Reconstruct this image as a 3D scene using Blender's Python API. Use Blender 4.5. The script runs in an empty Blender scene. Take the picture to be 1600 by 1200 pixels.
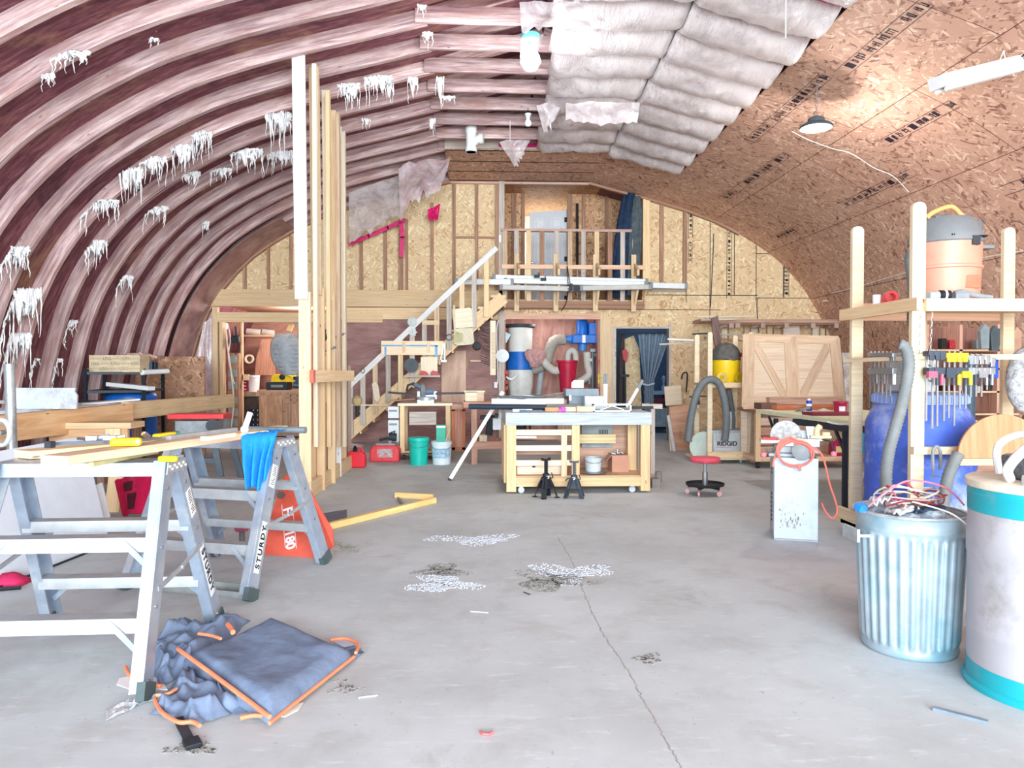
import bpy, math, random
from mathutils import Vector, Matrix, noise
random.seed(7)
V = Vector
PI = math.pi
scn = bpy.context.scene
COL = scn.collection

# ---------------------------------------------------------------- camera
FPX = 1150.0
CAMZ = 1.32
YAW = math.atan(52 / FPX)
PITCH = math.atan(20 / FPX)
cd = bpy.data.cameras.new('camera'); cam = bpy.data.objects.new('camera', cd); COL.objects.link(cam)
cam.location = (0, 0, CAMZ); cam.rotation_euler = (PI/2 - PITCH, 0, -YAW)
cd.sensor_width = 36; cd.lens = 36 * FPX / 1600; cd.clip_end = 200
scn.camera = cam
CR = cam.rotation_euler.to_matrix()
# ---------------------------------------------------------------- colour management
scn.view_settings.view_transform = 'Standard'; scn.view_settings.look = 'None'
scn.view_settings.gamma = 1; scn.view_settings.use_curve_mapping = False
scn.view_settings.exposure = 0.76
# ---------------------------------------------------------------- daylight through the open front
w = bpy.data.worlds.new('sky'); scn.world = w; w.use_nodes = True
w.node_tree.nodes['Background'].inputs[0].default_value = (0.80, 0.93, 1.0, 1)
w.node_tree.nodes['Background'].inputs[1].default_value = 1.5
def area(name, loc, rot, sx, sy, e, col=(1, 1, 1)):
    l = bpy.data.lights.new(name, 'AREA'); l.shape = 'RECTANGLE'; l.size = sx; l.size_y = sy; l.energy = e; l.color = col
    o = bpy.data.objects.new(name, l); COL.objects.link(o); o.location = loc; o.rotation_euler = rot; return o
area('daylight_front_opening', (0.77, -6.2, 2.6), (PI/2, 0, 0), 11.5, 4.6, 2200, (0.79, 0.935, 1.0))
def lamp(name, loc, e, r=.06, col=(1, .97, .93)):
    l = bpy.data.lights.new(name, 'POINT'); l.energy = e; l.shadow_soft_size = r; l.color = col
    o = bpy.data.objects.new(name, l); COL.objects.link(o); o.location = loc; return o

# ---------------------------------------------------------------- pixel helpers (1600 x 1200 frame)
def ray(px, py):
    d = CR @ V(((px-800)/FPX, -(py-600)/FPX, -1)); return d
def P(px, py, Y):
    d = ray(px, py); return V((0, 0, CAMZ)) + d * (Y / d.y)
def G(px, py, z=0.0):
    d = ray(px, py); return V((0, 0, CAMZ)) + d * ((z-CAMZ) / d.z)

# ---------------------------------------------------------------- mesh builder
class MB:
    def __init__(s): s.v = []; s.f = []; s.u = []
    def add(s, vs, fs, us=None):
        n = len(s.v); s.v += [V(p) for p in vs]
        for i, f in enumerate(fs):
            s.f.append([n+k for k in f]); s.u.append(us[i] if us else [(0, 0)]*len(f))
        return s
    def hexa(s, c, ax, ay, az):          # centre and three half axes
        c = V(c); L = [ax.length, ay.length, az.length]
        vs = [c+ax*i+ay*j+az*k for i in (-1, 1) for j in (-1, 1) for k in (-1, 1)]
        fs = [(0, 1, 3, 2), (4, 6, 7, 5), (0, 4, 5, 1), (2, 3, 7, 6), (0, 2, 6, 4), (1, 5, 7, 3)]
        if ax.cross(ay).dot(az) < 0: fs = [f[::-1] for f in fs]
        m = L.index(max(L)); o1, o2 = random.random()*20, random.random()*20
        co = [(i*L[0], j*L[1], k*L[2]) for i in (-1, 1) for j in (-1, 1) for k in (-1, 1)]
        oth = [a for a in range(3) if a != m]; us = []
        for f in fs:
            const = [a for a in range(3) if len({round(co[q][a], 6) for q in f}) == 1]
            cst = const[0] if const else oth[0]
            if cst == m: us.append([(o1+co[q][oth[0]]*.15, o2+co[q][oth[1]]) for q in f])
            else:
                b = [a for a in oth if a != cst][0]
                us.append([(o1+co[q][m], o2+co[q][b]+(cst*.37)) for q in f])
        return s.add(vs, fs, us)
    def box(s, x0, x1, y0, y1, z0, z1):
        return s.hexa(((x0+x1)/2, (y0+y1)/2, (z0+z1)/2), V((abs(x1-x0)/2, 0, 0)), V((0, abs(y1-y0)/2, 0)), V((0, 0, abs(z1-z0)/2)))
    def cbox(s, c, sx, sy, sz, rz=0, rx=0, ry=0):
        R = Matrix.Rotation(rz, 3, 'Z') @ Matrix.Rotation(ry, 3, 'Y') @ Matrix.Rotation(rx, 3, 'X')
        return s.hexa(c, R @ V((sx/2, 0, 0)), R @ V((0, sy/2, 0)), R @ V((0, 0, sz/2)))
    def beam(s, a, b, w, t, up=(0, 0, 1)):   # w: across, t: along up
        a = V(a); b = V(b); d = b-a; L = d.length; d = d/L; up = V(up)
        sd = d.cross(up)
        if sd.length < 1e-4: sd = d.cross(V((0, 1, 0)))
        sd.normalize(); u2 = sd.cross(d)
        return s.hexa((a+b)/2, d*(L/2), sd*(w/2), u2*(t/2))
    def tube(s, pts, r, n=8, closed=False, caps=True):
        pts = [V(p) for p in pts]; m = len(pts); rs = r if isinstance(r, (list, tuple)) else [r]*m
        vs = []; t0 = (pts[1]-pts[0]).normalized()
        ref = V((0, 0, 1)) if abs(t0.z) < .9 else V((1, 0, 0)); nrm = t0.cross(ref).normalized()
        L = 0; us = []
        for i, p in enumerate(pts):
            if closed: t = (pts[(i+1) % m]-pts[i-1])
            else: t = pts[min(i+1, m-1)]-pts[max(i-1, 0)]
            if t.length < 1e-9: t = t0
            t = t.normalized(); nrm = (nrm-t*nrm.dot(t))
            if nrm.length < 1e-6: nrm = t.orthogonal()
            nrm.normalize(); bn = t.cross(nrm)
            if i: L += (p-pts[i-1]).length
            us.append(L)
            for k in range(n):
                a = 2*PI*k/n; vs.append(p+(nrm*math.cos(a)+bn*math.sin(a))*rs[i])
        fs = []; uu = []
        for i in range(m if closed else m-1):
            j = (i+1) % m
            for k in range(n):
                k2 = (k+1) % n; fs.append((i*n+k, i*n+k2, j*n+k2, j*n+k))
                c = 2*PI*rs[i]/n; uu.append([(us[i], k*c), (us[i], k*c+c), (us[j], k*c+c), (us[j], k*c)])
        if caps and not closed:
            fs.append(tuple(range(n))[::-1]); uu.append([(0, 0)]*n)
            fs.append(tuple((m-1)*n+k for k in range(n))); uu.append([(0, 0)]*n)
        return s.add(vs, fs, uu)
    def cyl(s, a, b, r, r2=None, n=16):
        return s.tube([a, b], [r, r if r2 is None else r2], n)
    def lathe(s, prof, c=(0, 0, 0), n=28, axis=(0, 0, 1), cap=True, a0=0, a1=2*PI):
        c = V(c); ax = V(axis).normalized(); q = V((0, 0, 1)).rotation_difference(ax); vs = []
        full = abs(a1-a0-2*PI) < 1e-6; nn = n if full else n+1
        for r, z in prof:
            for k in range(nn):
                a = a0+(a1-a0)*k/n; vs.append(c+q @ V((r*math.cos(a), r*math.sin(a), z)))
        fs = []; us = []
        for i in range(len(prof)-1):
            for k in range(n):
                k2 = (k+1) % nn
                fs.append((i*nn+k, i*nn+k2, (i+1)*nn+k2, (i+1)*nn+k))
                us.append([(k/n, prof[i][1]), ((k+1)/n, prof[i][1]), ((k+1)/n, prof[i+1][1]), (k/n, prof[i+1][1])])
        if cap and full:
            if prof[0][0] > 1e-5: fs.append(tuple(range(nn))[::-1]); us.append([(0, 0)]*nn)
            if prof[-1][0] > 1e-5: fs.append(tuple((len(prof)-1)*nn+k for k in range(nn))); us.append([(0, 0)]*nn)
        return s.add(vs, fs, us)
    def prism(s, poly, d):               # planar polygon pushed by vector d
        poly = [V(p) for p in poly]; d = V(d); n = len(poly)
        nr = V((0, 0, 0))
        for i in range(n): nr += (poly[i]-poly[0]).cross(poly[(i+1) % n]-poly[0])
        if nr.dot(d) > 0: poly = poly[::-1]
        e1 = (poly[1]-poly[0]); e1 = e1.normalized(); nn = nr.normalized() if nr.length > 0 else V((0, 0, 1)); e2 = nn.cross(e1)
        uv = [((p-poly[0]).dot(e1), (p-poly[0]).dot(e2)) for p in poly]
        vs = poly+[p+d for p in poly]
        fs = [tuple(range(n)), tuple(range(2*n-1, n-1, -1))]; us = [uv, uv[::-1]]
        for i in range(n):
            j = (i+1) % n; fs.append((i, n+i, n+j, j)); L = (poly[j]-poly[i]).length
            us.append([(0, 0), (0, d.length), (L, d.length), (L, 0)])
        return s.add(vs, fs, us)
    def grid(s, fn, nu, nv, th=0, su=1, sv=1):   # fn(u,v) -> point, optional thickness along -normal
        vs = [V(fn(i/nu, j/nv)) for i in range(nu+1) for j in range(nv+1)]
        W = nv+1; fs = []; us = []
        def uvq(a): return (a//W/nu*su, a % W/nv*sv)
        for i in range(nu):
            for j in range(nv):
                q = (i*W+j, (i+1)*W+j, (i+1)*W+j+1, i*W+j+1); fs.append(q); us.append([uvq(a) for a in q])
        if th:
            N = len(vs); nrm = [V((0, 0, 0)) for _ in vs]
            for q in fs:
                nn = (vs[q[1]]-vs[q[0]]).cross(vs[q[3]]-vs[q[0]])
                for a in q: nrm[a] += nn
            vs2 = [v-(k.normalized()*th) for v, k in zip(vs, nrm)]
            fs2 = [tuple(a+N for a in q[::-1]) for q in fs]; us2 = [u[::-1] for u in us]
            b = [i*W for i in range(nu+1)]+[nu*W+j for j in range(1, nv+1)]+[i*W+nv for i in range(nu-1, -1, -1)]+[j for j in range(nv-1, 0, -1)]
            side = [(b[k], b[k]+N, b[(k+1) % len(b)]+N, b[(k+1) % len(b)]) for k in range(len(b))]
            us3 = [[uvq(a % N) for a in q] for q in side]
            vs += vs2; fs = fs+fs2+side; us = us+us2+us3
        return s.add(vs, fs, us)
    def xf(s, M):
        s.v = [M @ p for p in s.v]; return s

def wm(o):
    M = Matrix.LocRotScale(o.location, o.rotation_euler, o.scale)
    return (wm(o.parent) @ M) if o.parent else M
def part(mb, name, mt, parent=None, world=False, smooth=False, bevel=0, origin=None):
    vs = mb.v
    if world and parent is not None:
        I = wm(parent).inverted(); vs = [I @ p for p in vs]
    if origin is not None: vs = [p-V(origin) for p in vs]
    me = bpy.data.meshes.new(name); me.from_pydata([tuple(p) for p in vs], [], mb.f)
    uv = me.uv_layers.new(name='UVMap'); k = 0
    flat = [c for f in mb.u for p in f for c in p]
    uv.data.foreach_set('uv', flat)
    me.materials.append(mt)
    if smooth:
        me.polygons.foreach_set('use_smooth', [True]*len(me.polygons))
        me.set_sharp_from_angle(angle=math.radians(35 if smooth is True else smooth))
    me.validate(); me.update()
    o = bpy.data.objects.new(name, me); COL.objects.link(o)
    if origin is not None: o.location = origin
    if parent is not None: o.parent = parent
    if bevel:
        b = o.modifiers.new('bevel', 'BEVEL'); b.width = bevel; b.segments = 2; b.limit_method = 'ANGLE'; b.angle_limit = .7
        b.harden_normals = False
    return o
def wpart(mb, name, mt, parent, **k): return part(mb, name, mt, parent, world=True, **k)
def tag(o, label, cat=None, group=None, kind=None):
    if label: o['label'] = label
    if cat: o['category'] = cat
    if group: o['group'] = group
    if kind: o['kind'] = kind
    return o
def solo(mb, name, mt, label, cat, group=None, kind=None, **k):
    xs = [p.x for p in mb.v]; ys = [p.y for p in mb.v]; zs = [p.z for p in mb.v]
    og = V(((min(xs)+max(xs))/2, (min(ys)+max(ys))/2, min(zs)))
    return tag(part(mb, name, mt, origin=og, **k), label, cat, group, kind)
def thing(name, label, cat, loc=(0, 0, 0), rz=0, group=None):
    o = bpy.data.objects.new(name, None); COL.objects.link(o); o.empty_display_size = .1
    o.location = loc; o.rotation_euler = (0, 0, rz); return tag(o, label, cat, group)
def struct(mb, name, mt, label=None, **k):
    o = part(mb, name, mt, **k); o['kind'] = 'structure'
    if label: o['label'] = label
    return o
def dup(root, loc=None, rz=None, label=None, group=None):
    r = root.copy(); COL.objects.link(r)
    if loc is not None: r.location = loc
    if rz is not None: r.rotation_euler = (0, 0, rz)
    if label: r['label'] = label
    if group: r['group'] = group
    for ch in list(root.children):
        c = ch.copy(); COL.objects.link(c); c.parent = r
        for g in ch.children:
            d = g.copy(); COL.objects.link(d); d.parent = c
    return r
ORD = ['first', 'second', 'third', 'fourth', 'fifth', 'sixth', 'seventh', 'eighth', 'ninth', 'tenth', 'eleventh', 'twelfth', 'thirteenth', 'fourteenth', 'fifteenth', 'sixteenth', 'seventeenth', 'eighteenth', 'nineteenth', 'twentieth']
def curve(pts, n=6):                     # catmull rom through points
    pts = [V(p) for p in pts]; out = []
    for i in range(len(pts)-1):
        a = pts[max(i-1, 0)]; b = pts[i]; c = pts[i+1]; d = pts[min(i+2, len(pts)-1)]
        for k in range(n):
            t = k/n; out.append(.5*((2*b)+(c-a)*t+(2*a-5*b+4*c-d)*t*t+(3*b-a-3*c+d)*t**3))
    out.append(pts[-1]); return out

# ---------------------------------------------------------------- materials
def lin(h):
    if isinstance(h, str):
        h = h.lstrip('#'); c = [int(h[i:i+2], 16)/255 for i in (0, 2, 4)]
    else: c = h
    return tuple(((x/12.92) if x <= .04045 else ((x+.055)/1.055)**2.4) for x in c)+(1,)
class NT:
    def __init__(s, name):
        s.m = bpy.data.materials.new(name); s.m.use_nodes = True; s.t = s.m.node_tree
        s.b = s.t.nodes['Principled BSDF']; s.b.inputs['Specular IOR Level'].default_value = .35
    def n(s, typ, **kw):
        nd = s.t.nodes.new(typ)
        for k, v in kw.items():
            if k.startswith('_'): setattr(nd, k[1:], v)
            else:
                key = int(k[1:]) if k[0] == 'i' and k[1:].isdigit() else k.replace('__', ' ')
                nd.inputs[key].default_value = v
        return nd
    def l(s, a, b): s.t.links.new(a, b)
    def coords(s, kind='Object', scale=(1, 1, 1), rot=(0, 0, 0), loc=(0, 0, 0)):
        tc = s.n('ShaderNodeTexCoord'); mp = s.n('ShaderNodeMapping'); mp.inputs['Scale'].default_value = scale
        mp.inputs['Rotation'].default_value = rot; mp.inputs['Location'].default_value = loc
        s.l(tc.outputs[kind], mp.inputs['Vector']); return mp.outputs[0]
    def noise(s, vec, scale=5, detail=4, rough=.55, dist=0):
        nd = s.n('ShaderNodeTexNoise', Scale=scale, Detail=detail, Roughness=rough, Distortion=dist); s.l(vec, nd.inputs['Vector']); return nd.outputs[0]
    def ramp(s, fac, stops):
        r = s.n('ShaderNodeValToRGB'); e = r.color_ramp.elements
        while len(e) > 1: e.remove(e[-1])
        e[0].position = stops[0][0]; e[0].color = stops[0][1]
        for p, c in stops[1:]:
            x = e.new(p); x.color = c
        s.l(fac, r.inputs[0]); return r.outputs[0]
    def mix(s, fac, a, b, typ='MIX'):
        m = s.n('ShaderNodeMixRGB', _blend_type=typ)
        for i, x in ((0, fac), (1, a), (2, b)):
            if hasattr(x, 'is_linked') or hasattr(x, 'links'): s.l(x, m.inputs[i])
            else: m.inputs[i].default_value = x
        return m.outputs[0]
    def math(s, op, a, b=0.0, clamp=False):
        m = s.n('ShaderNodeMath', _operation=op, _use_clamp=clamp)
        for i, x in ((0, a), (1, b)):
            if hasattr(x, 'links'): s.l(x, m.inputs[i])
            else: m.inputs[i].default_value = x
        return m.outputs[0]
    def base(s, x):
        if hasattr(x, 'links'): s.l(x, s.b.inputs['Base Color'])
        else: s.b.inputs['Base Color'].default_value = x
    def bump(s, h, strength=.3, dist=.01):
        b = s.n('ShaderNodeBump', Strength=strength, Distance=dist); s.l(h, b.inputs['Height']); s.l(b.outputs[0], s.b.inputs['Normal'])
    def set(s, rough=.6, metal=0, **k):
        s.b.inputs['Roughness'].default_value = rough; s.b.inputs['Metallic'].default_value = metal
        for a, v in k.items(): s.b.inputs[a.replace('__', ' ')].default_value = v
def W4(v): return (v, v, v, 1)
MC = {}
def pm(col, rough=.55, metal=0, var=.12, scale=9, dirt=None, alpha=1, coat=0, bump=0, emis=0):
    key = ('pm', col, rough, metal, var, scale, dirt, alpha, coat, bump, emis)
    if key in MC: return MC[key]
    t = NT('painted_surface'); c = lin(col); v = t.coords()
    f = t.noise(v, scale, 5, .6)
    lo = tuple(x*(1-var*1.6) for x in c[:3])+(1,); hi = tuple(min(1, x*(1+var)) for x in c[:3])+(1,)
    r = t.ramp(f, [(.3, lo), (.7, hi)])
    if dirt:
        g = t.noise(v, scale*.45, 8, .7); r = t.mix(t.ramp(g, [(.48, W4(0)), (.62, W4(1))]), r, lin(dirt))
    t.base(r); t.set(rough, metal, Alpha=alpha, Coat__Weight=coat)
    if bump: t.bump(t.noise(v, scale*3, 4), bump, .01)
    if emis:
        t.b.inputs['Emission Color'].default_value = c; t.b.inputs['Emission Strength'].default_value = emis
    MC[key] = t.m; return t.m
def wood(c1, c2, rough=.7, knots=True, gs=26, dirt=None, tint=.12):
    key = ('wood', c1, c2, rough, knots, gs, dirt)
    if key in MC: return MC[key]
    t = NT('wood_grain'); v = t.coords('UV', (1.1, gs, 1)); oi = t.n('ShaderNodeObjectInfo')
    ad = t.n('ShaderNodeVectorMath', _operation='ADD'); t.l(v, ad.inputs[0])
    sc = t.n('ShaderNodeVectorMath', _operation='SCALE'); sc.inputs[0].default_value = (17, 31, 7); t.l(oi.outputs['Random'], sc.inputs['Scale']); t.l(sc.outputs[0], ad.inputs[1])
    f = t.noise(ad.outputs[0], 1.6, 5, .62, .6)
    a, b = lin(c1), lin(c2)
    r = t.ramp(f, [(.32, a), (.6, b)])
    if knots:
        vv = t.coords('UV', (2.2, 9, 1)); vo = t.n('ShaderNodeTexVoronoi', Scale=1.3); t.l(vv, vo.inputs['Vector'])
        k = t.ramp(vo.outputs[0], [(.035, W4(1)), (.075, W4(0))])
        r = t.mix(k, r, tuple(x*.33 for x in a[:3])+(1,))
    if dirt:
        g = t.noise(t.coords('UV', (1.6, 5, 1)), 1.7, 6, .65); r = t.mix(t.ramp(g, [(.42, W4(0)), (.68, W4(.85))]), r, lin(dirt))
    hs = t.n('ShaderNodeHueSaturation'); t.l(r, hs.inputs['Color'])
    mr = t.n('ShaderNodeMapRange'); t.l(oi.outputs['Random'], mr.inputs[0]); mr.inputs[3].default_value = 1-tint; mr.inputs[4].default_value = 1+tint; t.l(mr.outputs[0], hs.inputs['Value'])
    t.base(hs.outputs[0]); t.set(rough); t.bump(f, .15, .004)
    MC[key] = t.m; return t.m
def osb(c_lo, c_mid, c_hi, kind='UV', s=1.0, rough=.75):
    key = ('osb', c_lo, c_mid, c_hi, s)
    if key in MC: return MC[key]
    t = NT('strand_board'); base = t.coords(kind)
    ds = t.n('ShaderNodeTexNoise', Scale=7*s, Detail=2.0); t.l(base, ds.inputs['Vector'])
    layers = []
    for (rx, sx, sy) in ((.35, 9, 42), (-.75, 12, 50), (1.25, 11, 38)):
        vm = t.n('ShaderNodeMixRGB', Fac=.09); vm.inputs[0].default_value = .09; t.l(base, vm.inputs[1]); t.l(ds.outputs[1], vm.inputs[2])
        mp = t.n('ShaderNodeMapping'); mp.vector_type = 'TEXTURE'; t.l(vm.outputs[0], mp.inputs['Vector'])
        mp.inputs['Rotation'].default_value = (0, 0, rx); mp.inputs['Scale'].default_value = (1/(sx*s), 1/(sy*s), 1)
        vo = t.n('ShaderNodeTexVoronoi', Scale=1.0); t.l(mp.outputs[0], vo.inputs['Vector'])
        sp = t.n('ShaderNodeSeparateColor'); t.l(vo.outputs['Color'], sp.inputs[0]); layers.append(sp.outputs)
    sel = t.math('GREATER_THAN', layers[1][1], .55)
    f = t.mix(sel, layers[0][0], layers[1][0]); sel2 = t.math('GREATER_THAN', layers[2][1], .7); f = t.mix(sel2, f, layers[2][0])
    big = t.noise(base, 1.3*s, 4)
    f2 = t.math('ADD', f, t.math('MULTIPLY', t.math('SUBTRACT', big, .5), .5))
    r = t.ramp(f2, [(.0, lin(c_lo)), (.22, lin(c_mid)), (.75, lin(c_mid)), (1.0, lin(c_hi))])
    t.base(r); t.set(rough); t.bump(f, .2, .004)
    MC[key] = t.m; return t.m

PINE = wood('#dcb88f', '#efd4ae'); PINE2 = wood('#e0b98d', '#f0d2a8'); PALE = wood('#e0cdb0', '#f2e3ca', knots=False)
GREYW = wood('#a99a92', '#cfc3b8'); FENCE = wood('#b79478', '#dcbfa0'); BROWNW = wood('#8d6654', '#b88e74'); MAHOG = wood('#a5573c', '#cd7e58', gs=14)
MAUVE = wood('#8f6a72', '#e6c8c4', gs=16, dirt='#b58a82', tint=.2)
OAK = wood('#a98269', '#cfa98c', gs=12, knots=False)
REDPLY = wood('#8f6666', '#bb918a', gs=5, dirt='#a27a74')
OSB_W = osb('#c49c72', '#e3c59c', '#f8e4bf'); OSB_C = osb('#8f6557', '#d3a892', '#f4d3bb', s=1.0)
ALU = pm('#a8b4c6', .36, .45, .12, 9, dirt='#bfc4ca'); ALU2 = pm('#b8bbbf', .45, .5, .1, 14)
STEEL = pm('#9a9ea3', .4, .8, .1); BLACK = pm('#1c2027', .5); DARK = pm('#33373d', .6); GREY = pm('#8f9499', .55); WHITE = pm('#f2f3f5', .5, var=.03)
RUBBER = pm('#24262a', .8); RED = pm('#c8242e', .4); BLUE = pm('#1769c8', .4); YEL = pm('#f3d21b', .45); CHROME = pm('#d4d7db', .2, .9, .03)
ORANGE = pm('#e8553a', .45); GALV = pm('#c3ced4', .35, .6, .18, 16); CABLEW = pm('#e9e4dc', .5)
HOSE = pm('#85898a', .6)
# ================================================================ THE SHELL
CX = .77; YB = 13.8; KX = 1.29; KZ = 4.86
PR = [(1.29, 4.86), (1.9, 4.70), (2.5, 4.55), (3.1, 4.38), (3.66, 4.18), (4.15, 3.94), (4.55, 3.70), (4.9, 3.45), (5.2, 3.16), (5.45, 2.86), (5.7, 2.46), (5.9, 2.0), (6.04, 1.5), (6.14, 1.0), (6.19, .5), (6.2, 0)]
def catm(a, n=3): return [V((p.x, 0, p.z)) for p in curve([(x, 0, z) for x, z in a], n)]
PRS = catm(PR)
NRM = []
for i, p in enumerate(PRS):
    t = PRS[min(i+1, len(PRS)-1)]-PRS[max(i-1, 0)]; t.normalize(); NRM.append(V((-t.z, 0, t.x)))
ARC = [0]
for i in range(1, len(PRS)): ARC.append(ARC[-1]+(PRS[i]-PRS[i-1]).length)
def archz(rel):
    r = abs(rel)
    if r <= KX: return KZ
    for i in range(len(PRS)-1):
        if PRS[i].x <= r <= PRS[i+1].x:
            f = (r-PRS[i].x)/max(1e-6, PRS[i+1].x-PRS[i].x); return PRS[i].z+(PRS[i+1].z-PRS[i].z)*f
    return 0
def arc_at(rel, z):
    best = min(range(len(PRS)-1), key=lambda i: (V((rel, 0, z))-(PRS[i]+PRS[i+1])/2).length)
    return ARC[best]+(V((rel, 0, z))-PRS[best]).length
def on_arc(s, side=1, off=0.0):          # point at arc length s from the kink, off = towards the inside
    for i in range(len(ARC)-1):
        if ARC[i] <= s <= ARC[i+1]:
            f = (s-ARC[i])/(ARC[i+1]-ARC[i]); p = PRS[i].lerp(PRS[i+1], f); n = NRM[i].lerp(NRM[i+1], f)
            p = p-n*off; return V((CX+side*p.x, 0, p.z))
    return V((CX+side*6.2, 0, 0))
for i in range(len(NRM)):
    if NRM[i].x < 0 or (NRM[i].z < -.01): NRM[i] = -NRM[i]
def A(px, py, off=0.0):                  # where the pixel's ray meets the arch lining
    d = ray(px, py); o = V((0, 0, CAMZ)); t = .5
    while t < 18:
        p = o+d*t
        if abs(p.x-CX) > 6.2 or p.z > archz(p.x-CX)-off: return p
        t += .01
    return o+d*13.7
Y0, Y1 = -7.4, 17.6
CONC = None
def concrete():
    t = NT('concrete'); v = t.coords('Object'); n1 = t.noise(v, .7, 8, .62); n2 = t.noise(v, 3.1, 8, .68, .4); n3 = t.noise(t.coords('Object', (1, 3.5, 1), (0, 0, .2)), 6, 6, .7)
    r = t.ramp(n1, [(.3, lin('#adb2b4')), (.52, lin('#c0c6c9')), (.75, lin('#cfd5d9'))])
    r = t.mix(t.ramp(n2, [(.50, W4(0)), (.72, W4(.55))]), r, lin('#a5a4a2'))
    r = t.mix(t.ramp(n3, [(.56, W4(0)), (.70, W4(.45))]), r, lin('#dce2e6'))
    n4 = t.noise(v, 34, 3, .6); r = t.mix(t.ramp(n4, [(.66, W4(0)), (.74, W4(.6))]), r, lin('#8a8580'))
    n5 = t.noise(t.coords('Object', (1, 1, 1), loc=(7, 3, 0)), 1.4, 6, .7, 1.0); r = t.mix(t.ramp(n5, [(.62, W4(0)), (.70, W4(.3))]), r, lin('#948d86'))
    t.base(r); t.set(.75); t.bump(n2, .12, .01); return t.m
m = MB(); m.box(-30, 32, -25, 18.5, -.3, 0); struct(m, 'floor', concrete(), 'bare grey concrete floor with cracks and dust')
# sheathing: left half from floor to kink, then up to the ridge
def sheet_mat():
    t = NT('stained_sheathing'); v = t.coords('UV'); st = t.coords('UV', (7, 1.3, 1)); n1 = t.noise(v, 1.1, 5, .6, .5); n2 = t.noise(st, 3.0, 7, .66, .6); n3 = t.noise(v, 7, 5, .7)
    r = t.ramp(n2, [(.32, lin('#553039')), (.5, lin('#7f4a55')), (.68, lin('#a06e6e'))])
    r = t.mix(t.ramp(n1, [(.54, W4(0)), (.66, W4(.8))]), r, t.ramp(n2, [(.3, lin('#7c5145')), (.7, lin('#bd9478'))]))
    r = t.mix(t.ramp(n1, [(.30, W4(.8)), (.42, W4(0))]), r, lin('#3c2130'))
    r = t.mix(t.ramp(n3, [(.68, W4(0)), (.72, W4(.8))]), r, lin('#e9dcd6'))
    t.base(r); t.set(.6); t.bump(n2, .3, .01); return t.m
SHEATH = sheet_mat()
OFF = .17
def shell(side, s0, off, ya, yb, mat, name, lab, th=.03, capridge=True, uoff=0):
    pts = [];
    if capridge: pts += [(V((CX, 0, 5.46+off-OFF)), 0)]
    L = 0 if capridge else None
    for i, p in enumerate(PRS):
        if ARC[i] < s0-1e-6: continue
        q = p+NRM[i]*off; pts.append((V((CX+side*q.x, 0, max(q.z, 0))), 0))
    acc = [0]
    for i in range(1, len(pts)): acc.append(acc[-1]+(pts[i][0]-pts[i-1][0]).length)
    m = MB(); n = len(pts); vs = []; fs = []; us = []
    for i, (p, _) in enumerate(pts): vs += [V((p.x, ya, p.z)), V((p.x, yb, p.z))]
    for i in range(n-1):
        q = (2*i, 2*i+1, 2*i+3, 2*i+2); fs.append(q if side > 0 else q[::-1])
        u = [(ya+uoff, acc[i]), (yb+uoff, acc[i]), (yb+uoff, acc[i+1]), (ya+uoff, acc[i+1])]; us.append(u if side > 0 else u[::-1])
    m.add(vs, fs, us); o = struct(m, name, mat, lab)
    s = o.modifiers.new('thickness', 'SOLIDIFY'); s.thickness = th; s.offset = 0
    return o
shell(-1, 0, OFF, Y0, YB+3.9, SHEATH, 'wall_left', 'curved left wall of dark red stained sheathing between arched ribs')
shell(1, 0, OFF, Y0, YB+3.9, SHEATH, 'ceiling', 'dark red roof sheathing rising to the ridge')
# OSB lining of the right side
def osb_brick():
    m_ = OSB_C.copy(); t = m_.node_tree; b = t.nodes['Principled BSDF']; src = b.inputs['Base Color'].links[0].from_socket
    tc = t.nodes.new('ShaderNodeTexCoord'); br = t.nodes.new('ShaderNodeTexBrick'); t.links.new(tc.outputs['UV'], br.inputs['Vector'])
    br.offset = .5; br.inputs['Scale'].default_value = 1; br.inputs['Brick Width'].default_value = 2.44; br.inputs['Row Height'].default_value = 1.22; br.inputs['Mortar Size'].default_value = .006
    br.inputs['Mortar Smooth'].default_value = .3
    br.inputs['Color1'].default_value = (1, 1, 1, 1); br.inputs['Color2'].default_value = (.93, .9, .9, 1); br.inputs['Mortar'].default_value = (.25, .17, .15, 1)
    mx = t.nodes.new('ShaderNodeMixRGB'); mx.blend_type = 'MULTIPLY'; mx.inputs[0].default_value = 1
    t.links.new(src, mx.inputs[1]); t.links.new(br.outputs[0], mx.inputs[2]); t.links.new(mx.outputs[0], b.inputs['Base Color']); return m_
OSB_CB = osb_brick()
S_EDGE = arc_at(2.38, 4.58)
wr = shell(1, S_EDGE, 0, Y0, YB, OSB_CB, 'wall_right', 'strand board lining curving down the right side', th=.02, capridge=False)
# last bay: lining across the flat and down to the big lining
m = MB(); ya, yb = 11.8, YB
m.add([(CX-KX-.02, ya, KZ), (CX-KX-.02, yb, KZ), (CX+KX, yb, KZ), (CX+KX, ya, KZ)], [(0, 3, 2, 1)], [[(0, 0), (2.6, 0), (2.6, 2), (0, 2)]])
i1 = [i for i in range(len(PRS)) if ARC[i] <= S_EDGE+.15]
vs = []; fs = []; us = []
for i in i1: vs += [V((CX+PRS[i].x, ya, PRS[i].z)), V((CX+PRS[i].x, yb, PRS[i].z))]
for i in range(len(i1)-1):
    fs.append((2*i, 2*i+1, 2*i+3, 2*i+2)); us.append([(0, ARC[i]), (2, ARC[i]), (2, ARC[i+1]), (0, ARC[i+1])])
m.add(vs, fs, us); o = struct(m, 'ceiling_lining', OSB_C, 'strand board across the flat of the last bays'); o.name = 'ceiling.001'
s = o.modifiers.new('thickness', 'SOLIDIFY'); s.thickness = .02; s.offset = 0
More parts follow.
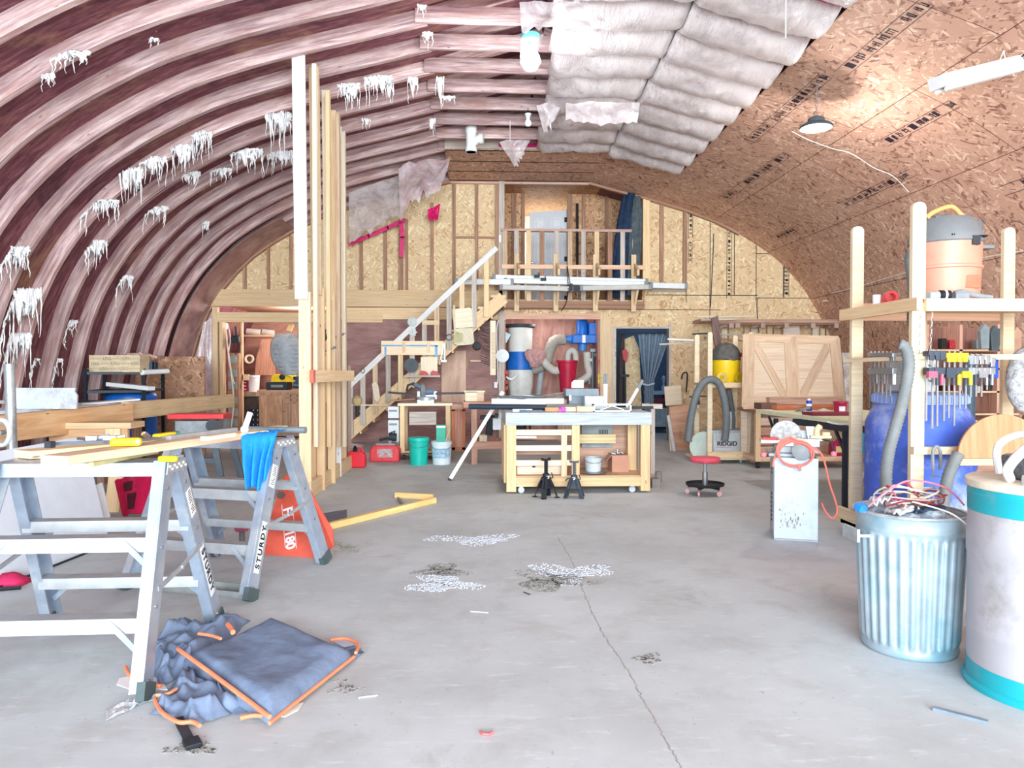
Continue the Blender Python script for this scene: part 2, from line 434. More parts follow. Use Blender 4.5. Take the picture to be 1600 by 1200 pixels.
m = MB(); m.box(CX-KX-.02, CX+KX, ya-.02, ya+.02, KZ, KZ+.2); struct(m, 'trim_1', GREYW)
# printed grade stamps on the lining
INK = pm('#2c2230', .8)
def stamp(p0, p1, wd=.13, dens=1.0, parent=wr):
    a = A(*p0); b = A(*p1); sa = arc_at(a.x-CX, a.z); sb = arc_at(b.x-CX, b.z); s = (sa+sb)/2; ya, yb = sorted((a.y, b.y)); m = MB(); rnd = random.Random(int(s*1000)+int(ya*100))
    def quad(y0, y1, s0, s1):
        p, q = on_arc(s0, 1, .0125), on_arc(s1, 1, .0125)
        m.add([(p.x, y0, p.z), (p.x, y1, p.z), (q.x, y1, q.z), (q.x, y0, q.z)], [(0, 3, 2, 1)])
    y = ya
    for e in (0, wd): quad(ya, yb, s+e, s+e+.006)
    while y < yb-.12:
        wdt = rnd.uniform(.05, .12)
        if rnd.random() < .12*dens: quad(y, y+wdt*.9, s+.02, s+wd-.02)
        elif rnd.random() < .82:
            k = rnd.randint(2, 4)
            for j in range(k):
                yy = y+wdt*j/k; quad(yy, yy+rnd.uniform(.008, .018), s+.015+rnd.random()*.02, s+wd-.015-rnd.random()*.03)
            for j in range(rnd.randint(1, 3)):
                ss = s+.02+rnd.random()*(wd-.05); quad(y, y+wdt*.7, ss, ss+rnd.uniform(.008, .016))
        y += wdt+rnd.uniform(.01, .05)
    o = part(m, 'printed_stamp', INK, parent); o['label'] = 'row of black printed marks on strand board'
for a, b, wd_ in [((1440, 0), (1300, 108), .14), ((1290, 116), (1155, 215), .14), ((1228, 238), (1122, 305), .13), ((1600, 82), (1540, 112), .13), ((1485, 155), (1372, 218), .13),
            ((1600, 275), (1560, 292), .13), ((1420, 262), (1345, 300), .12), ((1240, 352), (1205, 372), .1), ((1360, 290), (1310, 318), .12)]: stamp(a, b, wd_)

# ---- ribs and collar ties
YR = [YB-.05-.614*k for k in range(0, 34)]
def rib_half(m, side, smax, y, w=.066):
    pin = []; pout = []
    for i, p in enumerate(PRS):
        if ARC[i] > smax: break
        q = p+NRM[i]*.16; pin.append(V((CX+side*p.x, y, p.z))); pout.append(V((CX+side*q.x, y, max(q.z, 0))))
    vs = []; fs = []; us = []; o = random.random()*10
    for a, b in zip(pin, pout): vs += [a+V((0, -w/2, 0)), a+V((0, w/2, 0)), b+V((0, w/2, 0)), b+V((0, -w/2, 0))]
    for i in range(len(pin)-1):
        for k in range(4):
            k2 = (k+1) % 4; q = (4*i+k, 4*(i+1)+k, 4*(i+1)+k2, 4*i+k2); fs.append(q if side > 0 else q[::-1])
            wv = .085 if k in (0, 2) else .17
            u = [(ARC[i]+o, k*.3), (ARC[i+1]+o, k*.3), (ARC[i+1]+o, k*.3+wv), (ARC[i]+o, k*.3+wv)]; us.append(u if side > 0 else u[::-1])
    fs += [(0, 1, 2, 3), (4*len(pin)-1, 4*len(pin)-2, 4*len(pin)-3, 4*len(pin)-4)]; us += [[(0, 0)]*4]*2
    m.add(vs, fs, us)
    m.beam((CX+side*1.25, y, KZ+.1), (CX, y, 5.34), w*.9, .15)
for k, y in enumerate(YR):
    m = MB(); rib_half(m, -1, 99, y); rib_half(m, 1, 2.2, y)
    struct(m, 'trim_%d' % (k+2), MAUVE)
    m = MB(); m.box(CX-KX-.12, CX+KX+.1, y-.072, y-.034, KZ-.01, KZ+.155); struct(m, 'trim_%d' % (k+110), MAUVE)
shell(-1, 3.0, -.005, 12.75, YB-.02, pm('#a67c7e', .5, var=.3, scale=1.5, dirt='#c9aaa2'), 'wall_left_end', 'smooth dusty maroon boards over the last bays of the left wall', th=.01, capridge=False).name = 'wall_left.001'
# ---- back wall
def bx(px): return (px-748)/FPX*YB
def bz(py): return CAMZ+(580-py)/FPX*YB
def wallstrip(m, x0, x1, z0, z1, y, th=.03, arch=True, dz=0):
    n = max(1, int((x1-x0)/.12))
    top = lambda x: min(z1, archz(x-CX)+dz) if arch else z1
    poly = [(x0, y, z0), (x1, y, z0)]+[(x1+(x0-x1)*i/n, y, max(z0+.001, top(x1+(x0-x1)*i/n))) for i in range(n+1)]
    m.prism(poly, (0, th, 0))
XL, XR = CX-6.2, CX+6.2
m = MB(); wallstrip(m, XL, bx(783), 2.75, 5, YB); struct(m, 'wall_back', OSB_W, 'pale strand board sheathing on the upper back wall')
WB = OSB_W
m = MB()
wallstrip(m, bx(1006), XR, bz(486), 5, YB); wallstrip(m, bx(783), bx(955), bz(494), bz(468), YB); wallstrip(m, bx(955), bx(1006), bz(486), bz(468), YB)
wallstrip(m, bx(955), XR, bz(513), bz(486), YB); wallstrip(m, bx(943), bx(964), 0, bz(513), YB); wallstrip(m, bx(1047), XR, 0, bz(513), YB)
struct(m, 'wall_right_back', WB, 'pale strand board on the back wall around the doorway').name = 'wall_back.001'
# seams of the sheets
m = MB()
for px, a, b in ((1075, 312, 470), (1113, 335, 500), (1152, 355, 460), (1187, 362, 468), (1232, 398, 464)):
    m.box(bx(px)-.006, bx(px)+.006, YB-.004, YB, bz(b), bz(a))
for py, a, b in ((460, 1010, 1190), (464, 1187, 1290), (483, 960, 1130), (394, 1187, 1235)):
    m.box(bx(a), bx(b), YB-.004, YB, bz(py)-.006, bz(py)+.006)
struct(m, 'trim_70', INK)
def wstamp(px, y0, y1, w=7):
    m = MB(); rnd = random.Random(px); y = y0
    for e in (0, w): m.box(bx(px+e)-.004, bx(px+e)+.004, YB-.004, YB, bz(y1), bz(y0))
    while y < y1-4:
        h = rnd.uniform(3, 6)
        for j in range(rnd.randint(2, 3)):
            yy = y+h*j/3; m.box(bx(px+1.5), bx(px+w-1.5), YB-.005, YB-.001, bz(yy+.8), bz(yy))
        m.box(bx(px+rnd.uniform(2, 4)), bx(px+w-1.5), YB-.005, YB-.001, bz(y+h*.8), bz(y)) if rnd.random() < .3 else None
        y += h+rnd.uniform(1, 3)
    o = struct(m, 'trim_71', INK, 'vertical row of black printed marks on strand board')
wstamp(1078, 314, 370); wstamp(1078, 376, 410, 6); wstamp(1140, 335, 466); wstamp(1231, 400, 462, 9)
m = MB(); wallstrip(m, bx(540), bx(787), 0, 2.55, YB, arch=False); struct(m, 'wall_stair', REDPLY, 'reddish plywood wall behind the stair').name = 'wall_back.002'
# loft beam, left
m = MB(); m.box(bx(336), bx(790), YB-.10, YB-.02, bz(481), bz(455)); struct(m, 'trim_80', PINE2, 'long solid timber beam at the loft floor', bevel=.004)
m = MB(); m.box(bx(342), bx(600), YB-.07, YB-.02, bz(505), bz(490)); struct(m, 'trim_81', PINE2, bevel=.003)
m = MB(); m.box(bx(342), bx(350), YB-.08, YB+.02, 0, bz(482)); struct(m, 'trim_82', PINE); m = MB(); m.box(bx(545), bx(790), YB-.06, YB-.01, bz(500), bz(482)); struct(m, 'trim_83', PINE2)
m = MB(); m.box(bx(352), bx(357), YB-.06, YB+.1, 0, bz(500)); struct(m, 'trim_89', PINE2)
# left return beside the shop room + far left board
m = MB(); wallstrip(m, XL, bx(342), 0, 2.6, YB, arch=True); struct(m, 'wall_left_back', pm('#c7a39c', .45, var=.3, scale=3), 'dusty pink film over the far left corner of the back wall').name = 'wall_back.003'
# studs in front of the upper wall
def stud(px, y0, y1, w=5, m_=None, d=.05, n=None):
    m = MB(); m.box(bx(px-w/2), bx(px+w/2), YB-d-.003, YB-.003, bz(y1), bz(y0)); return struct(m, 'trim_%d' % (n or 90), m_ or BROWNW)
for px, t, w_ in ((390, 412, 5), (426, 388, 4), (460, 372, 4), (567, 372, 5), (604, 360, 5), (628, 345, 7), (637, 345, 4), (676, 320, 5), (710, 286, 5), (745, 286, 5), (778, 286, 9)): stud(px, t, 456, w_)
for px, t, b in ((1035, 294, 440), (1072, 312, 455)): stud(px, t, b, 6, BROWNW)
m = MB(); m.box(bx(1018), bx(1072), YB-.06, YB-.003, bz(455), bz(450)); struct(m, 'trim_91', GREYW)
m = MB(); m.box(bx(712), bx(776), YB-.05, YB-.003, bz(374), bz(371)); struct(m, 'trim_92', BROWNW)
stud(1010, 288, 440, 11, PINE2, .09)
# top plates following the arch
for side in (-1, 1):
    m = MB()
    for i in range(0, len(PRS)-8, 3):
        a, b = PRS[i], PRS[min(i+3, len(PRS)-1)]
        if side > 0 and a.x > 4.0: break
        m.beam((CX+side*a.x, YB-.05, a.z-.03), (CX+side*b.x, YB-.05, b.z-.03), .09, .045)
    struct(m, 'trim_93', BROWNW)
m = MB(); m.box(CX-KX, CX+KX, YB-.08, YB-.003, KZ-.06, KZ-.02); struct(m, 'trim_94', wood('#c49a8c', '#e0bba8'))
# posts and header of the dust collector niche
m = MB(); m.box(bx(779), bx(788), YB-.1, YB+.02, 0, bz(286)); struct(m, 'trim_95', GREYW, 'tall grey weathered post at the stair head', bevel=.003)
m = MB(); m.box(bx(788), bx(940), YB-.06, YB+.01, bz(499), bz(490)); struct(m, 'trim_96', wood('#d69d86', '#edc2a9'), bevel=.003)
m = MB(); m.box(bx(938), bx(956), YB-.07, YB+.03, 0, bz(489)); struct(m, 'trim_97', PINE, 'light timber post between niche and doorway', bevel=.003)
m = MB(); m.box(bx(956), bx(962), YB-.04, YB+.12, 0, bz(513)); m.box(bx(1047), bx(1051), YB-.04, YB+.12, 0, bz(505)); m.box(bx(956), bx(1051), YB-.03, YB+.12, bz(513), bz(510)); struct(m, 'trim_98', GREYW)
# niche box, shop room, door room
NI = wood('#a1726b', '#c89a8d', knots=True, gs=4)
m = MB(); m.box(bx(770), bx(950), YB+1.15, YB+1.2, 0, 2.6); m.box(bx(787), bx(790), YB+.03, YB+1.15, 0, 2.6); m.box(bx(936), bx(939), YB+.03, YB+1.15, 0, 2.6); m.box(bx(770), bx(950), YB+.03, YB+1.2, 2.42, 2.46)
struct(m, 'wall_niche', NI, 'red brown plywood lining of the dust collector niche').name = 'wall_back.004'
YRM = 17.0
m = MB(); m.box(XL, bx(560)+.2, YRM, YRM+.05, 0, 2.7); m.box(bx(560)+.2, bx(560)+.25, YB+.04, YRM, 0, 2.7); struct(m, 'wall_room', wood('#84574c', '#a9796a', gs=4), 'brown plywood back wall of the shop room').name = 'wall_back.005'
m = MB(); m.box(XL, bx(560)+.2, YB+.03, YRM, 2.62, 2.66); struct(m, 'ceiling_room', BROWNW).name = 'ceiling.002'
m = MB(); m.box(bx(945), 5.2, YRM-.6, YRM-.55, 0, 2.5); m.box(5.2, 5.25, YB+.03, YRM-.55, 0, 2.5); m.box(bx(945), 5.2, YB+.03, YRM-.55, 2.45, 2.5); struct(m, 'wall_door_room', pm('#3d5573', .6), 'dark blue wall of the room beyond the doorway').name = 'wall_back.006'
m = MB(); m.box(bx(945), bx(945)+.03, YB+.03, YRM-.55, 0, 2.45); struct(m, 'wall_door_side', OSB_W).name = 'wall_back.007'
# upper recess
YU = YB+1.2
def ux(px): return (px-748)/FPX*YU
def uz(py): return CAMZ+(580-py)/FPX*YU
REC = osb('#8f6044', '#cf9f79', '#efc9a0')
m = MB(); ZL = 2.62
d0, d1 = ux(820), ux(888)
m.box(ux(783)-.35, d0, YU, YU+.04, ZL, 4.95); m.box(d1, ux(1005)+.3, YU, YU+.04, ZL, 4.95); m.box(d0, d1, YU, YU+.04, uz(293), 4.95)
m.box(bx(783)-.05, bx(783), YB, YU, ZL, 4.95); m.box(bx(1005), bx(1005)+.05, YB, YU, ZL, 4.95)
struct(m, 'wall_landing', REC, 'reddish strand board behind the loft landing').name = 'wall_back.008'
m = MB(); m.box(bx(783)-.05, bx(1005)+.05, YB+.02, YU+2.2, 4.93, 4.96); struct(m, 'ceiling_landing', REC).name = 'ceiling.003'
m = MB(); m.box(bx(783), bx(1005), YB-.2, YU+2.2, ZL-.14, ZL); struct(m, 'floor_landing', BROWNW).name = 'floor.001'
for px, w_ in ((803, 7), (817, 5), (890, 8), (912, 5), (948, 5)):
    m = MB(); m.box(ux(px-w_/2), ux(px+w_/2), YU-.06, YU-.003, ZL, 4.9); struct(m, 'trim_100', BROWNW)
m = MB(); m.box(-.5, 3.2, YU+2.2, YU+2.25, ZL, 4.95); m.box(ux(800), ux(800)+.04, YU+.05, YU+2.2, ZL, 4.95); m.box(ux(930), ux(930)+.04, YU+.05, YU+2.2, ZL, 4.95); struct(m, 'wall_loft_room', pm('#dfe6dc', .8), 'pale green white wall of the loft room').name = 'wall_back.009'
# closing gable far behind (outside skin)
m = MB(); wallstrip(m, XL-.2, XR+.2, 0, 5.6, YB+3.85, arch=False); struct(m, 'wall_outer', SHEATH).name = 'wall_back.010'
# loft door leaf, six panels
dr = MB(); W_ = d1-d0-.1; H_ = 2.0
drr = bpy.data.objects.new('door_1', None); COL.objects.link(drr); drr.location = (d1-.02, YU+.06, ZL); drr.rotation_euler = (0, 0, -.32); tag(drr, 'white six panel door standing ajar in the loft', None, None, 'structure')
dr.box(-W_, 0, 0, .035, 0, H_); part(dr, 'door_leaf', pm('#dfe1e8', .5, var=.03), drr)
pn = MB()
for cx_ in (.28, .72):
    for z0, z1 in ((.2, .78), (.92, 1.5), (1.62, 1.86)):
        a, b = -W_*cx_-W_*.15, -W_*cx_+W_*.15
        for q in ((a, b, z0, z0+.02), (a, b, z1-.02, z1), (a, a+.02, z0, z1), (b-.02, b, z0, z1)): pn.box(q[0], q[1], -.012, 0, q[2], q[3])
        pn.box(a+.05, b-.05, -.008, 0, z0+.05, z1-.05)
part(pn, 'door_panel', pm('#eef0f5', .5, var=.03), drr)
h = MB(); h.tube([(-.93*W_, 0, .95), (-.93*W_, -.05, .95)], .012); h.lathe([(0.0, .03), (.028, .02), (.028, -.01), (0, -.02)], (-.93*W_, -.06, .95), 12, axis=(0, 1, 0)); part(h, 'door_handle', CHROME, drr, smooth=True)
for z in (.2, 1.0, 1.8):
    h = MB(); h.box(-.05, .01, -.012, .0, z-.05, z+.05); part(h, 'hinge', BLACK, drr)

# unseen fill lights added to brighten the far end and its rooms
lamp('room_fill', (-3.6, 15.2, 2.45), 90, .15); lamp('niche_fill', (1.2, YB+.35, 2.3), 8, .1); lamp('door_room_fill', (3.9, 15.2, 2.3), 14, .15, (.6, .78, 1))
lamp('loft_room_fill', (ux(850), YU+1.6, 4.2), 16, .2)
# ================================================================ UNDER THE ROOF
# insulation batts: pillows between ribs
BATT = None
def batt_mat():
    t = NT('insulation_film'); v = t.coords(); f = t.noise(v, 3, 6, .65, .5); g = t.noise(t.coords(loc=(3, 1, 0)), 1.3, 6, .7, .4)
    r = t.ramp(f, [(.3, lin('#b9aaac')), (.5, lin('#dacdcd')), (.8, lin('#e9e0df'))])
    r = t.mix(t.ramp(g, [(.57, W4(0)), (.66, W4(.75))]), r, lin('#8e6668'))
    t.base(r); t.set(.32, Coat__Weight=.25); t.bump(t.noise(t.coords('Object', (2.5, .8, 1)), 9, 6, .65, 1.5), .8, .03); return t.m
BATT = batt_mat()
def batt(y, y2, s_from, s_to, flat, seed, lab):
    def fn(u, v):
        yy = y+(y2-y)*v; bulge = .13*math.sin(PI*min(1, max(0, v)))**.6
        n = .035*noise.noise(V((u*5+seed*3, v*1.5, seed)))+.02*noise.noise(V((u*17, v*4, seed*2.)))
        if flat:
            x = s_from+(s_to-s_from)*u; e = min(1, (1-u)*14+.6, u*10+.3)
            return V((CX+x, yy, KZ+.03-(bulge+n)*e))
        s = s_from+(s_to-s_from)*u; e = min(1, u*14+.6)
        p = on_arc(s, 1, .012+(bulge+n)*e); p.y = yy; return p
    m = MB(); m.grid(fn, 26, 10)
    o = solo(m, 'insulation_batt', BATT, lab, 'insulation', 'wrapped insulation batts', smooth=180)
    sm = o.modifiers.new('thickness', 'SOLIDIFY'); sm.thickness = .02; sm.offset = 0
ys = [y for y in YR if y < 12.0 and y > 4.2]
for k in range(len(ys)-1):
    a, b = ys[k+1]+.005, ys[k]-.005
    if b > 11.74: b = 11.74
    wl = [.15, .1, .15, .1, .08, .05, .0, -.05, -.28, -.3, -.3, -.3, -.3][min(k, 12)]
    batt(a, b, wl, KX, True, k*2+1, 'film-wrapped insulation batt across the collar ties, %s bay out from the ceiling boards' % ORD[k])
    batt(a, b, 0.0, S_EDGE+.06, False, k*2+2, 'film-wrapped insulation batt sloping down to the strand board, %s bay out from the ceiling boards' % ORD[k])
# pink film along the batts' ends
HOT = pm('#e01e6e', .35, var=.3, scale=20)
for (a, b, dn, lb) in (((1255, 0), (1306, 12), 6, 'bright pink tape strip at the top edge of the strand board lining'),):
    p, q = A(*a), A(*b); m = MB(); m.grid(lambda u, v: p.lerp(q, u)+V((0, 0, -.03-v*.03))+V((0, -.25*v, 0)), 8, 3, .004); solo(m, 'tape_strip', HOT, lb, 'tape')
m = MB(); m.grid(lambda u, v: V((CX-.45+1.6*u, 11.72, KZ+.02+.06*v+.01*noise.noise(V((u*9, v, 1))))), 20, 2, .004)
solo(m, 'tape_strip', HOT, 'bright pink tape along the top of the end ceiling board', 'tape')
# loose plastic sheets
def film_mat(col, alpha, name='plastic_film'):
    t = NT(name); v = t.coords(); f = t.noise(v, 4, 6, .65, 1.0)
    t.base(t.ramp(f, [(.3, lin(col)), (.7, lin('#f6eef0'))])); t.set(.14, Coat__Weight=.6)
    al = t.math('ADD', t.math('MULTIPLY', f, .5), alpha-.25); t.l(al, t.b.inputs['Alpha']); t.bump(f, .9, .03); return t.m
FILM = film_mat('#c9b3b4', .62); FILMP = film_mat('#d8a9b6', .72)
def film(poly4, name, mt, lab, cat, sag=.1, seed=1, nu=18, nv=14, grp=None, wob=.05):
    a, b, c, d = [V(p) for p in poly4]; rnd = random.Random(seed); ph = [rnd.uniform(0, 6) for _ in range(40)]
    nr = (b-a).cross(d-a).normalized()
    def fn(u, v):
        p = a.lerp(b, u).lerp(d.lerp(c, u), v)
        k = noise.noise(V((u*4, v*2.5, seed*7.1)))+.5*noise.noise(V((u*11+2, v*4, seed)))
        e = v*(.25 if v > .99 else 0)*noise.noise(V((u*9, 0, seed)))
        return p+nr*(sag*math.sin(PI*u)*v+wob*k)+(d-a)*e
    m = MB(); m.grid(fn, nu, nv); o = solo(m, name, mt, lab, cat, grp, smooth=180); return o
film([P(545, 300, 12.6), P(640, 268, 12.3), P(632, 335, 12.9), P(545, 382, 13.3)], 'plastic_sheet', FILM, 'clear plastic vapour sheet hanging below the last ribs above the stair wall', 'plastic sheet', .1, 2)
film([P(622, 262, 12.0), P(706, 245, 12.0), P(688, 300, 12.6), P(625, 338, 12.9)], 'plastic_sheet', FILMP, 'crumpled pink plastic sheet bunched under the roof beside the loft ceiling', 'plastic sheet', .18, 5, wob=.12)
for (pts, lb, w_) in (([(545, 382), (575, 369), (605, 356), (632, 344)], 'bright pink tape edging the hanging clear plastic sheet', .07), ([(626, 345), (629, 370), (627, 400)], 'bright pink tape strip hanging down over the studs', .08)):
    pp = [P(x, y, 13.55) for x, y in pts]; m = MB()
    for i in range(len(pp)-1): m.beam(pp[i], pp[i+1]+(pp[i+1]-pp[i]).normalized()*.02, .01, w_, up=(0, 0, 1) if len(pp) == 4 else (1, 0, 0))
    solo(m, 'tape_strip', HOT, lb, 'tape')
film([P(668, 328, 13.2), P(688, 318, 13.2), P(684, 345, 13.3), P(670, 345, 13.3)], 'plastic_sheet', HOT, 'small wad of pink film under the crumpled sheet', 'plastic sheet', .05, 4, 8, 6)
film([P(780, 222, 11.3), P(835, 205, 11.3), P(822, 232, 11.3), P(805, 262, 11.3)], 'plastic_sheet', FILM, 'torn flap of translucent plastic beside the white vent pipe', 'plastic sheet', .1, 9, 10, 8)
film([P(838, 165, 9.6), P(885, 150, 9.6), P(868, 185, 9.6), P(850, 208, 9.6)], 'plastic_sheet', FILM, 'peeling plastic flap at the left edge of the insulation', 'plastic sheet', .08, 11, 10, 8)
film([P(884, 160, 9.4), P(1000, 160, 9.4), P(996, 190, 9.3), P(884, 188, 9.3)], 'plastic_sheet', FILM, 'pale plastic band hanging across the insulation batts', 'plastic sheet', .06, 12, 16, 6)
film([P(812, 5, 5.9), P(905, 0, 5.9), P(925, 45, 6.1), P(815, 50, 6.1)], 'plastic_sheet', FILM, 'greyish plastic sheet over the nearest insulation batts', 'plastic sheet', .06, 13, 16, 8)
film([P(815, 60, 6.8), P(850, 55, 6.8), P(835, 100, 7.2), P(812, 88, 7.2)], 'plastic_sheet', FILM, 'grey plastic scrap hanging just above the lit bulb', 'plastic sheet', .05, 14, 8, 6)
# left lower wall film
film([V((-5.0, YB-.15, 2.2)), V((-4.86, YB-.12, 2.3)), V((-4.86, YB-.12, .2)), V((-5.4, YB-.2, .2))], 'plastic_sheet', film_mat('#d9b5b8', .75), 'shiny pink tinted plastic film stapled beside the shop room opening', 'plastic sheet', .02, 21, 10, 14, wob=.03)
# torn white insulation scraps on the ribs
FLUFF = pm('#f1ebea', .9, var=.1, scale=20, bump=.8)
def scrap(px, py, w_, h_, seed, lab, strands=9):
    rnd = random.Random(seed); c = A(px, py, .04); s = c.y/FPX; m = MB()
    def blob(o, wx, hz):                 # thin torn thread
        pts = []; n = 7; q = V(o)
        for i in range(n+1):
            pts.append(V(q)); q = q+V((rnd.uniform(-.35, .35)*wx, rnd.uniform(-.012, .012), -hz/n*rnd.uniform(.6, 1.4)))
        m.tube(pts, [max(.002, min(.016, wx*.42)*(1-.85*(i/n))*rnd.uniform(.3, 1.3)) for i in range(n+1)], 5)
    for i in range(strands):
        t = i/max(1, strands-1)-.5
        o = c+V((t*w_*s*.9+rnd.uniform(-.2, .2)*w_*s/strands, rnd.uniform(-.03, .03), -abs(t)*w_*s*.25*rnd.random()))
        o.z = min(o.z, archz(o.x-CX)-.02); blob(o, w_*s/strands*.8, h_*s*rnd.uniform(.4, 1.0))
    nu = max(10, int(w_*.9)); Ls = [rnd.random()**1.6 for _ in range(nu+1)]; Ts = [rnd.random() for _ in range(nu+1)]
    def rag(u, v):
        k = min(nu, int(u*nu+.5)); env = max(.08, 1-(2*u-1)**2); L = h_*s*(.12+.62*Ls[k]*env); x = (u-.5)*w_*s
        q = c+V((x+.012*math.sin(v*9+k)*v, .035*noise.noise(V((u*6, v*4, seed))), h_*s*.06*(Ts[k]-.5)-v*L)); q.z = min(q.z, archz(q.x-CX)-.03); return q
    m.grid(rag, nu, 7, .008)
    solo(m, 'insulation_scrap', FLUFF, lab, 'insulation scrap', 'torn insulation scraps on the left ribs', smooth=180)
SC = [(205, 262, 36, 75, 'largest white insulation rag hanging from the left ribs', 8), (240, 245, 40, 44, 'ragged white scrap just right of the largest hanging rag', 8), (285, 225, 38, 55, 'tangle of white insulation threads below a middle rib', 9),
      (315, 205, 32, 60, 'white stringy scrap right of the tangled threads', 8), (300, 268, 26, 36, 'small double-pronged white scrap under the thread tangle', 5), (155, 312, 60, 36, 'long low white scrap smeared along a rib', 10), (245, 322, 36, 34, 'bent white scrap on the rib below the largest rag', 7),
      (345, 262, 34, 26, 'short fringe of white fluff right of mid arch', 8), (385, 232, 50, 40, 'wide pale fringe of fluff left of the tall boards', 9), (435, 175, 40, 80, 'long grey-white threads hanging beside the tall boards', 7), (440, 235, 60, 40, 'pale fringe beside the tall boards, below the long threads', 11),
      (322, 345, 10, 28, 'lone small white drip hanging under the arch centre', 3), (150, 375, 34, 45, 'white hooked scrap midway down the left arch', 6), (195, 430, 26, 46, 'white bird-shaped scrap low on the left arch', 5), (110, 500, 22, 24, 'tiny white scrap low on the arch above the timber', 4),
      (20, 385, 50, 60, 'white torn insulation clump at the far left above the big clump', 9), (28, 450, 70, 90, 'big white insulation clump at the far left arch', 12), (18, 520, 60, 80, 'white shredded clump above the white moulded board', 11), (90, 560, 16, 24, 'white flake clinging beside the metal post', 4),
      (55, 560, 14, 22, 'white flake just above the white moulded board', 3), (545, 130, 34, 44, 'white stringy scrap just right of the tall boards', 8), (590, 118, 44, 42, 'broad white scrap hanging from the upper ribs', 9), (608, 122, 12, 60, 'long white thread hanging from the upper ribs', 3),
      (645, 120, 14, 46, 'thin white thread left of the rib kink', 3), (668, 50, 16, 30, 'white wisp at the rib kink near the top', 4), (688, 120, 10, 60, 'long white wisp hanging at the rib kink', 3), (676, 185, 10, 32, 'short white wisp at the kink below the long one', 3),
      (572, 185, 12, 20, 'tiny white wisp among the middle ribs right of the boards', 3), (660, 8, 12, 22, 'white wisp at the top of the frame left of the kink', 3), (110, 80, 60, 34, 'white fringe high on the near left ribs', 10), (240, 60, 14, 16, 'tiny wisp on the near upper rib', 3), (75, 115, 20, 26, 'pale shred on the near left rib', 5), (700, 150, 22, 14, 'pale shred lying on a collar tie end', 4)]
for i, (x, y, w_, h_, lb, n) in enumerate(SC): scrap(x, y, w_, h_, i+3, lb, n)
# lit bulb, spare bulb, vent pipe
def bulb(px, py, Y, r, zt, lab, lit):
    c = P(px, py, Y); t = thing('bulb_lamp', lab, 'lamp', (c.x, c.y, c.z))
    m = MB(); m.lathe([(0, -r), (r*.6, -r*.85), (r, -r*.2), (r*.85, r*.4), (r*.45, r*.95), (r*.35, r*1.3)], n=20)
    g = pm('#ffffff', .3, var=0, emis=14 if lit else 0) if lit else pm('#f3f3f3', .2, var=0); part(m, 'glass_globe', g, t, smooth=True)
    m = MB(); m.lathe([(r*.5, r*1.2), (r*.6, r*1.3), (r*.6, r*2.0), (r*.9, r*2.1), (r*.9, r*2.4), (0, r*2.4)], n=16); part(m, 'socket', pm('#6fc7cf', .5) if lit else WHITE, t, smooth=True)
    if zt > c.z+r*2.4:
        m = MB(); m.cyl((0, 0, r*2.4), (0, 0, zt-c.z), .006, n=6); part(m, 'cord', BLACK, t)
    return c
c = bulb(829, 94, 7.5, .105, KZ-.02, 'large round lit bulb under the collar ties beside the insulation', True)
lamp('bulb_light', (c.x, c.y, c.z-.3), 38, .12, (.85, .95, 1.0))
bulb(825, 192, 9.9, .05, KZ-.02, 'small unlit white bulb near the white vent pipe', False)
t = thing('vent_pipe', 'white plastic pipe with a side branch hanging from the collar ties', 'pipe', P(736, 210, 10.9))
WP = pm('#eceeec', .35, var=.04)
m = MB(); m.cyl((0, 0, -.26), (0, 0, .30), .075, n=20); m.cyl((0, 0, -.26), (0, 0, -.2), .088, n=20); m.cyl((0, 0, .02), (0, 0, .1), .086, n=20); part(m, 'pipe_body', WP, t, smooth=True)
m = MB(); m.tube([(0, 0, -.15), (.09, -.03, -.08), (.17, -.05, -.07)], .06, 14); m.cyl((.12, -.04, -.073), (.18, -.05, -.07), .075, n=16); part(m, 'side_branch', WP, t, smooth=True)
m = MB(); m.box(-.25, .25, -.1, .1, .28, .3); part(m, 'mounting_plate', GREYW, t)
# pull strings
for px, y0, Y, lb in ((797, 185, 10.5, 'thin white pull string left of the small bulb'), (1228, 0, 6.2, 'thin cord hanging from the insulation near the strand board')):
    a = P(px, y0, Y); m = MB(); m.cyl((a.x, Y, KZ+.02 if px < 900 else archz(a.x-CX)), (a.x, Y, P(px, y0+(35 if px < 900 else 60), Y).z), .005, n=5); solo(m, 'pull_string', CABLEW, lb, 'string')
# pendant high-bay lamp
top = A(1277, 128); c = P(1275, 200, top.y)
t = thing('pendant_lamp', 'round black-rimmed pendant lamp hanging on a chain below the strand board', 'lamp', c)
m = MB(); m.lathe([(.13, .0), (.165, -.005), (.175, .01), (.15, .035), (.09, .05), (.085, .10), (.06, .115), (0, .115)], n=36); part(m, 'lamp_housing', pm('#4a5358', .5), t, smooth=True)
m = MB(); m.lathe([(0, -.003), (.128, -.003), (.13, .003), (0, .003)], n=32); part(m, 'lens', pm('#fbfdff', .3, var=0, emis=1.6), t)
def chain(m, a, b, r=.012, wr_=.003, pitch=.03):
    a, b = V(a), V(b); n = max(2, int((b-a).length/pitch)); d = (b-a).normalized(); s1 = d.orthogonal().normalized(); s2 = d.cross(s1)
    for i in range(n):
        c = a.lerp(b, (i+.5)/n); sd = s1 if i % 2 else s2
        m.tube([c+sd*(r*.6*math.cos(q*PI/3))+d*(pitch*.62*math.sin(q*PI/3)) for q in range(6)], wr_, 5, closed=True)
m = MB(); chain(m, (0, 0, .115), top-c, .02, .005, .05); part(m, 'chain', CHROME, t)
lamp('pendant_light', c+V((0, 0, -.1)), 60, .12, (1, .98, .95))
pts = [A(x, y, .05) for x, y in ((1237, 205), (1262, 218), (1300, 232), (1330, 240), (1365, 262), (1395, 275), (1420, 300))]
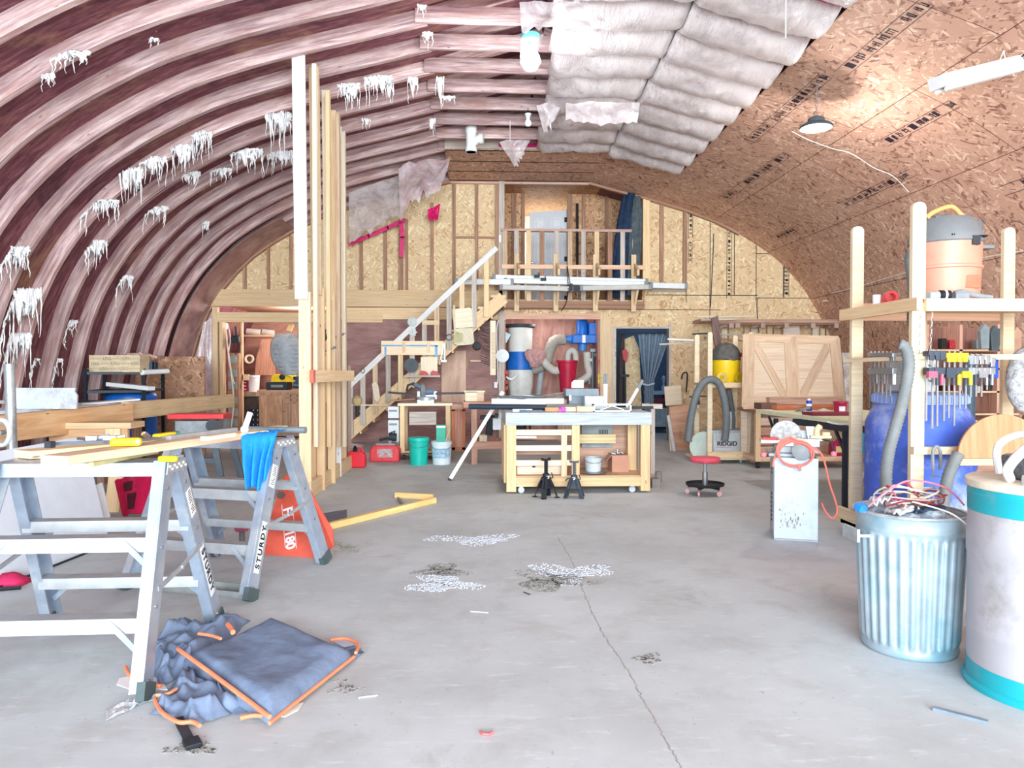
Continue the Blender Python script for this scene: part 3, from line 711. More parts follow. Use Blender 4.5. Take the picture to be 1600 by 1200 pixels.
m = MB(); m.tube(curve(pts, 4), .006, 5); solo(m, 'extension_cable', CABLEW, 'thin white cord stapled along the strand board beyond the pendant lamp', 'cord')
# fluorescent fixture
a, b = P(1463, 143, 6.0), P(1700, 82, 6.6)
t = thing('fluorescent_fixture', 'white fluorescent strip fixture hanging at the upper right', 'lamp', (a+b)/2)
d = (b-a); I = V((0, 0, 0)); A_, B_ = -d/2, d/2
m = MB(); m.beam(A_+V((0, 0, .07)), B_+V((0, 0, .07)), .15, .10); part(m, 'housing', pm('#dcd8d8', .45, var=.03), t)
for s in (-1, 1):
    m = MB(); q = V((-d.y, d.x, 0)).normalized()*.045*s; m.cyl(A_+q+V((0, 0, .0))+d*.03, B_+q+V((0, 0, .0))-d*.03, .019, n=12); part(m, 'tube', pm('#f4f0ec', .3, var=0), t, smooth=True)
for k in (.42, .62):
    m = MB(); c = A_+d*k+V((0, 0, .09)); h = archz(((a+d*k).x)-CX)-((a+d*k).z)-.09
    m.tube([c+V((-.09, 0, -.1)), c+V((-.02, 0, h*.6)), c+V((0, 0, max(.1, h)))], .005, 5); m.tube([c+V((.09, 0, -.1)), c+V((0, 0, h*.6)), c+V((0, 0, max(.1, h)))], .005, 5); part(m, 'hanging_wire', CABLEW, t)

# ================================================================ PARTITION OF TALL BOARDS
def tallboard(p, z0, z1, w_, d, m_, lab, lean=0, grp='upright boards of the partition', ang=0):
    x, y = p; m = MB(); m.beam((x, y, z0), (x+lean, y, z1), w_, d, up=(math.sin(ang), math.cos(ang), 0)); return solo(m, 'upright_board', m_, lab, 'board', grp, bevel=.002)
def Xp(px, Y): return (px-748)/FPX*Y
def Zp(py, Y): return CAMZ+(580-py)/FPX*Y
WW = wood('#e3dedb', '#f2f0ee', knots=True)
rows = [(7.72, 468, 487, 75, 470, 'w'), (8.25, 493, 508, 118, 464, 'p'), (8.75, 512, 524, 152, 472, 'c'), (9.3, 525, 533, 182, 486, 'g'), (9.85, 533, 541, 206, 500, 'w')]
nm = {'w': 'whitewashed', 'p': 'honey coloured', 'c': 'cream coloured', 'g': 'tan'}
for i, (Y, a, b, t, lo, k) in enumerate(rows):
    x0, x1 = Xp(a, Y), Xp(b, Y); mt = {'w': WW, 'p': PINE, 'c': PALE, 'g': PINE2}[k]
    ztop = min(Zp(t, Y), archz((x0+x1)/2-CX)+.16) if i else 4.66
    tallboard(((x0+x1)/2, Y-.06), Zp(lo, Y), ztop, x1-x0, .04, mt, '%s upper board of the partition, %s from the near end' % (nm[k], ORD[i]), lean=-.02)
    tallboard(((x0+x1)/2+.02, Y), .0, Zp(lo-12, Y), (x1-x0)*.95, .05, [PINE, PINE2, PINE, WW, FENCE][i], '%s lower post of the partition reaching the floor, %s from the near end' % (['knotty', 'reddish', 'light', 'grey', 'worn'][i], ORD[i]))
    if i < 4:
        tallboard((x1+.02, Y+.22), Zp(700, Y), Zp(t+22, Y), .045, .09, [PALE, PINE2, FENCE, PALE][i], 'narrow edge-on stud behind the %s partition board from the near end' % ORD[i])
PW = [(7.95, 'weathered', FENCE), (8.5, 'nail-marked', PINE2), (9.1, 'rough sawn', BROWNW), (9.7, 'dull brown', FENCE), (10.3, 'far end', PINE2)]
for k in range(12):
    Y = 7.85+k*.225; z1 = [1.0, .9, 1.1, 1.9, .95, 1.5, 1.2, 1.0, 1.75, 1.3, 1.6, 1.4][k]
    m = MB(); m.box(-1.83, -1.79, Y-.1, Y+.1, 0.02, z1); solo(m, 'fence_plank', [FENCE, PINE2, BROWNW, GREYW][k % 4], '%s short plank side-on behind the floor plate of the partition, %s from the near end' % (['tan', 'pine', 'brown', 'grey'][k % 4], ORD[k]), 'board', 'short side planks of the partition', bevel=.002)
m = MB(); m.box(-1.77, -1.73, 7.67, 10.6, 0, .17); solo(m, 'floor_plate', PINE, 'long pale board on edge along the foot of the partition', 'board', bevel=.003)
m = MB(); a, b = P(487, 588, 7.5), P(551, 587, 8.9); m.beam(a, b, .04, .125); cbo = solo(m, 'cross_board', PINE, 'horizontal board nailed across the partition with a red painted end', 'board', bevel=.003)
m = MB(); m.beam(a-(b-a).normalized()*.004, a+(b-a).normalized()*.05, .042, .127); wpart(m, 'painted_end', pm('#d9705f', .6), cbo)
m = MB(); m.lathe([(0, 0), (.06, .01), (.08, .05), (.06, .09), (0, .1)], P(498, 518, 8.45)+V((0, 0, -.05)), 14, axis=(1, 0, .2)); solo(m, 'round_fitting', BLACK, 'round black fitting between the first and second partition boards', 'fitting', smooth=True)
for (px, py, Y) in ((516, 545, 8.5), (530, 524, 9.0)):
    m = MB(); c = P(px, py, Y); m.beam(c+V((-.06, 0, -.03)), c+V((.06, -.02, .02)), .05, .02); m.cbox(c+V((0, 0, -.05)), .02, .03, .09)
    solo(m, 'bracket', STEEL, 'small steel bracket on the %s partition board' % ('cream' if px == 516 else 'grey'), 'bracket')
# ================================================================ BACK WALL ZONE
def bxp(m, px0, px1, py0, py1, Y, dep=.05):
    return m.box(Xp(px0, Y), Xp(px1, Y), Y, Y+dep, Zp(py1, Y), Zp(py0, Y))
def pxl(pts, Y): return [P(x, y, Y) for x, y in pts]
def ppoly(m, pts, Y, dep=.03): return m.prism(pxl(pts, Y), (0, dep, 0))
# ---- staircase
t = thing('staircase', 'open wooden staircase climbing to the loft landing with pale handrail', 'staircase', (-1.0, 13.1, 0))
YS = 12.85
sa, sb = P(540, 694, YS), P(787, 470, YS); ha, hb = P(546, 604, YS), P(776, 388, YS)
sa.z = max(sa.z, .14)
for k, (y, lb) in enumerate(((YS, None), (YS+.82, None))):
    m = MB(); m.beam(sa+V((0, y-YS+.02, .06)), sb+V((0, y-YS+.02, .06)), .04, .22); wpart(m, 'stringer', wood('#8f6f60', '#b4927c') if k else PINE2, t)
m = MB(); m.beam(ha+V((0, -.06, 0)), hb+V((0, -.06, 0)), .04, .09); wpart(m, 'handrail', WW, t, bevel=.002)
N = 12
for k in range(N):
    u = (k+.6)/N; c = sa.lerp(sb, u); m = MB(); m.box(c.x-.13, c.x+.13, YS+.04, YS+.78, c.z+.14, c.z+.18); wpart(m, 'tread', PINE, t)
    m = MB(); m.box(c.x+.1, c.x+.13, YS+.04, YS+.78, c.z-.03, c.z+.14); wpart(m, 'riser', [PINE, PINE2, FENCE][k % 3], t)
for k, px in enumerate((550, 569, 588, 608, 627, 645, 664, 683, 702, 722, 741, 760)):
    x = Xp(px, YS-.04); u = (x-ha.x)/(hb.x-ha.x); zt = ha.z+(hb.z-ha.z)*u-.02; v = (x-sa.x)/(sb.x-sa.x); zb = sa.z+(sb.z-sa.z)*v-.02
    m = MB(); m.box(x-.042, x+.042, YS-.075, YS-.03, max(zb, .01), zt+(.06 if k > 8 else 0)); wpart(m, 'baluster', [GREYW, GREYW, FENCE, GREYW, PINE][k % 5] if k < 9 else [PINE, GREYW, PINE2][k % 3], t)
# ---- balcony railing
YB2 = YB-.16
t = thing('balcony_railing', 'wooden balcony railing with spindles across the loft landing', 'railing', (Xp(895, YB2), YB2, 2.5))
m = MB(); bxp(m, 783, 999, 357.5, 361.5, YB2, .09); wpart(m, 'top_rail', wood('#b18a80', '#d8b2a3'), t)
m = MB(); bxp(m, 784, 1010, 413.5, 420, YB2-.04, .035); wpart(m, 'middle_rail', wood('#d8a88e', '#eec8a8'), t)
for k, px in enumerate((789, 807, 826, 847, 870, 891, 912, 933, 954, 974, 993)):
    m = MB(); bxp(m, px-3.6, px+3.6, 361, 481, YB2, .04); wpart(m, 'baluster', [FENCE, GREYW, PINE2, BROWNW, GREYW][k % 5], t)
# ---- gutter rack
t0 = thing('gutter_bracket', 'pine bracket with notched top holding the white tubes, leftmost of four', 'bracket', (Xp(807, YB2), YB2-.09, Zp(487, YB2)))
m = MB(); H = Zp(398, YB2)-Zp(487, YB2); m.box(-.045, .045, 0, .04, 0, H); part(m, 'upright', PINE, t0)
m = MB(); m.prism([(0, -.03, .62*H), (0, -.03, H*.84), (0, -.30, H*.70), (0, -.30, .62*H-.02)], (.04, 0, 0)); part(m, 'notched_block', PINE, t0)
m = MB(); m.beam((0.02, -.28, .40*H), (.02, -.02, .12*H), .04, .03, up=(0, 1, 1)); m.box(.0, .04, -.32, 0, .38*H, .43*H); part(m, 'arm', PINE2, t0)
for px, nm_ in ((868, 'second from the left'), (930, 'third from the left'), (990, 'rightmost of four')):
    dup(t0, (Xp(px, YB2), YB2-.09, Zp(487, YB2)), label='pine bracket with notched top holding the white tubes, %s' % nm_)
GUT = pm('#e8ebec', .35, var=.05); GUT2 = pm('#c3c0bb', .4, var=.08)
def gutter(x0, y0, x1, y1, Y, r, mt, lab, cap=True):
    a, b = P(x0, y0, Y), P(x1, y1, Y); t = thing('gutter_tube', lab, 'tube', (a+b)/2, group='long tubes on the balcony brackets'); m = MB(); d = b-a
    m.beam(-d/2, d/2, r*2, r*2); part(m, 'tube_body', mt, t, bevel=.012)
    for e, s in ((-d/2, -1), (d/2, 1)):
        m = MB(); m.beam(e-d.normalized()*.03, e+d.normalized()*.03, r*2.3, r*2.3); part(m, 'end_cap', GREY, t, bevel=.01)
gutter(713, 440.5, 800, 441, YB2-.40, .052, GUT, 'white tube sticking out farthest to the left of the balcony')
gutter(772, 433, 1010, 440, YB2-.16, .045, GUT, 'white tube lying highest against the spindles')
gutter(790, 439, 1008, 444, YB2-.28, .045, GUT, 'white tube in the middle layer of the bracket rack')
gutter(783, 449, 893, 451.5, YB2-.42, .045, GUT2, 'grey-white tube hanging lowest, left half of the rack')
gutter(908, 450.5, 1015, 448.5, YB2-.42, .045, GUT2, 'grey-white tube hanging lowest, right half of the rack')
gutter(1017, 446, 1071, 447.5, YB2-.20, .05, GUT, 'white tube sticking out farthest to the right of the balcony')
for x, y, lb in ((839, 432, 'left'), (849, 437, 'right')):
    m = MB(); c = P(x, y, YB2-.34); m.box(c.x-.05, c.x+.05, c.y-.03, c.y+.03, c.z-.02, c.z+.03); m.cyl(c+V((.03, -.03, .03)), c+V((.03, -.05, .06)), .01); solo(m, 'clip', DARK, 'small dark clip on the white tubes below the loft door, %s of two' % lb, 'clip', 'small clips on the tubes')
m = MB(); c = P(897, 451, YB2-.44); m.cbox(c, .19, .06, .1); m.cbox(c+V((-.05, -.03, .02)), .04, .03, .13); m.cbox(c+V((.05, -.03, 0)), .03, .03, .12); solo(m, 'clamp', DARK, 'dark clamp joining the two lowest grey tubes', 'clamp')
m = MB(); m.tube(curve([P(892, 452, YB2-.45), P(886, 415, YB2-.1), P(888, 452, YB2-.47), P(884, 474, YB2-.1), P(877, 486, YB2-.1)], 5), .008, 5); solo(m, 'extension_cable', BLACK, 'black cord hanging from the grey tubes to the wall outlet', 'cord')
m = MB(); bxp(m, 874, 881, 473, 483, YB-.04, .03); o = solo(m, 'wall_outlet', WHITE, 'white outlet box on the strand board below the balcony', 'outlet', bevel=.004)
m = MB(); bxp(m, 875.5, 879.5, 475, 478, YB-.045, .006); bxp(m, 875.5, 879.5, 479, 482, YB-.045, .006); wpart(m, 'socket', DARK, o)
# railing gate rod / telescopic pole, hanging jacket, switch
YJ = YU-.12
t = thing('telescopic_pole', 'thin pole with black grip leaning beside the loft door', 'pole', P(902, 465, YJ))
m = MB(); m.cyl(P(902, 414, YJ), P(902, 318, YJ), .025, n=10); wpart(m, 'grip', BLACK, t); m = MB(); m.cyl(P(902, 466, YJ), P(902, 345, YJ), .013, n=8); wpart(m, 'shaft', WHITE, t)
m = MB(); bxp(m, 779.5, 783, 368, 379, YB-.13, .03); o = solo(m, 'light_switch', WHITE, 'small white switch on the grey post at the loft railing', 'switch'); 
# jackets
def garment(name, prof, Y, th, mt, lab, seed=0):
    m = MB(); n = len(prof)
    def fn(u, v):
        i = v*(n-1); k = min(int(i), n-2); f = i-k
        xl = prof[k][0]*(1-f)+prof[k+1][0]*f; xr = prof[k][1]*(1-f)+prof[k+1][1]*f; y = prof[k][2]*(1-f)+prof[k+1][2]*f
        p = P(xl+(xr-xl)*(.5-.5*math.cos(PI*min(1, u*1.0))), y, Y); a = math.sin(PI*u)
        p.y -= th*a*(.7+.5*noise.noise(V((u*5, v*2.5, seed))))+.02*noise.noise(V((u*11, v*5, seed))); return p
    m.grid(fn, 20, 26, .02); return solo(m, name, mt, lab, 'clothing', smooth=180)
CLB = pm('#1f3350', .8, var=.35, scale=12, bump=.4); CLG = pm('#566067', .85, var=.25, scale=12, bump=.4)
garment('hanging_jacket', [(978, 992, 297), (972, 994, 315), (966, 992, 345), (961, 990, 380), (958, 982, 420), (958, 985, 465)], YB-.02, .12, CLB, 'dark navy coat hanging on the post at the right end of the loft railing')
garment('hanging_coveralls', [(992, 999, 308), (988, 1002, 330), (984, 1001, 370), (982, 999, 420), (980, 996, 462)], YB-.1, .08, CLG, 'dull grey-green coveralls hanging just right of the navy coat', 3)
# ---- things hung on the stair
def disc(px, py, r, Y, mt, name, lab, cat, hole=.2, teeth=0, axis=(0, -1, 0), th=.012):
    c = P(px, py, Y); m = MB(); R_ = r/FPX*Y
    if teeth:
        q = Matrix.Rotation(0, 3, 'Y'); pts = []
        for k in range(teeth*2):
            a = PI*k/teeth; rr = R_ if k % 2 == 0 else R_*.62; pts.append(c+V((math.cos(a)*rr, 0, math.sin(a)*rr)))
        m.prism(pts, (0, th, 0)); o = solo(m, name, mt, lab, cat)
    else:
        m.lathe([(R_*hole, 0), (R_, 0), (R_, th), (R_*hole, th), (R_*hole, 0)], c, 28, axis=axis, cap=False); o = solo(m, name, mt, lab, cat)
    h = MB(); h.lathe([(0, .02), (R_*.18, .018), (R_*.18, 0), (0, 0)], c, 12, axis=axis); wpart(h, 'hub', STEEL, o); return o
YH = YS-.1
disc(644, 503, 7.2, YH, pm('#c7cac9', .5), 'saw_disc', 'round pale saw disc hung on the handrail', 'saw blade')
disc(645, 519, 7.5, YH, pm('#d3d6d2', .5), 'star_cutter', 'star shaped grey disc hung below the round saw disc', 'tool', teeth=7)
m = MB(); bxp(m, 660, 687, 501, 508, YH, .03); solo(m, 'short_board', PINE, 'short pale board screwed across two stair spindles', 'board')
t = thing('hanging_board', 'pale two-part folding board hung on the upper stair spindles', 'board', P(722, 540, YH))
m = MB(); ppoly(m, [(707, 484), (734, 480), (737, 483), (739, 511), (709, 513)], YH); wpart(m, 'upper_panel', wood('#ddcdb0', '#efe4cc', knots=False), t); m = MB(); ppoly(m, [(709, 514), (739, 512), (741, 535), (738, 538), (714, 540), (711, 536)], YH); wpart(m, 'lower_panel', wood('#ddcdb0', '#efe4cc', knots=False), t)
m = MB(); ppoly(m, [(708, 477), (711, 477), (713, 538), (710, 538)], YH-.03, .03); wpart(m, 'handle_strip', PALE, t)
m = MB()
for k in range(5): m.tube(curve([P(710+k*3, 517+k, YH-.05), P(713+k*2.5, 524, YH-.07), P(708+k*3.2, 535, YH-.05)], 4), .008, 5)
solo(m, 'rope_bundle', pm('#d9d9a4', .8), 'bundle of pale yellow cord hooked on the hanging board', 'rope')
m = MB(); m.tube([P(702, 527, YH)+V((.05*math.cos(a*PI/6), -.02, .05*math.sin(a*PI/6))) for a in range(12)], .01, 6, closed=True); solo(m, 'ring', STEEL, 'grey metal ring beside the yellow cord', 'ring')
t = thing('black_router', 'black round tool with handle hanging under the pale board', 'tool', P(744, 541, YH))
m = MB(); c = P(745, 541, YH); m.lathe([(0, -.03), (.06, -.03), (.075, 0), (.06, .05), (0, .06)], c, 18, axis=(0, -1, 0)); wpart(m, 'body', BLACK, t, smooth=True); m = MB(); m.beam(P(744, 535, YH-.03), P(746, 524, YH-.03), .05, .03); m.beam(P(742, 524, YH-.03), P(749, 524, YH-.03), .02, .02); wpart(m, 'handle', DARK, t)
t = thing('tape_marked_board', 'wide pale board with blue masking tape screwed to the stair spindles', 'board', P(645, 555, YH))
m = MB(); bxp(m, 597, 693, 533, 555, YH-.03, .03); wpart(m, 'board', wood('#ecc9a2', '#f8e3c6', knots=False), t)
TB = pm('#7fb6e6', .6)
for q in ((598, 685, 539, 541.5), (602, 605, 542, 555), (680, 684, 540, 558)): m = MB(); bxp(m, *q, YH-.034, .003); wpart(m, 'blue_tape', TB, t)
for x in (630, 668): m = MB(); bxp(m, x, x+4, 535, 551, YH-.05, .02); wpart(m, 'strap', PINE2, t)
# shelf with sander disc
t = thing('wall_shelf', 'small hanging shelf with a plywood back below the blue-taped board', 'shelf', P(658, 588, YH))
m = MB(); bxp(m, 632, 688, 586, 589, YH-.16, .2); wpart(m, 'shelf_board', GREYW, t); m = MB(); bxp(m, 658, 684, 558, 586, YH-.02, .02); wpart(m, 'back_panel', PALE, t)
disc(643, 571, 11, YH-.08, pm('#5a6066', .7), 'fan_cover', 'dark grey oval speaker-like disc standing on the hanging shelf', 'fan', hole=.0, th=.05)
for i, x in enumerate((661, 678)):
    m = MB(); ppoly(m, [(x-5, 584), (x-3, 579), (x+4, 580), (x+8, 584), (x+8, 586), (x-5, 586)], YH-.13, .06); solo(m, 'wood_plane', RED, 'small red hand tool on the hanging shelf, %s of the two' % ['left', 'right'][i], 'tool', 'red hand tools on the hanging shelf', bevel=.004)
t = thing('folding_square', 'aluminium folding bracket leaning at the right end of the taped board', 'tool', P(692, 563, YH))
m = MB(); m.beam(P(688, 565, YH-.05), P(694, 536, YH-.05), .02, .02); wpart(m, 'long_arm', ALU2, t); m = MB(); m.beam(P(695, 563, YH-.05), P(695, 536, YH-.05), .02, .02); m.beam(P(687, 564, YH-.05), P(698, 564, YH-.05), .02, .03); wpart(m, 'short_arm', ALU, t)
m = MB(); ppoly(m, [(581, 600), (586, 596), (591, 602), (594, 622), (590, 628), (585, 624)], YH-.02, .03); solo(m, 'wooden_paddle', PALE, 'pale wooden paddle hung on the lower stair spindles', 'paddle')
t = thing('rod_shelf', 'thin rod shelf across the foot of the stair', 'shelf', P(575, 632, YH)); m = MB(); m.beam(P(548, 633, YH-.05), P(607, 633, YH-.05), .02, .025); wpart(m, 'rod', PALE, t)
t = thing('brush', 'round straw brush with dark handle hanging at the foot of the stair', 'brush', P(558, 650, YH-.08))
m = MB(); m.lathe([(0, -.09), (.05, -.085), (.08, -.03), (.08, .04), (.03, .08), (0, .09)], P(558, 626, YH-.1), 14); wpart(m, 'bristles', pm('#cdb483', .9, bump=.8), t, smooth=True)
m = MB(); m.cyl(P(558, 634, YH-.1), P(558, 651, YH-.1), .03, n=8); wpart(m, 'handle', DARK, t)
m = MB(); m.tube([P(567, 579, YH)+V((.03*math.cos(a*PI/6), -.02, .045*math.sin(a*PI/6))) for a in range(12)], .005, 5, closed=True); solo(m, 'wire_loop', DARK, 'thin dark wire loop hung on a lower stair spindle', 'wire')
# comb board with bristles and pale disc
t = thing('bristle_rack', 'tall pale toothed rack with dark spikes beside the niche', 'rack', P(771, 588, YH))
m = MB(); bxp(m, 766, 774.5, 501, 586, YH-.05, .05); wpart(m, 'body', PALE, t)
m = MB()
for k in range(30):
    y = 520+k*1.9; m.box(Xp(768, YH), Xp(774, YH), YH-.056, YH-.05, Zp(y+.6, YH), Zp(y, YH))
wpart(m, 'slots', BROWNW, t)
m = MB(); rnd = random.Random(3)
for k in range(34):
    y = 506+k*2; c = P(766, y, YH-.02); m.tube([c, c+V((-.06-rnd.random()*.14, -.03, .03+rnd.random()*.05))], .004, 4)
o = wpart(m, 'spikes', DARK, t); o['kind'] = 'stuff'
m = MB(); m.tube(curve([P(779, 500, YB-.12), P(776, 520, YB-.12), P(778, 590, YB-.12), P(775, 602, YB-.12)], 4), .012, 6); o = solo(m, 'power_bar', WHITE, 'white cord running down the grey post to a plug box', 'cord'); m = MB(); bxp(m, 772, 777, 597, 606, YB-.15, .05); wpart(m, 'plug_box', WHITE, o)
disc(785, 556, 10.3, YB-.16, WHITE, 'round_plate', 'round white plate hung on the grey post by the dust collector', 'plate', hole=0)
for (a, b, c_, d_, mt_, lb) in ((712, 724, 556, 580, pm('#6b4c47', .9), 'dark grey-brown rectangle of sanding cloth pinned behind the stair'), (726, 732, 556, 577, BROWNW, 'narrow brown wood strip hung behind the stair')):
    m = MB(); bxp(m, a, b, c_, d_, YB-.04, .02); solo(m, 'wall_patch', mt_, lb, 'panel')
m = MB(); bxp(m, 735, 752, 563, 565, YB-.09, .08); solo(m, 'small_ledge', PALE, 'tiny wooden ledge on the plywood left of the bristle rack', 'ledge')

# ---- dust collector in the niche
YN = YB+.45
t = thing('dust_collector', 'tall dust collector with ribbed white filter, blue ring and pale bag', 'dust collector', (Xp(813, YN), YN, 0))
def rr(px): return px/FPX*YN
zz = lambda py: Zp(py, YN)
m = MB(); pr = []; z = zz(553); top = zz(511)
n = 16
for i in range(n):
    a = z+(top-z)*i/n; b = z+(top-z)*(i+1)/n; pr += [(rr(19.2), a), (rr(18.4), a+(b-a)*.5)]
pr.append((rr(19.2), top)); m.lathe(pr, n=30); part(m, 'filter', pm('#e2e1dc', .6, var=.04), t, smooth=180)
m = MB(); m.lathe([(rr(20), top-.02), (rr(24), top), (rr(24), top+.05), (0, top+.06)], n=30); part(m, 'lid', DARK, t, smooth=True)
m = MB(); m.lathe([(rr(19.5), z+.04), (rr(20), z-.02), (rr(22), zz(570)), (rr(22), zz(577)), (rr(20), zz(578))], n=30); part(m, 'blue_ring', BLUE, t, smooth=True)
m = MB()
def fnb(u, v):
    a = u*2*PI; zt = zz(577); zb = zz(624); r = rr(20)*(1-.18*v)*(1+.06*math.sin(7*a)*v)*(1+.12*math.sin(PI*v)); return V((r*math.cos(a), r*math.sin(a), zt+(zb-zt)*v))
m.grid(fnb, 42, 12); part(m, 'collection_bag', pm('#dedfda', .45, var=.08, bump=.4), t, smooth=180)
m = MB()
for s in (-1, 1): m.cyl((s*.2, 0, 0), (s*.15, 0, zz(600)), .02, n=8)
m.box(-.28, .28, -.25, .25, .03, .08); m.cyl((0, 0, .08), (0, 0, zz(615)), .12, n=12); part(m, 'stand', DARK, t)
def hose(name, pts, r, Y0_, lab, mt=HOSE, ribs=True, cat='hose', parent=None, ymul=1):
    pp = curve([P(x, y, Y0_+dy) if dy is not None else P(x, y, Y0_) for x, y, dy in pts], 12); m = MB()
    L = sum((pp[i+1]-pp[i]).length for i in range(len(pp)-1)); step = r*.33
    res = [pp[0]]; acc = 0
    for i in range(len(pp)-1):
        a, b = pp[i], pp[i+1]; seg = (b-a).length; d = step-acc
        while d < seg: res.append(a.lerp(b, d/seg)); d += step
        acc = seg-(d-step)
    m.tube(res, [r*(1.06 if k % 2 else .92) for k in range(len(res))] if ribs else r, 14)
    if parent: return wpart(m, name, mt, parent, smooth=180)
    return solo(m, name, mt, lab, cat, smooth=180)
LHOSE = pm('#c9c5bd', .6, var=.08)
hose('duct_hose', [(884, 530, 0), (866, 533, 0), (858, 550, 0), (852, 568, 0), (836, 576, 0), (824, 570, 0)], .11, YN-.05, 'grey flexible duct curving from the blue blower to the dust collector', pm('#a39e96', .6))
hose('duct_hose', [(846, 560, 0), (856, 572, 0), (866, 579, 0), (874, 578, 0)], .075, YN-.3, 'short pale duct bending into the red bucket', LHOSE)
hose('duct_hose', [(917, 550, 0), (918, 570, 0), (920, 585, 0), (908, 595, 0), (898, 600, 0)], .075, YN-.12, 'pale duct dropping from the blower behind the grey box', LHOSE)
hose('duct_hose', [(887, 565, 0), (888, 552, 0), (894, 547, 0), (899, 553, 0), (900, 568, 0)], .06, YN-.02, 'small pale duct arching above the red bucket', LHOSE)
m = MB(); m.cyl(P(846, 578, YN), P(841, 622, YN), .06, n=14); solo(m, 'drain_pipe', pm('#aab1b6', .5), 'straight grey pipe standing beside the collector bag', 'pipe', smooth=True)
t = thing('blower', 'bright blue blower motor mounted high in the niche', 'blower', P(908, 545, YN))
m = MB(); m.lathe([(rr(9), zz(524)), (rr(9), zz(503)), (rr(7), zz(499)), (0, zz(499))], (Xp(910, YN), YN, 0), 20); wpart(m, 'motor', BLUE, t, smooth=True)
m = MB(); m.box(Xp(893, YN), Xp(934, YN), YN-.2, YN+.2, zz(537), zz(523)); wpart(m, 'housing', BLUE, t, bevel=.02)
m = MB(); m.box(Xp(919, YN), Xp(934, YN), YN-.15, YN+.15, zz(533), zz(504)); wpart(m, 'control_box', BLUE, t, bevel=.02)
m = MB(); m.cyl(P(893, 530, YN), P(882, 530, YN), .085, .06, n=16); m.cyl(P(910, 537, YN), P(910, 548, YN), .085, n=16); wpart(m, 'outlet', pm('#3f86d4', .4), t, smooth=True)
m = MB(); m.box(Xp(908, YN), Xp(913, YN), YN-.21, YN-.2, zz(536), zz(524)); wpart(m, 'label_strip', WHITE, t)
t = thing('red_bucket', 'deep red plastic bucket standing in the niche under the ducts', 'bucket', (Xp(887, YN-.15), YN-.15, 0))
m = MB(); Yq = YN-.15; q = lambda v: v/FPX*Yq
m.lathe([(q(10), Zp(625, Yq)), (q(15), Zp(567, Yq)), (q(17), Zp(566, Yq)), (q(17), Zp(563, Yq)), (q(14.5), Zp(563, Yq)), (q(9), Zp(620, Yq))], n=26); part(m, 'body', pm('#c21f43', .4), t, smooth=True)
m = MB(); m.lathe([(0, Zp(564, Yq)), (q(16), Zp(564.5, Yq))], n=26); part(m, 'lid', pm('#d9c6c2', .5), t); m = MB(); m.box(-.2, .2, -.15, .15, 0, Zp(624, Yq)); part(m, 'support_box', FENCE, t)
garment('scarf', [(826, 838, 546), (820, 852, 552), (822, 850, 560), (828, 846, 566), (830, 836, 574)], YN-.35, .1, pm('#c99a98', .9, var=.2, scale=20, bump=.6), 'crumpled pink cloth draped over the duct beside the blue ring', 8)['category'] = 'cloth'
m = MB(); ppoly(m, [(893, 598), (897, 594), (912, 594), (912, 606), (893, 606)], 8.75, .02); solo(m, 'cream_card', PALE, 'cream rounded card standing behind the grey box on the workbench', 'card')
m = MB(); ppoly(m, [(789, 518), (798, 523), (791, 536), (787, 532)], YN-.36, .03); solo(m, 'blue_dustpan', pm('#b7d6e6', .4), 'pale blue dustpan hung left of the ribbed filter', 'dustpan')
m = MB(); m.grid(lambda u, v: P(789+20*u, 585+9*math.sin(u*PI)*.8+v*3-3*u, YN-.36)+V((0, -.05*math.sin(PI*u), 0)), 8, 2, .01); solo(m, 'white_scoop', WHITE, 'white curved scoop beside the collector bag', 'scoop')
for i, (x, y0, y1, c_) in enumerate(((926, 545, 610, '#6f7479'), (932, 552, 622, '#4a5056'), (921, 560, 600, '#8a8f94'))):
    m = MB(); a = P(x, y1, YB+.3); b = P(x, y0, YB+.3); m.cyl(a, b, .03, n=10); m.box(b.x-.05, b.x+.05, b.y-.03, b.y+.03, b.z-.06, b.z); m.tube([a, a+V((.02, -.05, -.06)), a+V((-.03, -.05, -.1))], .01, 6)
    solo(m, 'pipe_clamp', pm(c_, .4, .4), 'grey clamp tool hanging at the niche\'s right edge, %s' % ['thickest', 'darkest and lowest', 'shortest'][i], 'clamp', smooth=True)
for i, (y, c_) in enumerate(((562, '#d8352f'), (584, '#e8c51f'), (592, '#f0dd30'), (605, '#cc2b30'))):
    m = MB(); bxp(m, 935.5, 938, y, y+7, YB-.02, .04); solo(m, 'hanging_marker', pm(c_, .4), 'tiny %s tag on the niche post, %s from the top' % (['red', 'amber', 'yellow', 'dark red'][i], ORD[i]), 'tag')
for i, (y, c_) in enumerate(((582, '#c8342f'), (597, '#9c3a2e'), (606, '#a8503c'))):
    m = MB(); c = P(790, y, YB+.05); m.cbox(c, .09, .05, .07); m.cyl(c+V((0, -.02, -.03)), c+V((0, -.02, -.09)), .015, n=6); solo(m, 'hung_tool', pm(c_, .5), 'small red-brown tool hung at the niche\'s left edge, %s from the top' % ORD[i], 'tool')
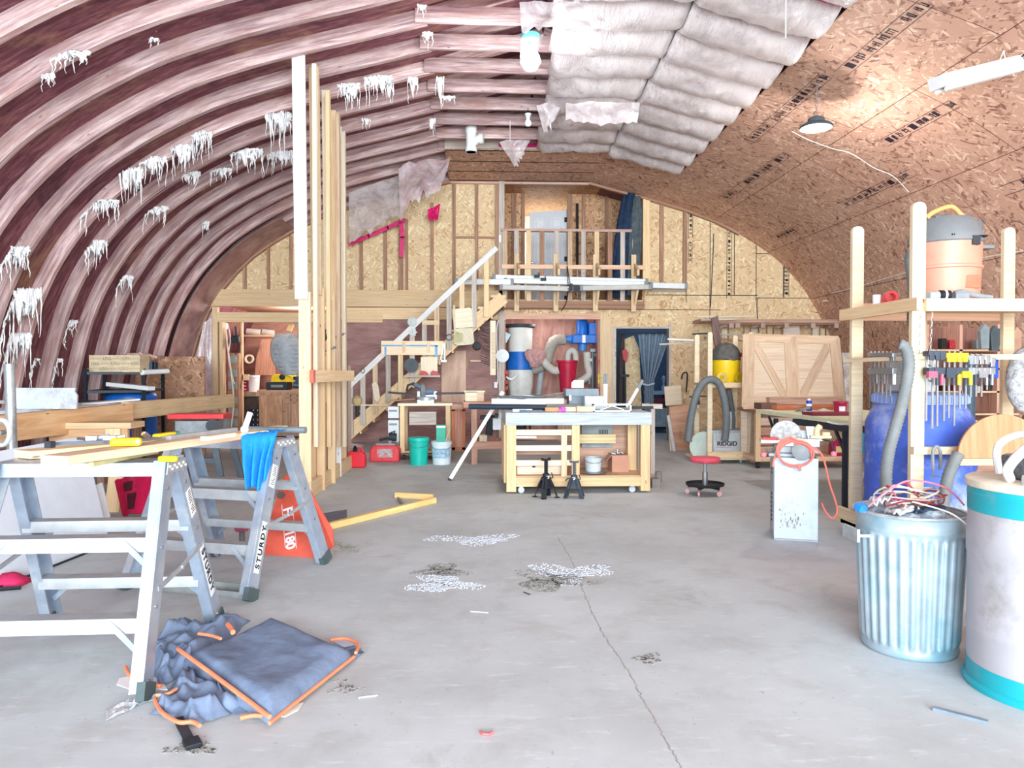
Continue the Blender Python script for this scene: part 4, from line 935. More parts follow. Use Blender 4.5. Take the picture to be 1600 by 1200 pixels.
# ---- doorway curtain and far room
t = thing('curtain', 'blue-grey curtain tied back in the doorway', 'curtain', P(1012, 700, YB+.3))
m = MB()
def fnc(u, v):
    ys = 522+v*178; tl = 996 if v < .0 else 0
    k = abs(v-.43)/.43 if v < .43 else (v-.43)/.57*.35
    k = max(.12, min(1, k)) if v < .43 else .12+.2*((v-.43)/.57)
    xl = 1013-(1013-997)*k; xr = 1016+(1046-1016)*k
    if v >= .43: xl = 1005-(1)*0+2; xr = 1020
    if v < .43: xl = 997+(1007-997)*(v/.43); xr = 1046-(1046-1019)*(v/.43)**1.1
    p = P(xl+(xr-xl)*u, ys, YB+.22); p.y += .045*math.sin(u*30+.6*math.sin(v*5)); return p
m.grid(fnc, 60, 30, .006); wpart(m, 'cloth', pm('#7e8fa3', .8, var=.1), t, smooth=180)
m = MB(); m.tube([P(1004, 600, YB+.1), P(1013, 602, YB+.07), P(1022, 599, YB+.1)], .02, 6); wpart(m, 'tie_band', pm('#b7c4d2', .6), t); m = MB(); m.cyl(P(964, 521, YB+.2), P(1046, 521, YB+.2), .015, n=8); wpart(m, 'rod', DARK, t)
m = MB(); ppoly(m, [(976, 530), (990, 524), (999, 545), (1003, 640), (1002, 702), (980, 702)], YB+.7, .02); solo(m, 'leaning_strand_board', OSB_W, 'rough strand board sheet leaning inside the doorway', 'board')
t = thing('push_broom', 'dark push broom leaning upside down in the doorway', 'broom', P(977, 700, YB+.25))
m = MB(); m.cyl(P(977, 702, YB+.25), P(977, 588, YB+.25), .018, n=8); wpart(m, 'handle', DARK, t); m = MB(); bxp(m, 970, 985, 585, 589, YB+.2, .06); wpart(m, 'head', BLACK, t)
m = MB(); ppoly(m, [(966, 700), (968, 560), (972, 520), (976, 522), (973, 600), (975, 700)], YB+.4, .05); solo(m, 'dark_coat', pm('#4a3a36', .9), 'dark brown coat hanging just inside the doorway', 'coat')
m = MB(); ppoly(m, [(972, 548), (978, 545), (982, 552), (979, 566), (974, 562)], YB+.33, .04); solo(m, 'pink_rag', pm('#c45a62', .9), 'small pink rag hanging inside the doorway', 'rag')
t = thing('white_cabinet', 'low white cabinet in the blue room beyond the doorway', 'cabinet', P(1033, 675, 15.6)); m = MB(); bxp(m, 1020, 1050, 638, 668, 15.5, .5); wpart(m, 'body', pm('#b9c6d6', .5), t, bevel=.01); m = MB(); bxp(m, 1018, 1052, 612, 617, 15.4, .6); wpart(m, 'counter', pm('#9db0c6', .5), t)
m = MB(); bxp(m, 1024, 1036, 640, 660, 15.48, .02); wpart(m, 'door', pm('#a7b6c8', .5), t)
m = MB(); m.lathe([(0, 0), (.05, 0), (.05, .1), (.02, .16), (.035, .22), (.05, .3), (0, .36)], P(1037, 612, 15.65), 14); solo(m, 'glass_jug', pm('#9fb6cc', .15, alpha=.7), 'glass jug on the counter in the blue room', 'jug', smooth=True)
m = MB(); m.cbox(P(1030, 626, 15.6), .3, .2, .12); m.cbox(P(1044, 622, 15.6), .2, .2, .15); solo(m, 'boxes', pm('#7c3550', .5), 'maroon box on the shelf in the blue room', 'box')
# ================================================================ SHOP ROOM, LEFT BACK
YS2 = 14.6
t = thing('wooden_cabinet', 'warm brown wooden cabinet with flame grain door in the shop room', 'cabinet', P(438, 668, YS2))
z0c = 0
def box_w(t, name, mt, q, Y, dep, bevel=0): m = MB(); bxp(m, *q, Y, dep); return wpart(m, name, mt, t, bevel=bevel)
x0, x1 = Xp(410, YS2), Xp(470, YS2)
m = MB(); m.box(x0, x1, YS2, YS2+.6, .06, Zp(613, YS2)); wpart(m, 'body', OAK, t)
m = MB(); m.box(x0-.03, x1+.03, YS2-.03, YS2+.63, Zp(613, YS2), Zp(609, YS2)); wpart(m, 'countertop', OAK, t)
m = MB(); m.box(Xp(413, YS2), Xp(446, YS2), YS2-.02, YS2, .12, Zp(617, YS2)); o = wpart(m, 'door', wood('#a2785e', '#d3a988', gs=5, knots=False), t, bevel=.006)
m = MB(); m.cyl(P(443, 643, YS2-.02), P(443, 643, YS2-.05), .012, n=8); wpart(m, 'knob', DARK, o)
for k in range(2):
    m = MB(); m.box(Xp(449+k*10.5, YS2), Xp(458+k*10.5, YS2), YS2-.02, YS2, .12, Zp(630, YS2)); wpart(m, 'door', OAK, t, bevel=.006)
for k in range(2):
    for j in range(2):
        m = MB(); m.box(Xp(449+j*10.5, YS2), Xp(458+j*10.5, YS2), YS2-.03, YS2, Zp(621+k*7, YS2), Zp(615.5+k*7, YS2)); o = wpart(m, 'drawer', OAK, t, bevel=.004)
        m = MB(); m.cyl(P(453.5+j*10.5, 618+k*7, YS2-.03), P(453.5+j*10.5, 618+k*7, YS2-.06), .012, n=8); wpart(m, 'knob', DARK, o)
t = thing('planer', 'yellow and black benchtop planer on the wooden cabinet', 'planer', P(438, 609, YS2+.3))
YP_ = YS2+.1
m = MB(); m.prism(pxl([(423, 597), (424, 587), (430, 585), (452, 586), (462, 590), (462, 597)], YP_), (0, .4, 0)); wpart(m, 'top_housing', YEL, t, bevel=.01)
m = MB(); bxp(m, 420, 453, 597, 608.6, YP_, .4); wpart(m, 'base', pm('#22303c', .5), t, bevel=.01)
m = MB(); bxp(m, 428, 446, 601, 605, YP_-.01, .02); wpart(m, 'label_plate', GREY, t); m = MB(); m.lathe([(0, .05), (.05, .045), (.06, 0), (0, 0)], P(441, 589, YP_), 14, axis=(0, -1, 0)); wpart(m, 'crank', BLACK, t, smooth=True)
m = MB(); bxp(m, 462, 472, 588, 604, YP_, .3); m.cyl(P(458, 604, YP_-.05), P(470, 604, YP_-.05), .04, n=10); wpart(m, 'motor', pm('#2b4660', .5), t)
t = thing('grey_boat_seat', 'weathered grey ribbed plastic seat shell hanging in the shop room', 'seat', P(450, 585, 14.1))
def fseat(u, v):
    w_ = [14, 24, 27, 28, 26, 20, 10][min(6, int(v*6.001))]; w2 = [14, 24, 27, 28, 26, 20, 10][min(6, int(v*6.001)+1)]; f = v*6-int(v*6); hw = w_*(1-f)+w2*f
    cx_ = 448+8*v-3; x = cx_+(u-.5)*hw*1.75; p = P(x, 523+62*v, 14.1); p.y -= .16*math.sin(PI*u)*math.sin(PI*(.15+.7*v))+.012*math.sin(v*60)*(1 if .25 < abs(u-.5)*2 < .8 else 0); return p
m = MB(); m.grid(fseat, 24, 60, .03); wpart(m, 'shell', pm('#b5bfc8', .6, var=.15), t, smooth=180)
m = MB(); m.beam(P(464, 528, 14.15), P(470, 503, 14.15), .05, .03); wpart(m, 'strap', GREY, t); m = MB(); bxp(m, 463, 473, 499, 509, 14.1, .08); wpart(m, 'hook_bracket', pm('#8fa0ae', .5), t)
t = thing('bin_column', 'tall column of dull green drawers at the left of the shop room', 'drawer unit', P(371, 668, 14.3))
m = MB(); m.box(Xp(362, 14.3), Xp(379, 14.3), 14.32, 14.6, 0, Zp(552, 14.3)); wpart(m, 'frame', BROWNW, t)
for k in range(6):
    y = [556, 577, 596, 619, 637, 653][k]; m = MB(); bxp(m, 363, 376, y, y+12, 14.27, .05); o = wpart(m, 'drawer', pm('#9ba39b', .6), t, bevel=.004); m = MB(); m.tube([P(368, y+1, 14.27), P(369.5, y-1.5, 14.2), P(371, y+1, 14.27)], .008, 5); wpart(m, 'handle', CHROME, o)
t = thing('dark_drawer_unit', 'low navy drawer unit with small white knobs under the shop counter', 'drawer unit', P(396, 668, 15.0))
m = MB(); m.box(Xp(384, 15), Xp(407, 15), 15.02, 15.4, 0, Zp(620, 15)); wpart(m, 'frame', pm('#5a4a44', .6), t)
for j in range(2):
    for k in range(4):
        m = MB(); bxp(m, 393.5+j*6.5, 399+j*6.5, 638+k*7.5, 644+k*7.5, 14.98, .04); o = wpart(m, 'drawer', pm('#1f2b44', .5), t); m = MB(); m.cyl(P(396+j*6.5, 641+k*7.5, 14.98), P(396+j*6.5, 641+k*7.5, 14.95), .012, n=6); wpart(m, 'knob', WHITE, o)
m = MB(); bxp(m, 355, 405, 612, 619, 14.95, .6); solo(m, 'shop_counter', wood('#a08468', '#c7ab8c'), 'grey-brown counter along the left of the shop room', 'counter')
def pail(px0, px1, y0, y1, Y, mt, lab, name='pail', cat='bucket', lid=None, lab_c=None, taper=.86, handle=True, z0=None):
    r = (px1-px0)/2/FPX*Y; cx_ = Xp((px0+px1)/2, Y); zb = Zp(y1, Y) if z0 is None else z0; zt = Zp(y0, Y); t = thing(name, lab, cat, (cx_, Y, zb)); H = zt-zb
    m = MB(); m.lathe([(0, .003), (r*taper, 0), (r*taper, .005), (r*.98, H*.86), (r*1.03, H*.87), (r*1.03, H*.91), (r*.99, H*.92), (r*1.03, H*.97), (r*1.03, H), (r*.95, H), (r*.93, H*.9), (r*(taper-.04), .02), (0, .02)], n=30); part(m, 'body', mt, t, smooth=True)
    if lid: m = MB(); m.lathe([(0, H+.012), (r*.95, H+.012), (r*1.06, H+.006), (r*1.06, H-.03), (r*1.0, H-.03)], n=30); part(m, 'lid', lid, t, smooth=True)
    if lab_c: m = MB(); m.lathe([(r*(taper+.13)*1.005, H*.3), (r*(taper+.13)*1.035, H*.72)], n=16, cap=False, a0=PI*1.2, a1=PI*1.8); part(m, 'label', lab_c, t)
    if handle: m = MB(); m.tube([(r*1.04*math.cos(a), -.02-.1*r*math.sin(a), H*.85-.55*H*math.sin(a)*.8-.0) for a in [PI*i/12 for i in range(13)]] if False else [(r*1.05*math.cos(PI*i/12), -r*1.02*math.sin(PI*i/12)*1.0-.002, H*.88-.22*H*math.sin(PI*i/12)) for i in range(13)], .003, 5); part(m, 'handle', STEEL, t)
    return t
pail(393, 411, 586, 612, 15.2, WHITE, 'white pail on the shop room counter', handle=False)
m = MB(); bxp(m, 384, 393, 592, 611, 15.1, .25); o = solo(m, 'magenta_box', pm('#a3234f', .5), 'magenta carton on the shop counter beside the white pail', 'box'); m = MB(); [bxp(m, 386, 390, y, y+1.5, 15.08, .02) for y in (597, 602, 607)]; wpart(m, 'slot', WHITE, o)
m = MB(); bxp(m, 380, 394, 585, 594, 14.5, .05); m.lathe([(0, .01), (.025, .01), (.025, 0)], P(388, 589.5, 14.5), 10, axis=(0, -1, 0)); solo(m, 'birdhouse_block', PINE2, 'pinkish wood block with a hole above the magenta carton', 'block')
m = MB(); m.lathe([(.055, 0), (.09, 0), (.09, .03), (.055, .03), (.055, 0)], P(390, 561, 14.6), 20, axis=(0, -1, 0), cap=False); solo(m, 'wooden_ring', PALE, 'pale wooden ring hung on the shop room stud', 'ring')
m = MB(); m.box(Xp(382.5, 14.5), Xp(385.5, 14.5), 14.5, 14.55, 0, 2.4); solo(m, 'shop_stud', PINE2, 'thin stud standing in the shop room behind the drawers', 'stud')
m = MB(); ppoly(m, [(409, 530), (430, 529), (430, 586), (398, 586), (400, 560)], 16.4, .03); solo(m, 'plywood_offcut', wood('#9c6a54', '#bd8a72', knots=False), 'brown curved panel standing against the shop room wall', 'panel')
for i, (a, b, y, c_) in enumerate(((386, 408, 518, '#b0a79c'), (410, 428, 519, '#8f8a84'))):
    m = MB(); m.cyl(P(a, y, 15.8), P(b, y+2, 15.8), .07, n=14); solo(m, 'rolled_material', pm(c_, .7), 'grey roll on the high shelf in the shop room, %s one' % ['lighter', 'darker'][i], 'roll', smooth=True)
m = MB(); bxp(m, 385, 430, 524, 527, 15.7, .3); solo(m, 'high_shelf', BROWNW, 'high brown shelf in the shop room', 'shelf')
m = MB(); ppoly(m, [(447, 516), (451, 507), (459, 507), (455, 518)], 14.8, .05); solo(m, 'yellow_card', pm('#e8d79f', .6), 'pale yellow block hung near the top of the shop room', 'block')
m = MB(); m.tube(curve([P(352, 508, 14.0), P(356, 545, 13.95), P(362, 590, 13.95), P(365, 630, 14.0), P(361, 668, 14.0)], 6), .014, 6); m2 = MB(); m2.tube(curve([P(356, 506, 14.0), P(360, 530, 13.95), P(357, 560, 13.95), P(366, 600, 13.95)], 6), .01, 6)
solo(m, 'white_cable', CABLEW, 'long white cable hanging at the left side of the shop opening', 'cable'); solo(m2, 'white_cable', CABLEW, 'shorter white cable looping beside the long white cable', 'cable')
m = MB(); m.tube([P(368, 510, 14.0), P(369, 525, 14.0)], .02, 8); m.tube(curve([P(367, 533, 14), P(366, 550, 14), P(370, 552, 14), P(371, 535, 14), P(369, 510, 14)], 5), .008, 5); m.cbox(P(368, 530, 14.0), .14, .08, .12, 0, .5); solo(m, 'hanging_plug', DARK, 'black plug adapter hanging in the shop opening', 'plug')
m = MB(); bxp(m, 354, 361, 506, 515, 14.0, .08); solo(m, 'junction_box', WHITE, 'white box high on the shop room left post', 'box')

# ================================================================ LEFT SIDE
# long timbers
a, b = P(0, 672, 6.5), P(203, 647, 8.3); a2 = P(-120, 684, 5.9)
BEAMW = wood('#d3a172', '#e9bf92', gs=10); 
m = MB(); m.beam(a2, b, .09, .24); tb = solo(m, 'timber_beam', BEAMW, 'thick honey brown timber beam on edge along the left wall, nearer piece', 'beam', bevel=.004, kind='thing')
a, b = P(195, 642, 8.25), P(362, 626, 10.9); m = MB(); m.beam(a, b, .09, .19); tb = solo(m, 'timber_beam', PINE2, 'slimmer timber beam reaching back to the film covered corner, farther piece', 'beam', bevel=.004, kind='thing')
t = thing('timber_table', 'long white-topped table running behind the timber beam', 'table', (-4.75, 8, 0))
tp = .93
m = MB(); m.prism([(-4.95, 5.9, tp), (-4.53, 5.9, tp), (-3.87, 9.0, tp), (-4.5, 9.0, tp)], (0, 0, .03)); wpart(m, 'tabletop', pm('#dfe5ec', .45, var=.05), t)
for x, y in ((-4.8, 6.4), (-4.55, 6.4), (-4.4, 8.8), (-4.0, 8.8)):
    m = MB(); m.box(x-.04, x+.04, y-.04, y+.04, 0, tp); wpart(m, 'leg', BROWNW, t)
m = MB(); m.beam((-4.72, 6.5, .5), (-4.42, 8.8, .5), .04, .12); wpart(m, 'brace', BROWNW, t)
# moulded white board
def ogee(px0, px1, py0, py1, Y):
    return [(px0, py0), (px1, py0), (px1-1, py0+6), (px1+3, py0+12), (px1+2, py1), (px0+3, py1), (px0+2, py0+14), (px0+4, py0+8)]
m = MB(); ppoly(m, ogee(8, 117, 606, 639, 7.2), 7.2, .03); solo(m, 'moulded_board', pm('#d7dee6', .5, var=.08, dirt='#b3b4b6'), 'white board with curved ends standing on the long table', 'board', bevel=.003)
m = MB(); m.beam(P(121, 632, 8.2), P(212, 624, 8.7), .2, .02); solo(m, 'white_strip', WHITE, 'white board lying on the long table right of the moulded board', 'board')
m = MB(); m.beam(P(118, 627, 8.7), P(150, 628, 8.7), .12, .03); solo(m, 'black_strip', BLACK, 'short black strip lying behind the white board', 'strip')
m = MB(); m.beam(P(-5, 628, 7.6), P(9, 628, 7.6), .2, .03); solo(m, 'white_offcut', WHITE, 'white offcut at the left end of the long table', 'board')
m = MB(); c = P(21, 640, 6.2); m.cyl((c.x, 6.2, 0), (c.x-.03, 6.2, Zp(569, 6.2)), .04, n=20); solo(m, 'metal_post', GALV, 'round galvanised post standing in front of the timber beam', 'post', smooth=True)
t = thing('flywheel', 'cream spoked wheel at the left frame edge beside the metal post', 'wheel', P(2, 676, 5.95)); c = P(2, 676, 5.95)
m = MB(); m.tube([c+V((.065*math.cos(q*PI/12), 0, .1*math.sin(q*PI/12))) for q in range(24)], .018, 8, closed=True); wpart(m, 'rim', pm('#ddd9d3', .5), t, smooth=True); m = MB(); m.tube([c+V((.04*math.cos(q*PI/12), .01, .07*math.sin(q*PI/12))) for q in range(24)], .006, 6, closed=True); m.cyl(c+V((0, -.03, 0)), c+V((0, .03, 0)), .02, n=10); wpart(m, 'hub', GREY, t)
# white leaning panel
bn, bf = V((-3.02, 3.75, 0)), G(172, 848); bf.z = 0
tf, tn = P(131, 681, 5.95), P(-100, 706, 4.15)
m = MB(); poly = [bn, bf, bf.lerp(tf, .9)+(tf-tn).normalized()*.0, tf+(bf-tf).normalized()*.06+(tf-tn).normalized()*.02, tf-(tf-tn).normalized()*.06, tn]
nrm = (bf-bn).cross(tf-bn).normalized(); poly = [p-nrm*((p-bn).dot(nrm)) for p in poly]
m.prism(poly, nrm*-.02); solo(m, 'white_sheet', pm('#dfe6f2', .4, var=.03), 'large white sheet with a rounded corner leaning beside the ladders', 'panel', bevel=.004)
m = MB(); m.beam(bn+V((.03, 0, .006)), bf+V((.03, 0, .006)), .012, .012); solo(m, 'edging_strip', BLACK, 'thin black edging strip on the floor under the white sheet', 'strip')
# plywood bench behind
t = thing('plywood_bench', 'low plywood bench under the timber beam with a pine block on its side', 'bench', P(165, 740, 7.3))
m = MB(); m.box(Xp(95, 7.3), Xp(216, 7.3), 7.3, 7.6, Zp(668, 7.3), Zp(659, 7.3)); wpart(m, 'top', PINE2, t); m = MB(); m.box(Xp(95, 7.35), Xp(212, 7.35), 7.34, 7.38, Zp(700, 7.3), Zp(668, 7.3)); wpart(m, 'front_panel', wood('#d19f76', '#e6ba92', gs=8), t)
m = MB(); bxp(m, 178, 200, 667, 690, 7.3, .04); wpart(m, 'block', PINE, t)
for px in (104, 205): m = MB(); m.box(Xp(px-4, 7.35), Xp(px+4, 7.35), 7.4, 7.5, 0, Zp(690, 7.3)); wpart(m, 'leg', BROWNW, t)
m = MB(); m.beam(P(175, 800, 7.05), P(184, 728, 7.1), .13, .03, up=(0, 1, 0)); solo(m, 'leaning_plank', PINE2, 'pale plank leaning behind the maroon vehicle panel', 'plank')
m = MB(); m.beam(P(166, 815, 6.0)+V((0,0,0)), P(153, 757, 6.1), .07, .02, up=(0, 1, 0)); solo(m, 'white_offcut', WHITE, 'narrow white offcut leaning at the right edge of the white sheet', 'board')
# maroon vehicle panel
t = thing('vehicle_hood', 'maroon car body panel with two dark vents propped on the floor', 'car panel', P(210, 803, 6.8))
YV = 6.8
def fvp(u, v):
    l = V((166+ (v)*33 , 757+46*v)); r = V((256-16*v, 737+(66)*v)) ; q = V((l.x+(r.x-l.x)*u, l.y+(r.y-l.y)*u-3*math.sin(PI*u)))
    p = P(q.x, q.y, YV); p.y += -.10*math.sin(PI*u)+.25*(1-v); return p
m = MB(); m.grid(fvp, 20, 14, .02); wpart(m, 'panel_skin', pm('#b81846', .25, var=.1, coat=.5), t, smooth=60)
m = MB(); m.tube([fvp(0, v/8)+V((0, -.03, 0)) for v in range(9)], .03, 6); m.tube([fvp(.03+u/8*.9, .30)+V((0, -.02, 0)) for u in range(9)], .012, 5); wpart(m, 'rib', pm('#b81846', .25, var=.1, coat=.5), t)
for (u0, u1, v0, v1) in ((.13, .34, .12, .36), (.22, .46, .45, .85)):
    m = MB(); m.grid(lambda u, v: fvp(u0+(u1-u0)*u, v0+(v1-v0)*v)+V((0, -.03, 0)), 4, 4, .006); wpart(m, 'vent', pm('#4a1426', .6), t)
m = MB(); ppoly(m, [(175, 750), (240, 733), (252, 738), (246, 745), (176, 754)], 7.2, .02); wpart(m, 'back_flange', pm('#7d1030', .3), t)
# black wire rack with boxes
t = thing('black_rack', 'small black metal rack behind the timber beam', 'shelf', (-5.05, 9.4, 0))
YK = 9.6
cs = {(0, 0): (Xp(149, YK), YK), (1, 0): (Xp(236, 9.9), 9.9), (0, 1): (Xp(178, 10.7), 10.7), (1, 1): (Xp(265, 10.9), 10.9)}
BM = pm('#1e2733', .45)
for k, (x, y) in cs.items(): m = MB(); m.box(x-.02, x+.02, y-.02, y+.02, 0, Zp(576, 9.8)); wpart(m, 'post', BM, t)
for zt in (Zp(583, 9.8), Zp(611, 9.8), .25):
    m = MB(); q = [V((*cs[k], zt)) for k in ((0, 0), (1, 0), (1, 1), (0, 1))]
    for i in range(4): m.beam(q[i], q[(i+1) % 4], .02, .035)
    m.prism([p+V((0, 0, .0)) for p in q], (0, 0, .012)); wpart(m, 'shelf', BM, t)
zt = Zp(583, 9.8)+.013
t = thing('long_carton', 'long printed cardboard carton on top of the black rack', 'box', (Xp(190, 9.75), 9.9, zt))
m = MB(); m.box(Xp(153, 9.75), Xp(229, 9.75), 9.78, 10.05, zt, zt+.22); wpart(m, 'carton', pm('#d9c3a3', .8), t)
def text3(s, size, mt, M, name, parent, ext=.001, align='CENTER', bold=0, sp=1.0):
    cu = bpy.data.curves.new(name, 'FONT'); cu.body = s; cu.size = size; cu.extrude = ext; cu.align_x = align; cu.align_y = 'CENTER'; cu.offset = bold; cu.space_character = sp
    tmp = bpy.data.objects.new(name, cu); COL.objects.link(tmp); bpy.context.view_layer.update()
    me = bpy.data.meshes.new_from_object(tmp.evaluated_get(bpy.context.evaluated_depsgraph_get())); bpy.data.objects.remove(tmp); bpy.data.curves.remove(cu)
    me.transform(M); me.materials.append(mt); me.name = name; o = bpy.data.objects.new(name, me); COL.objects.link(o)
    if parent: me.transform(wm(parent).inverted()); o.parent = parent
    return o
def MX(o, x, z):                          # text plane: origin, x direction, up direction
    x = V(x).normalized(); z = V(z); z = (z-x*x.dot(z)).normalized(); n = x.cross(z); return Matrix(((x.x, z.x, n.x, o[0]), (x.y, z.y, n.y, o[1]), (x.z, z.z, n.z, o[2]), (0, 0, 0, 1)))
for i in range(5):
    for j in range(3):
        text3('USG' if (i+j) % 2 else 'SHEETROCK', .055 if (i+j) % 2 else .03, pm('#8c7a66', .8) if (i+j) % 2 else pm('#b9a58a', .8), MX((Xp(160+i*15, 9.75)+.02*j, 9.777, zt+.045+j*.065), (1, 0, .0), (0, 0, 1)), 'print', t)
m = MB(); m.grid(lambda u, v: P(176+70*u, 557-5*math.sin(u*PI), 10.1)+V((0, .25*v, .03*noise.noise(V((u*9, v*3, 1))))), 20, 4, .03); solo(m, 'wrapping_paper', pm('#b79a8c', .9, var=.3), 'crumpled wrapping lying on top of the long carton', 'paper')
m = MB(); m.cyl(P(222, 582, 9.85), P(262, 580, 10.3), .035, n=14); solo(m, 'white_tube', WHITE, 'white cardboard tube on the black rack in front of the blue tin', 'tube', smooth=True)
m = MB(); m.box(Xp(236, 10.3), Xp(249, 10.3), 10.35, 10.5, zt, zt+.14); m2 = MB(); m2.cyl((Xp(251, 10.3), 10.35, zt), (Xp(251, 10.3), 10.35, zt+.14), .035, n=12); solo(m, 'blue_tin', pm('#6f93c4', .4), 'pale blue box at the right end of the rack top', 'box'); solo(m2, 'black_can', BLACK, 'black can beside the pale blue box', 'can')
z2 = Zp(611, 9.8)+.013
m = MB(); m.beam(P(171, 600, 9.9), P(237, 607, 9.7), .12, .05); solo(m, 'light_housing', WHITE, 'long white light housing lying on the rack\'s middle shelf', 'light')
m = MB(); c = P(226, 604, 10.3); m.lathe([(.05, 0), (.04, .06), (.015, .1), (.03, .2), (.05, .26), (0, .27)], c+V((0, 0, -.05)), 12); solo(m, 'black_lamp', BLACK, 'small black stand on the rack\'s middle shelf', 'stand', smooth=True)
def barrel(cx_, cy, z0, r, H, mt, lab, name='barrel', ribs=(.33, .66), lid=None, grp=None, wob=0):
    t = thing(name, lab, 'barrel', (cx_, cy, z0), group=grp); m = MB(); pr = [(0, .02), (r*.93, .0), (r*.97, .02)]
    for i in range(25):
        f = .04+.9*i/24; k = 1+.0*f
        for rb in ribs: k += .03*math.exp(-((f-rb)/.018)**2)
        pr.append((r*k, H*f))
    pr += [(r*.95, H*.975), (r*.9, H), (0, H)]; m.lathe(pr, n=40); part(m, 'body', mt, t, smooth=True)
    if lid: m = MB(); m.lathe([(r*.96, H*.97), (r*1.0, H*.985), (r*1.0, H*1.01), (r*.93, H*1.01), (r*.9, H*1.0), (0, H*1.0)], n=40); part(m, 'lid_ring', lid, t, smooth=True)
    return t
barrel(Xp(217, 10.35), 10.35, .265, .33, .76, pm('#1f6fd0', .35, var=.15), 'blue plastic drum on the bottom shelf of the black rack', 'blue_drum')
m = MB(); m.box(-5.35, -4.3, 11.75, 11.8, .0, 1.55); solo(m, 'strand_board_offcut', osb('#7d5542', '#b98a6e', '#dcb391'), 'brown strand board offcut standing behind the black rack', 'board')
m = MB(); [m.tube([P(308+i*8, 632-j*0, 10.6)+V((.03*math.cos(a), 0, .07*math.sin(a))) for a in [PI*q/8 for q in range(-4, 12)]], .012, 6) for i in range(2) for j in (0,)]; 
for i in range(2):
    m = MB(); c = P(309+i*8.5, 631, 10.6); m.tube([c+V((.035*math.cos(PI*q/8), 0, .06*math.sin(PI*q/8))) for q in range(-3, 12)], .012, 6); m.cyl(c+V((.03, 0, .05)), c+V((.07, 0, .05)), .012, n=6); solo(m, 'white_clamp', WHITE, 'white hook shaped clamp at the far end of the beam, %s of the pair' % ['left', 'right'][i], 'clamp', 'pair of white hooks on the far beam')
# table saw with red fence
t = thing('table_saw', 'table saw with red top and grey legs behind the ladders', 'table saw', (Xp(320, 8.6), 8.6, 0))
m = MB(); m.box(Xp(276, 8.5), Xp(360, 8.5), 8.4, 8.7, Zp(653, 8.5), Zp(645, 8.5)); wpart(m, 'red_top', pm('#e2474c', .4), t, bevel=.01)
m = MB(); m.box(Xp(290, 8.6), Xp(350, 8.6), 8.45, 8.95, Zp(676, 8.6), Zp(655, 8.6)); wpart(m, 'body', pm('#9da3a8', .5, var=.2), t, bevel=.01)
for s, px in ((1, 294), (1, 346)):
    for dy in (0, .5):
        x = Xp(px, 8.6); d = -.14 if px < 320 else .14; m = MB(); m.beam((x+d, 8.45+dy+(-.08 if dy == 0 else .08), 0), (x, 8.45+dy, Zp(670, 8.6)), .07, .03, up=(0, 1, 0)); wpart(m, 'leg', pm('#5b6670', .5), t)
m = MB(); m.box(Xp(296, 8.4), Xp(344, 8.4), 8.42, 8.5, .28, .34); wpart(m, 'brace', pm('#5b6670', .5), t); m = MB(); m.cyl(P(332, 665, 8.4), P(332, 665, 8.3), .07, n=16); wpart(m, 'crank_wheel', DARK, t, smooth=True)

